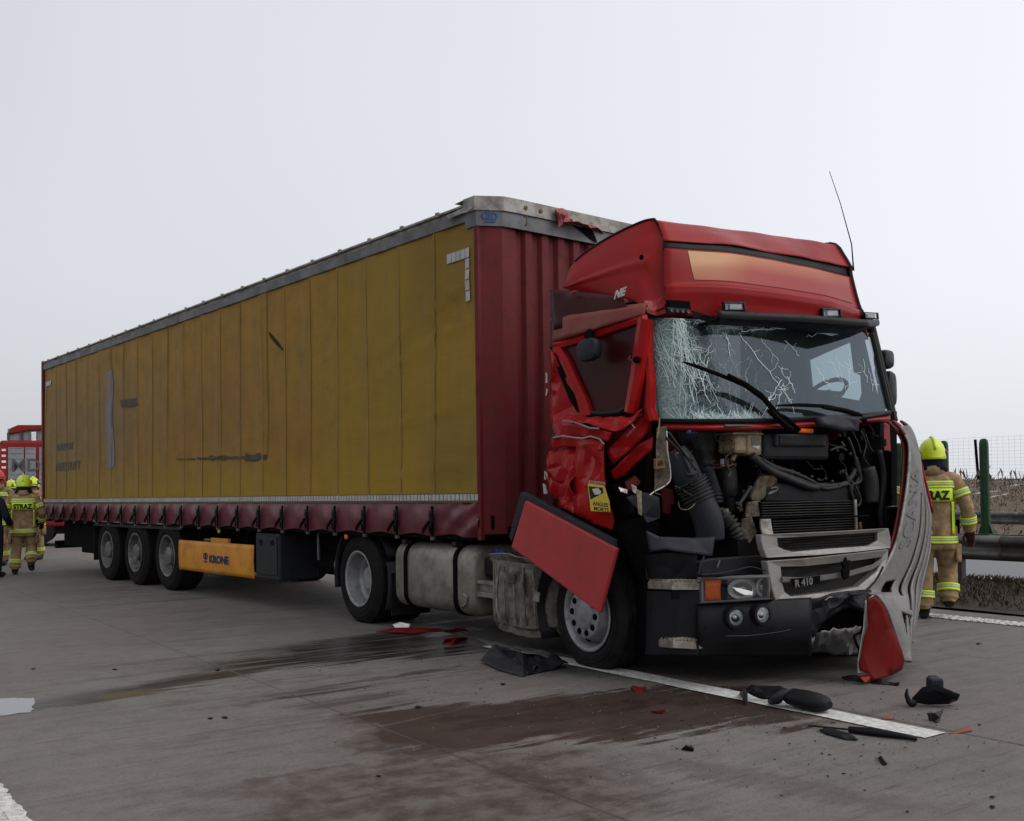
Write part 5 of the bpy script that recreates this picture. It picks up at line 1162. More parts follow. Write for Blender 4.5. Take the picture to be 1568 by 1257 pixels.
# loose locker door hanging on the near side
fl = bpy.data.objects.new('locker_door', None); link(fl, tu, CP(-1.7, -.12, .6)); fl['label'] = 'red locker door hanging askew by one corner over the front wheel'
def fb(x, y, o=0): return cs(x, y, -.16+o)
q = MB().prism([fb(804, 766), fb(944, 840), fb(918, 940), fb(782, 838)], CL*.035); q.build('door_skin', X['flapred'], fl, bevel=.012)
q = MB().prism([fb(797, 753, .02), fb(808, 757, .02), fb(938, 826, .02), fb(938, 840, .02), fb(806, 766, .02), fb(783, 830, .02), fb(779, 822, .02)], CL*.05); q.build('door_seal', X['slate'], fl, bevel=.008)
# ---------------------------------------------------------------- engine bay
eb = bpy.data.objects.new('engine_bay', None); link(eb, tu, CP(-.7, 1.25, .9))
MB().add([cf(x, y, -.98) for x, y in ((1000, 640), (1372, 630), (1372, 830), (1000, 830))], [(0, 1, 2, 3)]).build('firewall', X['blackm'], eb, solid=.02)
def ep(name, P, u, m, th=.02, bevel=0, par=None): return MB().prism([cf(x, y, u) for x, y in P], -CH_*th).build(name, X[m], par or eb, bevel=bevel)
def et(name, P, r, m='hose', n=8, u=-.6, par=None, smooth=True):
    pts = [Vector((*p, u) if len(p) == 2 else p) for p in P]; k = max(2, (len(pts)-1)*5)
    rr_ = r if isinstance(r, (int, float)) else None
    L = [poly(pts, i/k) for i in range(k+1)]
    R = [rr_]*len(L) if rr_ else [poly([Vector((x, 0, 0)) for x in r], i/k).x for i in range(k+1)]
    return MB().tube([cf(p.x, p.y, p.z) for p in L], R, n).build(name, X[m], par or eb, smooth=smooth)
def corr(name, P, r, m='hose', amp=.009, nr=12, par=None, n=12):
    pts = [Vector(p) for p in P]; k = nr*4; q = MB()
    q.tube([cf(*poly(pts, i/k)) for i in range(k+1)], [r+amp*(1 if (i % 4) in (1, 2) else -1) for i in range(k+1)], n); return q.build(name, X[m], par or eb, smooth=True)
# red cowl edge and red inner panels
MB().loft([[wsp(a, 0, .0)-V(0, 0, .02), wsp(a, 0, .02)-V(0, 0, .055), wsp(a, 0, -.05)-V(0, 0, .075)] for a in [k/20 for k in range(21)]], False, False).build('cowl_edge', X['red'], eb, smooth=True, solid=.006)
ep('red_panel', [(1022, 656), (1038, 655), (1036, 690), (1024, 688)], -.9, 'red'); ep('red_panel', [(1090, 660), (1128, 656), (1128, 715), (1092, 718)], -.93, 'red'); ep('red_panel', [(1336, 655), (1362, 650), (1364, 692), (1340, 690)], -.62, 'red', .03)
ep('red_panel', [(1268, 700), (1310, 690), (1312, 722), (1275, 725)], -.9, 'redold'); ep('red_panel', [(1320, 640), (1364, 636), (1364, 650), (1320, 652)], -.58, 'red', .04); ep('red_panel', [(1015, 745), (1030, 750), (1035, 790), (1018, 785)], -.9, 'redold'); ep('red_panel', [(1262, 662), (1282, 662), (1282, 675), (1262, 673)], -.9, 'redold')
# intake funnel
q = MB(); rr_ = []
for y, xa, xb, d in ((652, 1041, 1098, .09), (668, 1043, 1095, .09), (680, 1052, 1091, .08), (690, 1062, 1088, .07), (700, 1069, 1089, .06), (716, 1071, 1092, .06)):
    a_, b_ = cf(xa, y, -.66), cf(xb, y, -.66); c_ = (a_+b_)/2; h_ = (b_-a_)/2; rr_.append([c_+h_*math.copysign(abs(math.cos(t_))**.7, math.cos(t_))+CH_*d*math.copysign(abs(math.sin(t_))**.7, math.sin(t_)) for t_ in [2*math.pi*i/20 for i in range(20)]])
q.loft(rr_); fu = q.build('intake_funnel', X['hose'], eb, auto=True)
for k in range(6): MB().tube([cf(1058+5*k, 668, -.57), cf(1068+3*k, 688, -.60)], .004, 4).build('funnel_rib', X['slate'], fu)
ep('maker_label', [(1052, 657), (1068, 656), (1069, 663), (1052, 664)], -.562, 'crownblue', .002, 0, fu); MB().lathe(cf(1056, 660, -.56), CH_, [(.009, 0), (.008, .004), (.004, .004)], 10).build('label_ring', X['white'], fu)
et('funnel_pipe', [(1080, 714), (1088, 735), (1094, 755), (1096, 770)], .05, 'slate', 12, -.62); corr('bellows', [(1094, 752, -.62), (1098, 772, -.6)], .05, 'hose', .006, 4)
# big air duct
et('air_duct', [(1034, 688, -.62), (1042, 705, -.60), (1052, 728, -.56), (1060, 742, -.54)], [.07, .095, .10, .10], 'slate', 14); corr('duct_bellows', [(1056, 736, -.55), (1064, 752, -.53), (1073, 770, -.5)], .115, 'hose', .010, 7)
et('air_duct', [(1071, 766, -.5), (1080, 785, -.48), (1086, 805, -.47), (1088, 826, -.47)], [.10, .105, .105, .10], 'slate', 14)
et('duct_ridge', [(1036, 686, -.53), (1050, 706, -.49), (1060, 730, -.45)], .012, 'slate')
# filter and bellows
et('filter', [(1114, 716), (1115, 730), (1116, 750), (1117, 760)], [.062, .068, .07, .06], 'hose', 16, -.6); et('filter_neck', [(1117, 758), (1119, 785)], .05, 'black', 12, -.6)
for k in range(3): MB().fbox(CP, *(lambda c: (c.x-.012, c.x+.012, c.y-.008, c.y+.008, c.z-.02, c.z+.03))(cloc(cf(1106+7*k, 709, -.58)))).build('fuse', X['ochre' if k else 'torn'], eb)
corr('coil_hose', [(1100, 788, -.52), (1112, 796, -.46), (1122, 808, -.42), (1127, 822, -.42), (1124, 838, -.45)], .055, 'hose', .010, 11)
corr('coil_hose', [(1105, 786, -.6), (1098, 802, -.55), (1104, 824, -.5)], .05, 'black', .008, 8)
# coolant tank
ct = bpy.data.objects.new('coolant_tank', None); link(ct, eb, cf(1147, 697, -.5))
def rbox(px0, px1, py0, py1, u0, u1, name, m, par, b=.02, seed=None):
    c_ = [cf(px0, py0, u1), cf(px1, py0+1, u1), cf(px1, py1+1, u1), cf(px0, py1, u1)]
    return MB().prism(c_, -CH_*(u1-u0)).build(name, X[m], par, bevel=b)
rbox(1126, 1146, 656, 694, -.62, -.44, 'tank_half', 'ochre', ct, .025); rbox(1145, 1168, 657, 697, -.62, -.42, 'tank_half', 'ochre', ct, .025); rbox(1123, 1169, 662, 665, -.63, -.405, 'tank_seam', 'ochre', ct, .004)
rbox(1151, 1163, 669, 681, -.42, -.416, 'tank_label', 'faint', ct, 0); ep('tank_label', [(1151, 683), (1164, 682), (1162, 688)], -.416, 'torn', .002, 0, ct)
MB().lathe(cf(1147, 653, -.5), V(0, 0, 1), [(.05, -.02), (.05, .02), (.042, .03), (0, .03)], 16).build('tank_cap', X['black'], ct, auto=True)
et('tank_elbow', [(1130, 692), (1124, 698), (1121, 706)], .02, 'brass', 8, -.5)
# heater box
hb = rbox(1170, 1271, 662, 704, -.72, -.40, 'heater_box', 'black', eb, .03); rbox(1188, 1266, 664, 683, -.42, -.375, 'heater_lid', 'slate', hb, .012); rbox(1194, 1262, 667, 681, -.376, -.368, 'heater_inset', 'black', hb, .004)
et('cross_rod', [(1170, 657), (1220, 659), (1287, 662)], .014, 'blackm', 8, -.38); et('rod_sleeve', [(1222, 659), (1243, 660)], .020, 'orange', 8, -.38)
# harness
for i, (P, r) in enumerate((([(1150, 700), (1165, 713), (1190, 722), (1225, 736), (1255, 744), (1290, 742), (1303, 730), (1310, 716)], .024), ([(1168, 704), (1185, 716), (1215, 724), (1245, 738), (1262, 748), (1285, 745), (1300, 742), (1304, 760), (1312, 775)], .016), ([(1152, 698), (1172, 716), (1200, 730), (1235, 744), (1252, 747)], .03), ([(1160, 700), (1190, 715), (1215, 722)], .012), ([(1310, 700), (1316, 722), (1310, 740), (1300, 735), (1294, 724), (1300, 742)], .014), ([(1298, 670), (1306, 690), (1312, 715), (1318, 735), (1306, 742)], .014), ([(1325, 665), (1332, 685), (1342, 700), (1350, 720)], .008), ([(1318, 660), (1326, 680), (1322, 700), (1330, 712)], .008), ([(1306, 740), (1304, 758), (1312, 775), (1318, 765), (1310, 745)], .010), ([(1255, 742), (1262, 748), (1268, 750), (1292, 742)], .009), ([(1020, 670), (1040, 690), (1060, 705)], .010), ([(1024, 662), (1046, 692), (1066, 720)], .008), ([(1270, 690), (1285, 685), (1296, 690)], .012), ([(1150, 745), (1140, 760), (1130, 775)], .014))):
    et('harness', P, r, 'hose', 6, -.40+.01*(i % 3))
for i in range(9): MB().fbox(CP, *(lambda c: (c.x-.03, c.x+.03, c.y-.025, c.y+.025, c.z-.03, c.z+.03))(cloc(cf(rnd.uniform(1285, 1355), rnd.uniform(660, 715), -.55)))).build('connector', X['black'], eb, bevel=.006)
for i, (x, y) in enumerate(((1289, 678), (1336, 708), (1312, 712), (1322, 711), (1282, 690), (1291, 681), (1302, 695))): MB().ell(cf(x, y, -.48), CL*.012, CH_*.012, V(0, 0, .014), 8, 6).build('fitting', X['galv'], eb)
# thin loose cables, clips and torn bits filling the bay
rc = random.Random(5)
for i in range(44):
    x0, y0, w_, h_ = rc.choice(((1285, 660, 70, 95), (1285, 660, 70, 95), (1015, 660, 50, 120), (1125, 700, 60, 100), (1185, 708, 110, 35), (1095, 655, 40, 60)))
    P = [(x0+rc.uniform(0, w_), y0+rc.uniform(0, h_))]; an = rc.uniform(0, 6.28)
    for k in range(4): an += rc.gauss(0, .7); P.append((P[-1][0]+rc.uniform(5, 12)*math.cos(an), P[-1][1]+rc.uniform(5, 12)*math.sin(an)))
    et('cable', P, rc.uniform(.003, .008), rc.choice(('hose', 'blackm', 'slate', 'hose', 'grimy')), 5, rc.uniform(-.52, -.36))
for i in range(20):
    x, y = rc.choice(((1290, 665), (1330, 700), (1140, 760), (1120, 780), (1300, 720), (1180, 712))); x += rc.gauss(0, 14); y += rc.gauss(0, 14); r0 = rc.uniform(2.5, 6)
    crumple('torn_bit', [cf(x-r0, y-r0*.6, -.45), cf(x+r0*.7, y-r0, -.43), cf(x+r0, y+r0*.5, -.42), cf(x-r0*.4, y+r0, -.45)], X[rc.choice(('slate', 'grimy', 'black', 'redold', 'black'))], eb, .015, 2, .006, 300+i, 9)
for i in range(12):
    x, y = 1180+i*10.5, 718+i*2.1+rc.uniform(-3, 3); MB().ell(cf(x, y, -.385), CL*.02, CH_*.012, V(0, 0, .012), 8, 6).build('cable_tie', X['slate'], eb)
# brackets and radiator
crumple('bracket', [cf(1164, 729, -.4), cf(1186, 727, -.4), cf(1187, 738, -.4), cf(1165, 765, -.42), cf(1150, 766, -.42), cf(1148, 760, -.42)], X['grimy'], eb, .012, 3, .02, 85); crumple('bracket', [cf(1144, 770, -.4), cf(1162, 766, -.4), cf(1163, 790, -.4), cf(1142, 792, -.4)], X['grimy'], eb, .02, 3, .015, 86)
crumple('bracket', [cf(1166, 794, -.3), cf(1179, 794, -.3), cf(1184, 818, -.25), cf(1166, 818, -.25)], X['oldalu'], eb, .012, 3, .012, 87); crumple('twisted_mount', [cf(1135, 795, -.38), cf(1150, 790, -.35), cf(1160, 815, -.33), cf(1148, 832, -.34), cf(1138, 825, -.36)], X['grimy'], eb, .03, 4, .01, 88)
et('bracket_rod', [(1162, 792), (1180, 793), (1330, 790)], .008, 'blackm', 6, -.26); et('bracket_bolt', [(1176, 757), (1186, 752)], .01, 'galv', 6, -.36); et('spring', [(1180, 748), (1190, 746), (1188, 752), (1180, 753)], .006, 'galv', 5, -.36)
rbox(1172, 1318, 738, 770, -.7, -.40, 'charge_cooler', 'black', eb, .02); rbox(1164, 1312, 768, 818, -.6, -.36, 'radiator_core', 'blackm', eb, .01)
for k in range(13):
    y0 = 768+k*4.0; MB().bar(cf(1166+(16 if k > 5 else 0), y0+2, -.345), cf(1308, y0-1.5-.2*k, -.345), .02, .0065).build('radiator_fin', X['rad'], eb)
et('radiator_post', [(1309, 765), (1311, 815)], .014, 'alu', 6, -.32); et('radiator_post', [(1316, 800), (1318, 815)], .014, 'brass', 6, -.32)
rbox(1320, 1368, 688, 830, -.75, -.42, 'side_carrier', 'blackm', eb, .03); et('far_filter', [(1328, 716), (1332, 740), (1333, 770)], [.06, .07, .065], 'hose', 14, -.38)
et('dark_pipe', [(1345, 690), (1352, 730), (1348, 780), (1350, 815)], .03, 'black', 8, -.36)
# wiper motor bracket
crumple('wiper_motor_cover', [cf(1250, 640, -.28), cf(1285, 636, -.28), (cf(1312, 640, -.26)), cf(1312, 660, -.26), cf(1288, 660, -.24), cf(1256, 652, -.26)], X['slate'], eb, .012, 3, .05, 89, 4, True)
et('cowl_rod', [(1300, 642), (1330, 638), (1362, 632)], .02, 'black', 6, -.3); et('cowl_rod', [(1110, 652), (1150, 652), (1190, 655)], .01, 'galv', 6, -.36)
# hinge plate left of the duct
crumple('hinge_plate', [cf(1005, 655, -.6), cf(1020, 652, -.58), cf(1024, 700, -.56), cf(1027, 738, -.56), cf(1012, 748, -.6), cf(1002, 752, -.62), cf(1004, 715, -.6)], X['grimy'], eb, .012, 3, .008, 90)
q = MB().ringprism([cf(x, y, -.54) for x, y in ((1004, 702), (1016, 701), (1020, 716), (1004, 718))], [cf(x, y, -.54) for x, y in ((1007, 706), (1014, 705), (1016, 713), (1007, 714))], -CH_*.02); q.build('latch_loop', X['brass'], eb)
et('torn_edge', [(1021, 660), (1022, 690), (1026, 715), (1026, 735), (1016, 745), (1003, 752), (995, 758)], .005, 'torn', 5, -.54); et('cord', [(1010, 640), (1009, 655), (1006, 672)], .005, 'ochre', 5, -.56)
# ---------------------------------------------------------------- front: bumper, lamps, steps, grille
fb_ = bpy.data.objects.new('bumper', None); link(fb_, tu, CP(-.2, 1.0, .25))
def bump(a, b):    # a from the near corner to the break near the far side
    x = lerp(1068, 1242, a); yt = lerp(924, 915, a); ybm = lerp(1003, 1006, a)
    bulge = .05*math.sin(math.pi*min(1, b*1.15)); low = -.10*max(0, b-.7)/.3
    return cb(x, lerp(yt, ybm, b), bulge+low)
MB().grid(bump, 30, 16).build('bumper_shell', X['black'], fb_, smooth=True, solid=.012)
MB().grid(lambda a, b: cb(lerp(1068, 1184, a), lerp(924, 917, a)-.0, lerp(.06, -.15, b)), 20, 3).build('bumper_top', X['slate'], fb_, smooth=True, solid=.008)
et('bumper_crease', [(1110, 974), (1150, 973), (1190, 968), (1210, 964)], .004, 'slate', 5, .02, fb_)
rbx = crect(-1.0, -.30, .45, 2.05, .28, .85).build('bumper_beam', X['blackm'], fb_)
crumple('torn_bumper', [cb(1238, 916, .0), cb(1300, 905, .02), cb(1335, 903, .04), cb(1320, 935, .03), cb(1300, 930, .0), cb(1260, 955, -.02), cb(1240, 975, -.02)], X['black'], fb_, .03, 4, .008, 91, 4, True)
crumple('torn_mesh', [cb(1272, 915, .05), cb(1300, 908, .06), cb(1318, 905, .07), cb(1300, 915, .08), cb(1282, 930, .06), cb(1272, 933, .05)], X['slate'], fb_, .03, 4, .005, 92)
et('loose_seal', [(1300, 910), (1320, 908), (1340, 890), (1352, 868)], .008, 'black', 6, .08, fb_)
X['bowl'] = mat('grey reflector bowl', (.62, .62, .60), .25, metal=.15, var=.1, k=1)
for x, y, r_ in ((1127, 945.5, .056), (1168, 941, .054)):
    c_ = cb(x, y, .078); nn_ = (CH_-CL*(.35 if x < 1140 else .2)).normalized()
    fg = MB().lathe(c_, nn_, [(r_+.022, -.04), (r_+.018, .008), (r_, .010), (r_, -.02)], 24).build('fog_lamp', X['black'], fb_, auto=True)
    MB().lathe(c_-nn_*.012, nn_, [(r_*.98, .012), (r_*.8, .0), (r_*.45, -.015), (.012, -.02), (.012, .0), (0, .004)], 24).build('reflector', X['bowl'], fg, smooth=True)
    MB().lathe(c_, nn_, [(r_*.98, .0), (r_*.6, .012), (0, .016)], 24).build('lens', X['lens'], fg, smooth=True)
MB().lathe(cb(1077, 960, .05), CH_-CL, [(.02, -.01), (.018, .006), (.01, .002), (0, -.004)], 12).build('tow_plug', X['blackm'], fb_)
# headlamp
X['bowlh'] = mat('headlamp reflector', (.72, .71, .68), .15, metal=.5, var=.1, k=1)
hl = bpy.data.objects.new('headlamp', None); link(hl, tu, CP(-.2, .25, .6))
def hp(x, y, o=0): return cb(x, y, o)
MB().grid(lambda a, b: hp(lerp(1073, 1181, a), lerp(lerp(884, 879, a), lerp(925, 919, a), b), -.045), 14, 5).build('lamp_bowl', X['steeld'], hl, smooth=True, solid=.01)
Oh = [(1074, 884), (1100, 884), (1125, 883), (1150, 882), (1178, 880), (1180, 900), (1178, 917), (1150, 920), (1125, 922), (1100, 923), (1075, 924), (1074, 904)]
Ih = [(1078, 887.5), (1101, 887), (1125, 886), (1150, 885), (1174, 884), (1176, 900), (1174, 913), (1150, 916), (1125, 918), (1100, 919), (1079, 920), (1078, 904)]
MB().ringprism([hp(*p, .012) for p in Oh], [hp(*p, .012) for p in Ih], -CH_*.04).build('lamp_rim', X['silver2'], hl)
MB().grid(lambda a, b: hp(lerp(1079, 1104, a)-1.5*math.sin(math.pi*b)*a, lerp(888, 919, b), -.012), 8, 4).build('indicator', X['orange'], hl, smooth=True, solid=.02)
MB().grid(lambda a, b: hp(lerp(1105, 1113, a), lerp(888, 920, b), -.02), 3, 3).build('lamp_divider', X['chassis'], hl, solid=.02)
def bowl(px, py, rx, ry):
    q = MB(); prev = []
    for k, (f, o) in enumerate(((1.0, .0), (.9, -.02), (.65, -.035), (.3, -.04), (.08, -.02))):
        prev.append([hp(px+rx*f*math.cos(t_), py+ry*f*math.sin(t_), o-.005) for t_ in [2*math.pi*i/24 for i in range(24)]])
    q.loft(prev, False, True); return q.build('reflector', X['bowlh'], hl, smooth=True)
bowl(1137, 902, 23, 16.5); bowl(1167, 899, 10, 15)
ep('reflector_blade', [(1122, 899), (1135, 901), (1153, 906), (1152, 911), (1140, 911), (1128, 905)], -.03, 'white', .004, 0, hl)
MB().grid(lambda a, b: hp(lerp(1077, 1178, a), lerp(lerp(886, 883, a), lerp(921, 915, a), b), .014), 12, 4).build('lamp_cover', X['lens'], hl, smooth=True)
ep('lamp_housing', [(1070, 860), (1090, 855), (1165, 850), (1176, 860), (1180, 880), (1074, 883)], -.22, 'black', .05, .01)
et('housing_trim', [(1074, 880), (1100, 878), (1130, 872), (1150, 868), (1172, 874)], .004, 'slate', 5, -.1)
et('housing_trim', [(1070, 880), (1072, 868), (1078, 852)], .006, 'slate', 5, -.2); et('housing_trim', [(1098, 870), (1102, 858)], .006, 'galv', 5, -.2)
# entry steps
es_ = bpy.data.objects.new('entry_steps', None); link(es_, tu, CP(-.6, .1, .25))
def sp2(x, y, w): return cs(x, y, w)
MB().loft([[cs(988, y, .06), cs(1000, y, -.02), cb(1040, y, -.03), cb(1070, y, .0)] for y in (905, 930, 960, 985, 1002)], False, False).build('step_box', X['black'], es_, solid=.01)
crumple('step_well', [cs(990, 850, .03), cb(1030, 846, -.12), cb(1068, 850, -.10), cb(1069, 884, -.10), cb(1030, 886, -.14), cs(988, 886, .06), cs(984, 868, .06)], X['black'], es_, .006, 3, .01, 93)
def tread(y0, y1, x0, x1, dy):
    P_ = [cs(x0, y0, .05), cb(lerp(x0, x1, .5), y0+dy*.5, .0), cb(x1, y0+dy, .02)]; Q_ = [p+V(0, 0, -(y1-y0)/235) for p in P_]; B_ = [p+CL*.16-CH_*.06 for p in P_]
    q = MB(); q.loft([[P_[i], Q_[i], Q_[i]+CL*.15, B_[i]] for i in range(3)]); s_ = q.build('tread', X['grate'], es_, bevel=.006)
    q = MB()
    for i in range(13): a = i/12; f = P_[0].lerp(P_[1], a*2) if a < .5 else P_[1].lerp(P_[2], a*2-1); q.box(f+V(0, 0, .006)+CL*.05, CL*.05, CH_*.006, V(0, 0, .006))
    tag(q.build('tread_studs', X['grate'], s_), kind='stuff')
tread(890, 903, 990, 1067, 1); tread(978, 991, 996, 1064, 4)
crumple('side_plate', [cs(975, 868, .06), cs(986, 850, .04), cs(992, 888, .03), cs(984, 884, .05)], X['slate'], es_, .006, 2, .01, 94)
ep('step_lamp', [(1029, 905), (1041, 905), (1041, 918), (1029, 918)], -.11, 'blackm', .01, 0, es_)
# grille
gr = bpy.data.objects.new('grille', None); link(gr, tu, CP(-.1, 1.2, .7))
def gf(P, o): return [cb(x, y, o) for x, y in P]
O1 = [(1164.5, 819), (1230, 816), (1300, 812.5), (1344, 810), (1361, 809), (1364, 824), (1364, 839), (1310, 845), (1250, 850), (1174, 854), (1169, 842), (1166, 830)]
I1 = [(1190.6, 824), (1230, 822), (1300, 818), (1335, 815.5), (1344, 815), (1344, 822), (1344, 828), (1330, 836), (1270, 840), (1215, 845), (1200, 841), (1192, 837)]
MB().ringprism(gf(O1, .0), gf(I1, -.02), -CH_*.05).build('upper_frame', X['silver'], gr, bevel=.006)
MB().add(gf(I1, -.045), [tuple(range(len(I1)))]).build('upper_mesh', X['mesh'], gr)
for k in range(4): MB().tube([cb(lerp(1194, 1342, a), lerp(lerp(826, 817, a), lerp(842, 833, a), (k+.5)/4), -.04) for a in (0, .25, .5, .75, 1)], .004, 4).build('mesh_bar', X['blackm'], gr)
O2 = [(1174.5, 859), (1230, 855.5), (1300, 848), (1345, 843), (1361, 841), (1360, 855), (1352, 878), (1325, 908), (1280, 918), (1200, 926.5), (1188, 920), (1182, 900)]
I2 = [(1196, 868), (1235, 867), (1300, 860), (1338, 855), (1350, 853), (1348, 862), (1343, 874), (1315, 898), (1280, 905), (1212, 913), (1202, 906), (1198, 890)]
MB().ringprism(gf(O2, .01), gf(I2, -.015), -CH_*.06).build('lower_frame', X['silver'], gr, bevel=.006)
MB().add(gf(I2, -.07), [tuple(range(len(I2)))]).build('lower_mesh', X['mesh'], gr)
q = MB(); q.loft([[cb(x, y-4, -.02), cb(x, y-3, .012), cb(x, y+4, .0), cb(x, y+5, -.03)] for x, y in ((1198, 887), (1230, 888), (1262, 884), (1300, 878), (1335, 868), (1350, 858))], True, True); q.build('grille_bar', X['silver'], gr)
q = MB(); q.loft([[cb(x, y-6, .002), cb(x, y-6, .02), cb(x, y+6, .02), cb(x, y+6, .002)] for x, y in ((1212, 892), (1235, 890), (1256, 887))]); bp = q.build('badge_plate', X['blackm'], gr)
A0 = cb(1217, 899, .024); ux = (cb(1253, 893, .024)-A0).normalized(); uy = V(0, 0, 1)
text('badge_lettering', 'R 410', lambda a, b, c: A0+ux*a+uy*b+CH_*c, .070, X['silver2'], bp, .004, .0015)
# griffin-like dark emblem, kept plain
q = MB(); c_ = cb(1293, 870, .03); em = [(-.05, -.06), (-.02, -.085), (.03, -.07), (.045, -.02), (.03, .02), (.06, .06), (.02, .05), (0, .085), (-.025, .05), (-.06, .055), (-.03, .01), (-.055, -.02)]
q.prism([c_+CL*a*.85+V(0, 0, b*.95) for a, b in em], CH_*.02); q.build('emblem', X['blackm'], gr, bevel=.004)
# ---------------------------------------------------------------- torn front flap hanging from the far corner
hg = bpy.data.objects.new('front_flap', None); link(hg, tu, CP(.1, 1.6, .0)); hg['label'] = 'torn silver front panel hanging down to the road from the far corner of the cab'
HL = [(1367, 645), (1381, 660), (1391, 682), (1390, 724), (1384, 772), (1372, 828), (1351, 874), (1328, 906), (1342, 912), (1358, 935), (1371, 972), (1382, 1012)]
HR = [(1372, 643), (1388, 655), (1399, 690), (1408, 722), (1419, 762), (1427, 800), (1425, 843), (1415, 890), (1409, 925), (1402, 955), (1393, 985), (1385, 1013)]
nH = len(HL)
def hu(b): return lerp(-.32, .22, b)
def hpt(a, b, off=0.0):
    pl = poly([Vector((x, y, 0)) for x, y in HL], b); prr = poly([Vector((x, y, 0)) for x, y in HR], b)
    A_, B_ = cf(pl.x, pl.y, hu(b)), cf(prr.x, prr.y, hu(b)-.26*math.sin(math.pi*min(1, b*1.0+.02))-.03)
    p = A_.lerp(B_, a); nrm = (B_-A_).cross(V(0, 0, 1)); nrm = nrm.normalized() if nrm.length > 1e-6 else CH_
    if nrm.dot(CH_) < 0: nrm = -nrm
    return p+nrm*(off+.05*math.sin(math.pi*a))
SLOTS = [(.40, .47, .34, .70), (.56, .64, .30, .78), (.72, .79, .34, .84), (.87, .93, .46, .86), (.16, .30, .60, .67)]
def slot(a, b): return any(a0 < a < a1 and b0 < b < b1 for a0, a1, b0, b1 in SLOTS) or (.30 < a < .62 and .80 < b < .86+.05*math.sin(a*40))
MB().grid(lambda a, b: hpt(a, .06+.94*b), 50, 110, lambda a, b: slot(a, .06+.94*b) or (b > .35 and a > .955+.05*nz3(V(b*30, 0, 0), 1, 2))).build('flap_skin', X['silver2'], hg, smooth=True, solid=.018)
MB().grid(lambda a, b: hpt(lerp(.06, .95, a), lerp(.16, .96, b), -.06), 14, 40).build('flap_backing', X['blackm'], hg, smooth=True, solid=.01)
MB().grid(lambda a, b: hpt(a, b*.5, -.035)-CH_*.02*(1-b), 10, 20).build('flap_inside', X['redold'], hg, smooth=True, solid=.01)
MB().tube([hpt(1.0, lerp(.03, .42, k/14), .01)+CL*.012 for k in range(15)], [.012+.012*math.sin(math.pi*k/14) for k in range(15)], 8).build('flap_edge', X['red'], hg, smooth=True)
MB().tube([hpt(0.0, lerp(.12, .63, k/24), .004) for k in range(25)], .011, 6).build('flap_lip', X['oldalu'], hg, smooth=True)
MB().tube([hpt(0.0, lerp(.0, .12, k/8), .0) for k in range(9)], .014, 6).build('flap_edge', X['redold'], hg, smooth=True)
def ltx(a, b, c):   # letters run up the panel
    return hpt(.275-b*2.3, .485-a*.485, .012+c)
text('flap_lettering', 'SCANIA', ltx, .13, X['greyrail'], hg, .004, .002)
red_o = [(1327, 917), (1338, 912), (1346, 918), (1358, 937), (1368, 962), (1378, 992), (1385, 1012), (1381, 1026), (1366, 1034), (1340, 1041), (1318, 1043), (1316, 1036), (1332, 1030), (1318, 1026), (1316, 1016), (1321, 996), (1324, 975), (1330, 957), (1328, 936)]
q = []
for x, y in red_o: q.append(cf(x, y, .24+.05*math.sin((x-1316)/70*math.pi)))
crumple('red_corner', q, X['reddeep'], hg, .004, 3, .006, 95, 2, True)
crumple('torn_edge', [cf(x, y, .225) for x, y in ((1325, 920), (1337, 911), (1339, 917), (1330, 922), (1331, 957), (1327, 975), (1320, 1015), (1336, 1024), (1334, 1032), (1314, 1030), (1314, 1012), (1322, 960))], X['torn'], hg, .005, 2, .005, 96)
crumple('red_foot', [cf(1316, 1037, .25), cf(1335, 1034, .27), cf(1348, 1040, .27), cf(1322, 1044, .26)], X['red'], hg, .01, 2, .008, 97)
et('loose_cable', [(1318, 1000), (1308, 975), (1318, 968), (1322, 955)], .01, 'blackm', 6, .2, hg)
# ================================================================ DEBRIS ON THE ROAD
def debris(name, P, m, label, cat, amp=.01, th=.008, seed=1, cuts=3, group=None, z=.02, fs=9):
    pts = [G(p[0], p[1], p[2] if len(p) > 2 else z) for p in P]; c = sum(pts, V(0, 0, 0))/len(pts); c.z = 0
    o = crumple(name, pts, X[m], None, amp, cuts, th, seed, fs, True, V(0, 0, 1), c); return tag(o, label, cat, group)
SH = 'loose shards on the road'
d = thing('broken_fender', G(800, 1020), 'broken dark grey wheel fender lying beside the front wheel', 'fender')
crumple('fender_lip', [G(737, 1012, .02), G(757, 985, .13), G(762, 988, .13), G(778, 1008, .05), G(802, 1020, .05), G(803, 1035, .01), G(795, 1036, .0), G(765, 1026, .01)], X['slate'], d, .012, 4, .012, 101, 5, True)
crumple('fender_liner', [G(762, 990, .10), G(800, 998, .09), G(845, 1003, .06), G(870, 1015, .04), G(835, 1026, .015), G(803, 1033, .012), G(780, 1010, .02)], X['black'], d, .02, 4, .008, 102, 6, True)
crumple('fender_flange', [G(728, 979, .06), G(760, 984, .10), G(805, 994, .10), G(845, 1000, .07), G(843, 1006, .06), G(800, 1000, .09), G(760, 990, .09)], X['galv'], d, .012, 4, .006, 103, 6, True)
crumple('fender_scrap', [G(775, 1008, .03), G(800, 1005, .05), G(840, 1010, .04), G(820, 1024, .02), G(800, 1026, .015)], X['rad'], d, .03, 4, .006, 104, 8, True)
d = thing('red_trim_strip', G(650, 966), 'long red trim strip with a white plate lying behind the fuel tank', 'trim strip')
crumple('strip', [G(576, 968, .015), G(605, 962, .05), G(640, 962, .05), G(700, 963, .03), G(718, 966, .015), G(680, 968, .02), G(620, 969, .015)], X['reddeep'], d, .008, 4, .01, 105, 6, True)
crumple('white_plate', [G(601, 957, .06), G(612, 953, .09), G(628, 956, .08), G(626, 961, .05), G(606, 962, .05)], X['white'], d, .006, 2, .008, 106, 8, True)
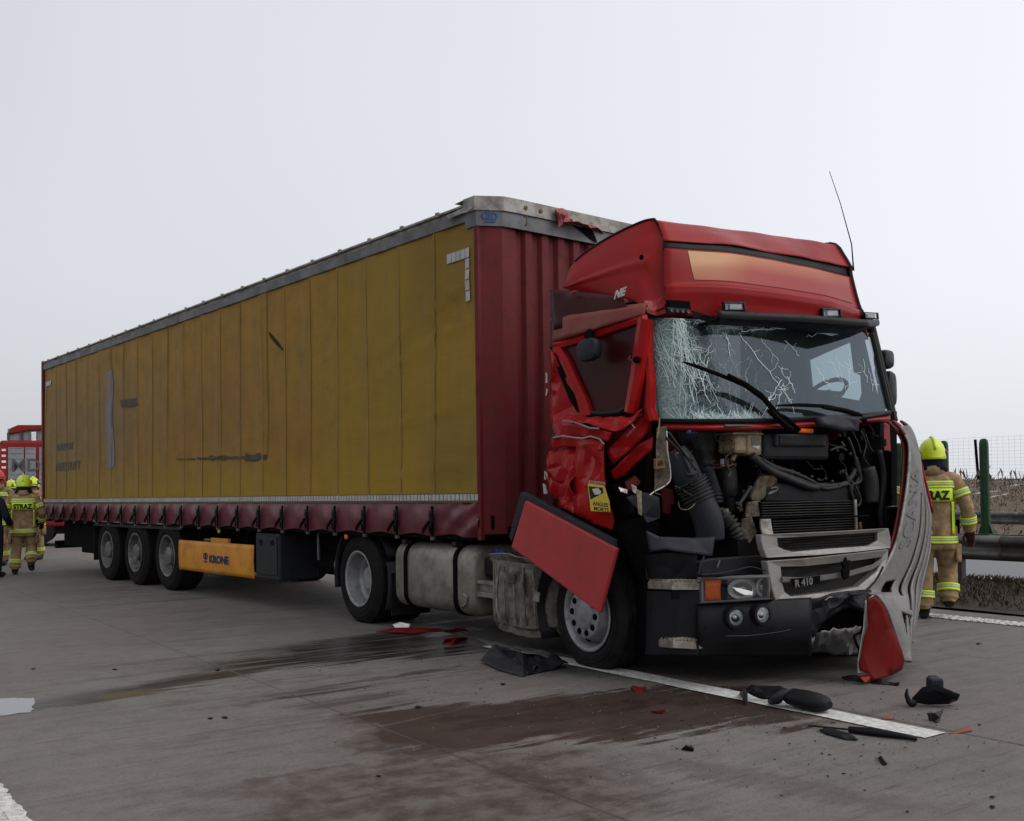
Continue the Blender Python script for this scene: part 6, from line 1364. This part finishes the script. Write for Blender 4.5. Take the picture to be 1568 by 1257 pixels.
debris('red_shard', [(677, 985, .0), (682, 979, .05), (700, 976, .06), (717, 977, .02), (710, 981, .0), (690, 989, .0)], 'reddeep', 'curved red shard lying under the silencer', 'shard', .008, .01, 107)
d = thing('fallen_mirror', G(1210, 1070), 'black mirror housing and arm lying across the lane dash', 'mirror')
q = MB(); cA, cB = G(1212, 1066, .07), G(1258, 1077, .06); ax_ = (cB-cA).normalized(); sd = V(-ax_.y, ax_.x, 0)
q.loft([[cA.lerp(cB, f)+sd*.085*k*math.copysign(abs(math.cos(a))**.8, math.cos(a))+V(0, 0, .055*k*math.sin(a)) for a in [2*math.pi*i/18 for i in range(18)]] for f, k in ((-.28, .35), (-.15, .65), (0, .88), (.4, 1.0), (.8, .98), (1.1, .8), (1.25, .4))]); q.build('housing', X['black'], d, auto=True)
crumple('glass_tray', [G(1140, 1058, .05), G(1150, 1048, .10), G(1195, 1050, .11), G(1215, 1058, .09), G(1200, 1072, .03), G(1165, 1070, .02)], X['black'], d, .015, 3, .012, 108, 7, True)
q = MB().tube([G(1180, 1074, .02), G(1190, 1070, .06), G(1200, 1062, .09), G(1214, 1060, .10)], [.02, .035, .03, .02], 8); q.build('arm', X['slate'], d, smooth=True)
crumple('bracket', [G(1135, 1062, .0), G(1138, 1055, .09), G(1143, 1060, .08), G(1147, 1078, .01), G(1140, 1079, .0)], X['slate'], d, .01, 2, .012, 109, 9)
d = thing('lamp_bracket', G(1430, 1075), 'black plastic lamp bracket lying apart at the right', 'plastic part')
q = MB(); q.prism([G(1395, 1076, .02), G(1412, 1058, .10), G(1432, 1054, .12), G(1462, 1066, .08), G(1456, 1079, .01), G(1420, 1080, .0)], V(0, 0, .03)); q.build('shell', X['black'], d, bevel=.012)
q = MB(); a_, b_ = G(1421, 1050, .12), G(1442, 1050, .12); q.box((a_+b_)/2, (b_-a_)/2, FWD*.04, V(0, 0, .05)); q.box(G(1430, 1041, .14), (b_-a_)*.36, FWD*.035, V(0, 0, .025)); q.build('boss', X['slate'], d, bevel=.012)
MB().tube([G(1400, 1078, .02), G(1392, 1074, .03), G(1388, 1064, .07), G(1389, 1055, .11)], [.03, .02, .014, .006], 6).build('hooked_arm', X['black'], d, smooth=True)
q = MB().prism([G(1440, 1056, .09), G(1470, 1066, .07), G(1466, 1073, .03), G(1454, 1078, .02), G(1438, 1062, .07)], V(0, 0, .015)); q.build('tray', X['slate'], d, bevel=.004)
debris('black_clip', [(1420, 1094, .03), (1430, 1092, .05), (1446, 1088, .05), (1440, 1100, .02), (1434, 1108, .0), (1424, 1104, .0)], 'slate', 'curved black clip just below the lamp bracket', 'plastic part', .01, .012, 111)
d = thing('wiper_strip', G(1340, 1121), 'thin black wiper strip lying across the end of the lane dash', 'wiper strip')
MB().tube([G(1238, 1111, .012), G(1270, 1114, .012), G(1300, 1117, .014)], .006, 6).build('thin_end', X['black'], d); q = MB().tube([G(1300, 1117, .018), G(1340, 1121, .022), G(1380, 1127, .018), G(1404, 1131, .014)], [.018, .022, .016, .012], 8); q.build('thick_end', X['black'], d, smooth=True)
debris('flat_mesh_shard', [(1254, 1118, .006), (1275, 1116, .012), (1300, 1122, .012), (1314, 1133, .006), (1295, 1132, .005), (1265, 1124, .005)], 'black', 'flat leaf-shaped dark shard below the wiper strip', 'shard', .006, .006, 113)
debris('black_wedge', [(1042, 1147, .0), (1050, 1141, .03), (1062, 1145, .02), (1062, 1150, .0)], 'black', 'small black wedge alone on the concrete left of the tyre track', 'shard', .004, .01, 114)
debris('black_clip', [(1345, 1163, .0), (1349, 1159, .02), (1358, 1166, .02), (1352, 1172, .0)], 'black', 'small bent black clip right of the tyre track', 'plastic part', .006, .008, 115)
debris('red_shard', [(1452, 1124, .0), (1465, 1117, .015), (1487, 1115, .015), (1488, 1121, .0), (1470, 1123, .0)], 'scuff', 'flat red shard right of the end of the lane dash', 'shard', .006, .006, 116)
debris('red_shard', [(1347, 1102, .0), (1358, 1097, .015), (1371, 1098, .01), (1365, 1102, .0)], 'scuff', 'small red shard beside the white lane dash near its end', 'shard', .004, .005, 117)
debris('red_shard', [(965, 1054, .0), (975, 1050, .03), (990, 1053, .03), (986, 1060, .0), (972, 1060, .0)], 'reddeep', 'crumpled red and white shard nearest the front wheel', 'shard', .012, .006, 118)
debris('red_shard', [(997, 1090, .0), (1003, 1087, .02), (1020, 1088, .02), (1015, 1093, .0)], 'reddeep', 'red shard on the brown wet patch', 'shard', .008, .006, 119)
debris('white_sheet', [(1243, 1001, .0), (1250, 968, .28), (1290, 963, .30), (1322, 962, .30), (1326, 1000, .02), (1290, 1004, .0)], 'white', 'crumpled white insulation sheet hanging under the broken bumper', 'sheet', .02, .01, 120, 5)
d = thing('black_rubble', G(1340, 1050), 'flat black plastic scrap under the red corner of the front flap', 'plastic part'); crumple('scrap', [G(1288, 1037, .01), G(1310, 1033, .03), G(1345, 1040, .02), G(1378, 1046, .02), G(1376, 1051, .0), G(1340, 1048, .0), G(1300, 1043, .0)], X['black'], d, .01, 3, .008, 121, 8)
# scattered crumbs, each a thing
rnd = random.Random(77); CRM = 'tiny dark plastic crumbs scattered on the road'
spots = [(333, 1025, 'upper'), (322, 1100, 'lower left'), (345, 1098, 'lower right'), (580, 1188, 0), (52, 1024, 0), (176, 1025, 0), (1395, 983, 0), (1498, 985, 0), (1520, 1220, 1), (1520, 1235, 2), (1500, 1110, 0), (770, 1047, 0), (1292, 1184, 0), (640, 1082, 0)]
LBL = ['dark crumb on the concrete just above the wet streak, left of centre', 'left one of two dark crumbs below the wet streak', 'right one of two dark crumbs below the wet streak', 'dark crumb alone near the bottom of the picture on the brown stain',
 'leftmost dark crumb on the concrete, near the left picture edge', 'dark crumb on the concrete below the trailer\'s rear wheels', 'dark crumb on the road between the front flap and the firefighter\'s feet', 'dark crumb near the white edge line on the far right',
 'upper one of two dark crumbs in the lower right corner', 'lower one of two dark crumbs in the lower right corner', 'dark crumb to the right of the flat red shard', 'dark crumb just below the broken fender', 'dark crumb in the tyre track below the wiper strip', 'dark crumb beside the transverse slab joint, left of the brown patch']
for i, (x, y, _) in enumerate(spots):
    s_ = rnd.uniform(2.0, 3.6); n = rnd.randint(4, 6); P = []
    for k in range(n):
        a = 2*math.pi*k/n; P.append((x+s_*1.6*math.cos(a)*rnd.uniform(.6, 1.2), y+s_*.4*math.sin(a)*rnd.uniform(.6, 1.2), rnd.uniform(.002, .009)))
    debris('plastic_crumb', P, 'black', LBL[i], 'shard', .002, .004, 200+i, 1, CRM)
q = MB()
for i in range(330):
    x, y = rnd.gauss(1120, 230), rnd.gauss(1120, 55)
    if not (500 < x < 1560 and 1030 < y < 1254): continue
    p = G(x, y, .001); s_ = rnd.uniform(.0015, .004); a = rnd.uniform(0, 6)
    q.add([p+V(math.cos(a+k*2.1)*s_, math.sin(a+k*2.1)*s_, 0) for k in range(3)]+[p+V(0, 0, s_*1.2)], [(0, 1, 3), (1, 2, 3), (2, 0, 3)])
tag(q.build('glass_crumbs', mat('glass crumbs', (.35, .38, .37), .15, var=.1), fix=False), 'fine crumbs of safety glass strewn in front of the cab', 'glass', None, 'stuff')

q = MB(); rnd = random.Random(19)
for i in range(420):
    x, y = (rnd.gauss(1230, 190), rnd.gauss(1110, 52)) if i % 3 else (rnd.gauss(700, 160), rnd.gauss(1030, 45))
    if not (350 < x < 1560 and 985 < y < 1254): continue
    p = G(x, y, .002); s_ = rnd.uniform(.002, .009); a = rnd.uniform(0, 6); st_ = rnd.uniform(.6, 2.4)
    q.add([p+V(math.cos(a)*s_*st_, math.sin(a)*s_*st_, 0), p+V(math.cos(a+2)*s_, math.sin(a+2)*s_, .002), p+V(math.cos(a+4)*s_, math.sin(a+4)*s_, 0), p+V(0, 0, s_*.8)], [(0, 1, 3), (1, 2, 3), (2, 0, 3)])
tag(q.build('plastic_grit', X['black'], fix=False), 'fine dark plastic grit strewn in front of the wreck', 'grit', None, 'stuff')
# ================================================================ PEOPLE
def remesh_mesh(q, vox, name):
    me = bpy.data.meshes.new(name); me.from_pydata([tuple(v) for v in q.v], [], q.f)
    o = bpy.data.objects.new(name, me); sc.collection.objects.link(o)
    md = o.modifiers.new('r', 'REMESH'); md.mode = 'VOXEL'; md.voxel_size = vox; ms = o.modifiers.new('s', 'SMOOTH'); ms.factor = .5; ms.iterations = 3
    dg = bpy.context.evaluated_depsgraph_get(); dg.update(); r = bpy.data.meshes.new_from_object(o.evaluated_get(dg)); bpy.data.objects.remove(o); bpy.data.meshes.remove(me); return r
def person(loc, face, height, label, pose, suit='khaki', helmet='fluoh', bands=True, back=None, gloves='glove', vox=.013, cape=True, grp=None, seed=1, helmet_style=0):
    f = Vector((face[0], face[1], 0)).normalized(); rt = V(f.y, -f.x, 0); K = height/1.84; O_ = Vector(loc)
    def L(x, y, z): return O_+(rt*x+f*y+V(0, 0, z))*K
    root = thing('person', O_, label, 'person', grp)
    q = MB()
    lean = pose.get('lean', 0.0)
    def TB(x, y, z): return V(x, y+lean*max(0, z-.85), z)
    TOR = [(.70, .20, .15, .0), (.74, .215, .165, -.005), (.80, .213, .165, -.005), (.92, .203, .155, -.005), (1.02, .198, .15, -.01), (1.15, .207, .155, -.015), (1.28, .217, .152, -.02), (1.38, .205, .13, -.025), (1.44, .17, .11, -.02), (1.485, .10, .09, -.005), (1.53, .075, .08, .005)]
    def tor_ring(z, e=0.0, n=28):
        for (z0, a0, b0, c0), (z1, a1, b1, c1) in zip(TOR, TOR[1:]):
            if z <= z1: k = (z-z0)/(z1-z0); a, b, c = lerp(a0, a1, k), lerp(b0, b1, k), lerp(c0, c1, k); break
        return [TB((a+e)*math.copysign(abs(math.cos(t))**.85, math.cos(t)), c+(b+e)*math.copysign(abs(math.sin(t))**.9, math.sin(t)), z) for t in [2*math.pi*i/n for i in range(n)]]
    def wr(p, s): return p+V(nz3(p, 9, s), nz3(p, 9, s+2), 0)*.010
    zs = [.70+.035*k for k in range(24)]+[1.53]
    q.loft([[wr(p, seed) for p in tor_ring(min(z, 1.529))] for z in zs])
    limbs = {}
    def limb(name, pts, rad, s):
        pts = [Vector(p) for p in pts]; P = []; R = []
        for i in range(len(pts)-1):
            for k in range(6):
                fr_ = k/6; P.append(pts[i].lerp(pts[i+1], fr_)); R.append(lerp(rad[i], rad[i+1], fr_)*(1+.07*nz3(P[-1], 16, s)))
        P.append(pts[-1]); R.append(rad[-1]); q.tube(P, R, 16); limbs[name] = (P, R)
    for sd, nm in ((-1, 'L'), (1, 'R')):
        kn, an, toe = pose.get('leg'+nm, ((.11*sd, .03, .50), (.115*sd, -.02, .12), (.12*sd, .20, .05)))
        limb('leg'+nm, [(.10*sd, 0, .93), (.105*sd, .01, .80), kn, Vector(kn).lerp(Vector(an), .5), an], [.122, .122, .096, .09, .097], seed+sd)
        an_, toe_ = Vector(an), Vector(toe); heel = an_-(toe_-an_)*.25; heel.z = toe_.z+(.0 if abs(an_.z-.12) < .03 else .03)
        q.tube([an_, an_.lerp(V(heel.x, heel.y, toe_.z+.01), .8)], [.07, .06], 10)
        q.tube([heel, heel.lerp(toe_, .4), heel.lerp(toe_, .8), toe_], [.05, .055, .052, .03], 12)
        sh = TB(.205*sd, -.015, 1.395); el, wrp = pose.get('arm'+nm, ((.30*sd, -.03, 1.12), (.30*sd, .10, .90)))
        el, wrp = TB(*el), TB(*wrp); limb('arm'+nm, [TB(.12*sd, -.01, 1.42), sh, el, wrp], [.072, .080, .068, .060], seed+5*sd)
    hd_ = pose.get('head', (0, .02, 1.64)); hy = pose.get('turn', 0.0); hc = TB(*hd_)
    hf = V(math.sin(hy), math.cos(hy), 0); hr = V(math.cos(hy), -math.sin(hy), 0)
    q.tube([TB(0, .0, 1.47), hc-V(0, 0, .05)], [.068, .062], 12)
    q.ell(hc, hr*.078, hf*.098, V(0, 0, .122), 18, 12)
    q.tube([hc+hf*.095+V(0, 0, .015), hc+hf*.118-V(0, 0, .022)], [.012, .017], 8)
    q.tube([hc+hf*.06-V(0, 0, .085), hc+hf*.085-V(0, 0, .088)], [.045, .03], 8)
    for s_ in (-1, 1): q.ell(hc+hr*.08*s_-hf*.005, hr*.014, hf*.03, V(0, 0, .035), 8, 6)
    me = remesh_mesh(q, vox, 'body')
    for m_ in (X[suit], X['boot'], X['skin']): me.materials.append(m_)
    zneck = hc.z-.115
    ankl = [(limbs['legL'][0][-1]), (limbs['legR'][0][-1])]
    for p in me.polygons:
        c = p.center; mi = 0
        if c.z > zneck and (V(c.x, c.y, 0)-V(hc.x, hc.y, 0)).length < .16: mi = 2
        else:
            a = min(ankl, key=lambda v: (v-c).length)
            if c.z < a.z-.02 and (a-c).length < .35: mi = 1
        p.material_index = mi; p.use_smooth = True
    for v in me.vertices: c = v.co; v.co = L(c.x, c.y, c.z)-O_
    o = bpy.data.objects.new('body', me); link(o, root, O_)
    def loc_build(q_, name, m_, par=None, **kw):
        q_.v = [L(v.x, v.y, v.z) for v in q_.v]; return q_.build(name, m_, par or root, **kw)
    # gloves with five bent fingers
    for sd, nm in ((-1, 'L'), (1, 'R')):
        P, R = limbs['arm'+nm]; w0 = P[-1]; dv = (P[-1]-P[-4]).normalized(); sdv = dv.cross(V(0, 0, 1)); sdv = sdv.normalized() if sdv.length > .1 else V(0, 1, 0); pn = sdv.cross(dv)
        g = MB(); g.tube([w0-dv*.03, w0+dv*.03], [.05, .045], 10); g.loft([[w0+dv*d_+sdv*.042*k*math.cos(a)+pn*.02*k*math.sin(a) for a in [2*math.pi*i/12 for i in range(12)]] for d_, k in ((.0, .8), (.04, 1.05), (.085, 1.0), (.10, .7))])
        for i, ln in enumerate((.062, .072, .068, .054)):
            b_ = w0+dv*.09+sdv*(-.030+.020*i); g.tube([b_, b_+dv*ln*.5-pn*.008, b_+dv*ln*.8-pn*.03, b_+dv*ln*.75-pn*.05], [.0105, .0105, .01, .008], 8)
        b_ = w0+dv*.035-sdv*.042; g.tube([b_, b_+dv*.03-sdv*.022-pn*.012, b_+dv*.06-sdv*.018-pn*.03], [.014, .012, .009], 8)
        loc_build(g, 'glove', X[gloves], smooth=True)
    def band_rings(rings, nm='reflective_band'):
        b_ = MB()
        for i in range(len(rings)-1): b_.loft([rings[i], rings[i+1]], False, True, 1 if i == 1 else 0)
        return loc_build(b_, nm, [X['fluo'], X['sil']], smooth=True, solid=.004)
    if bands:
        for z in pose.get('tb', (.80, 1.355)):
            band_rings([[wr(p, seed) for p in tor_ring(z+d_, .011)] for d_ in (-.036, -.013, .013, .036)])
        for nm in ('armL', 'armR', 'legL', 'legR'):
            P, R = limbs[nm]; n_ = len(P)
            for fr_ in ((.50, .84) if nm[0] == 'a' else (.84,)):
                i0 = fr_*(n_-1); rr_ = []
                for d_ in (-.036, -.013, .013, .036):
                    i = int(i0); c_ = P[i].lerp(P[min(i+1, n_-1)], i0-i); t_ = (P[min(i+1, n_-1)]-P[max(i-1, 0)]).normalized(); a_ = t_.orthogonal().normalized(); b2_ = t_.cross(a_)
                    if abs(t_.dot(V(1, 0, 0))) < .95: a_ = (V(1, 0, 0)-t_*t_.x).normalized(); b2_ = t_.cross(a_)
                    rad = R[i]+.013; rr_.append([c_+t_*d_+(a_*math.cos(u_)+b2_*math.sin(u_))*rad for u_ in [2*math.pi*k/20 for k in range(20)]])
                band_rings(rr_)
    if bands:
        for sd, nm in ((-1, 'legL'), (1, 'legR')):
            P, R = limbs[nm]; i = 9; c_ = P[i]; rad = R[i]
            g = MB().grid(lambda a, b: c_+V(0, 0, lerp(-.09, .09, b))+V(sd*math.cos(lerp(-.8, .8, a)), math.sin(lerp(-.8, .8, a)), 0)*(rad+.022), 6, 3); loc_build(g, 'trouser_pocket', X[suit], smooth=True, solid=.02)
        g = MB().box(TB(.225, .05, .93), V(.02, 0, 0), V(0, .03, 0), V(0, 0, .07)); loc_build(g, 'radio', X['blackm'], bevel=.01)
        g = MB().loft([[TB(r_*math.cos(t)*1.0, r_*math.sin(t)-.0, z) for t in [2*math.pi*i/20 for i in range(20)]] for z, r_ in ((1.45, .13), (1.50, .115), (1.545, .11))], False); loc_build(g, 'collar', X[suit], smooth=True, solid=.014)
    def backpt(x, z, e):   # on the back of the jacket
        ring = tor_ring(z, 0)
        for (z0, a0, b0, c0), (z1, a1, b1, c1) in zip(TOR, TOR[1:]):
            if z <= z1: k = (z-z0)/(z1-z0); a, b, c = lerp(a0, a1, k), lerp(b0, b1, k), lerp(c0, c1, k); break
        xx = max(-.98, min(.98, x/(a+.01))); return TB(x, c-(b+.012+e)*(1-abs(xx)**2.2)**.45, z)
    if back:
        g = MB().grid(lambda a, b: backpt(lerp(-.185, .185, a), lerp(1.185, 1.315, b), .008), 16, 4); pl = loc_build(g, 'back_panel', X['fluo'], smooth=True, solid=.004)
        text('back_lettering', back, lambda a, b, c: L(*backpt(a*.86, 1.205+b, .016+c)), .122, X['ink'], pl, .001, .006, 'CENTER')
        for s_ in (-1, 1): g = MB().grid(lambda a, b: backpt(s_*lerp(.175, .20, a), lerp(.86, 1.18, b), .008), 2, 8); loc_build(g, 'reflective_band', X['fluo'], smooth=True, solid=.003)
    if helmet:
        g = MB(); top = hc+V(0, 0, .045)
        rr_ = []
        for k, (zz, s_) in enumerate(((-.075, 1.10), (-.06, 1.16), (-.03, 1.12), (.03, 1.06), (.075, .92), (.11, .70), (.135, .42), (.145, .12))):
            rr_.append([top+hr*.117*s_*math.cos(a)+hf*.145*s_*math.sin(a)+V(0, 0, zz+(.025 if (zz < -.05 and math.sin(a) > .3) else 0)) for a in [2*math.pi*i/28 for i in range(28)]])
        g.loft(rr_); hm = loc_build(g, 'helmet', X[helmet], auto=True)
        g = MB().tube([top+hf*.155*math.cos(a)*.98+V(0, 0, .02+.135*math.sin(a)) for a in [math.pi*k/12 for k in range(13)]], .014, 6); loc_build(g, 'helmet_crest', X[helmet], hm, smooth=True)
        for s_ in (-1, 1): g = MB().prism([top+hr*.128*s_+hf*y_+V(0, 0, z_) for y_, z_ in ((-.11, -.02), (.0, .03), (.09, -.005), (.0, -.005))], hr*.012*s_); loc_build(g, 'helmet_mark', X['red' if helmet_style == 0 else 'ink'], hm)
        g = MB().loft([[top+hr*.122*1.06*math.cos(a)+hf*.15*1.06*math.sin(a)+V(0, 0, zz) for a in [math.radians(15+150*i/14) for i in range(15)]] for zz in (-.07, -.005)], False, False); loc_build(g, 'visor', X['glassy'], hm, smooth=True, solid=.004)
        if helmet_style == 1:
            for k in range(5): a = 2*math.pi*k/5+.4; g = MB().prism([top+hr*.124*math.cos(a+d_)*s_+hf*.15*math.sin(a+d_)*s_+V(0, 0, z_) for d_, z_, s_ in ((-.2, .0, 1.03), (.2, .0, 1.03), (.14, .08, .93), (-.14, .08, .93))], (hr*math.cos(a)+hf*math.sin(a))*.008); loc_build(g, 'helmet_mark', X['ink'], hm)
    if cape:
        g = MB().loft([[top+hr*lerp(.115, .15, k)*math.cos(a)+hf*lerp(.135, .13, k)*math.sin(a)+V(0, 0, lerp(-.06, -.19, k)+.01*math.sin(a*7+k*3)) for a in [math.radians(160+220*i/20) for i in range(21)]] for k in (0, .3, .6, 1)], False, False); loc_build(g, 'neck_cape', X['cloth'], smooth=True, solid=.008)
    return root, L, loc_build, hc, hf, hr
walk = dict(legL=((-.105, .02, .50), (-.11, -.03, .125), (-.115, .16, .05)), legR=((.12, .16, .52), (.125, .06, .20), (.13, .27, .13)), armR=((.315, -.04, 1.13), (.335, .03, .88)), armL=((-.335, -.02, 1.15), (-.30, .18, 1.00)), turn=-.25)
person(G(1433, 947), (.40, .92), 1.86, 'firefighter in khaki turnout suit walking away beside the torn front flap', walk, back='STRAZ', seed=3)
LG = 'firefighters gathered behind the trailer'
person(G(36, 879), (-.35, .93), 1.80, 'firefighter seen from behind with STRAZ on the back, left of the trailer', dict(legL=((-.12, .03, .50), (-.14, -.02, .12), (-.15, .17, .05)), legR=((.13, .10, .50), (.14, -.12, .25), (.15, -.02, .10)), armR=((.32, -.02, 1.12), (.30, .14, .95)), armL=((-.31, .0, 1.13), (-.26, .2, .98)), lean=.04), back='STRAZ', grp=LG, seed=5)
person(G(53, 857), (.05, -1), 1.84, 'firefighter facing the camera beside the trailer\'s rear corner', dict(armR=((.29, .05, 1.14), (.18, .22, 1.02)), armL=((-.29, .05, 1.14), (-.18, .22, 1.02)), lean=.06), grp=LG, seed=7, cape=False, helmet_style=1)
person(G(17, 860), (.5, -.8), 1.78, 'firefighter half hidden behind the one with STRAZ on the back', dict(lean=.03), grp=LG, seed=9, cape=False, helmet_style=1)
r_, L_, lb_, hc_, hf_, hr_ = person(G(-13, 884), (.25, .95), 1.74, 'person in dark jacket and yellow-green vest cut off by the left picture edge', dict(armR=((.30, .02, 1.12), (.24, .2, .98))), suit='cloth', helmet=None, bands=False, seed=11, cape=False, gloves='skin')
g = MB().loft([[V((.245)*math.cos(a), -.01+.185*math.sin(a), z) for a in [math.radians(100+160*i/16) for i in range(17)]] for z in (.85, 1.0, 1.15, 1.3, 1.38)], False, False); lb_(g, 'vest', X['fluo'], smooth=True, solid=.006)
top = hc_+V(0, 0, .045); g = MB().ell(hc_+V(0, 0, .02), hr_*.088, hf_*.105, V(0, 0, .115), 16, 10); lb_(g, 'hair', mat('dark hair', (.02, .014, .01), .7), smooth=True)
person(G(-4, 866), (.3, -.9), 1.98, 'person in orange-red helmet at the very left edge, behind the others', dict(), helmet='ored', seed=13, cape=False)
# ================================================================ FIRE ENGINE
fe0 = G(40, 838); fdx = V(.93, .36, 0).normalized(); fdy = V(-.36, .93, 0).normalized()
FEP = lambda a, b, c: fe0+fdx*a+fdy*b+V(0, 0, c)
fe = thing('fire_engine', fe0, 'red fire engine with aluminium roller shutters parked behind the trailer', 'fire engine')
s_fe = (fe0-EYE).length/FPX       # metres per picture pixel at its place
def fx(px): return (px-40)*s_fe/fdx.x*.97
def fz(py): return (838-py)*s_fe*1.0
x0, x1 = fx(8), fx(150); zt = fz(690)
q = MB().fbox(FEP, x0, x1, .0, 2.4, .55, zt); q.build('body', X['fire'], fe, bevel=.08)
q = MB().fbox(FEP, x0+.1, x1-.1, .1, 2.3, .35, .55); q.build('underbody', X['chassis'], fe)
for k, (a, b) in enumerate(((18.5, 37.5), (39, 52), (56, 84), (86, 112))):
    sh_ = MB().fbox(FEP, fx(a), fx(b), -.03, -.002, .85, fz(700)).build('roller_shutter', X['shutter'], fe, bevel=.01)
    for j in range(14): z_ = lerp(.9, fz(701.5), j/13); MB().fbox(FEP, fx(a)+.03, fx(b)-.03, -.038, -.0305, z_-.004, z_+.004).build('slat_groove', X['galv'], sh_)
    if k == 0: text('shutter_lettering', 'MD', lambda a_, b_, c_: FEP(fx(22)+a_, -.04-c_, fz(733)+b_), .50, X['galv'], sh_, .002, .005)
q = MB().fbox(FEP, fx(9), fx(17), -.012, -.002, 1.1, fz(697)); q.build('side_panel', X['red'], fe)
for k in range(4): MB().fbox(FEP, fx(11), fx(16), -.02, -.013, fz(705+8*k), fz(702+8*k)).build('side_sticker', X['white'], fe)
q = MB().fbox(FEP, fx(17), x1-.3, .25, .32, zt+.01, zt+.34); q.fbox(FEP, fx(17), x1-.3, 2.05, 2.12, zt+.01, zt+.34); q.build('roof_rail', X['shutter'], fe)
q = MB(); zz = fz(679)
for k in range(9): MB().bar(FEP(fx(18)+.35*k, .2, zt+.02), FEP(fx(18)+.35*k, .2, zz), .05, .05).build('rack_post', X['galv'], fe)
q = MB(); pr_ = [(fx(18), zz-.05), (fx(20), zz+.12), (fx(30), zz+.22), (fx(44), fz(668)), (x1-.4, fz(667)), (x1-.4, fz(674)), (fx(44), fz(676)), (fx(30), zz)]
q.prism([FEP(a, .15, c) for a, c in pr_], fdy*2.0); q.build('roof_hood', X['fire'], fe, bevel=.03)
q = MB().fbox(FEP, fx(46), fx(52), .1, .2, fz(692), fz(678)); q.build('searchlight', X['white'], fe, bevel=.02)
for a in (.9, 4.3): 
    MB().lathe(FEP(x0+a, .02, .5), -fdy, [(.3, -.25), (.5, -.25), (.5, 0), (.3, .0), (.28, -.06), (0, -.06)], 28).build('wheel', X['rubber'], fe, auto=True)
    MB().lathe(FEP(x0+a, 2.38, .5), fdy, [(.3, -.25), (.5, -.25), (.5, 0), (.3, .0), (.28, -.06), (0, -.06)], 28).build('wheel', X['rubber'], fe, auto=True)
pb = onplane(68, 660, TD, TD.dot(TO)+LEN+1.2)
MB().lathe(FEP(fx(64), .3, fz(667)+.02), V(0, 0, 1), [(.10, 0), (.10, .16), (.07, .20), (0, .21)], 16).build('blue_lamp', X['lamp'], fe, auto=True)
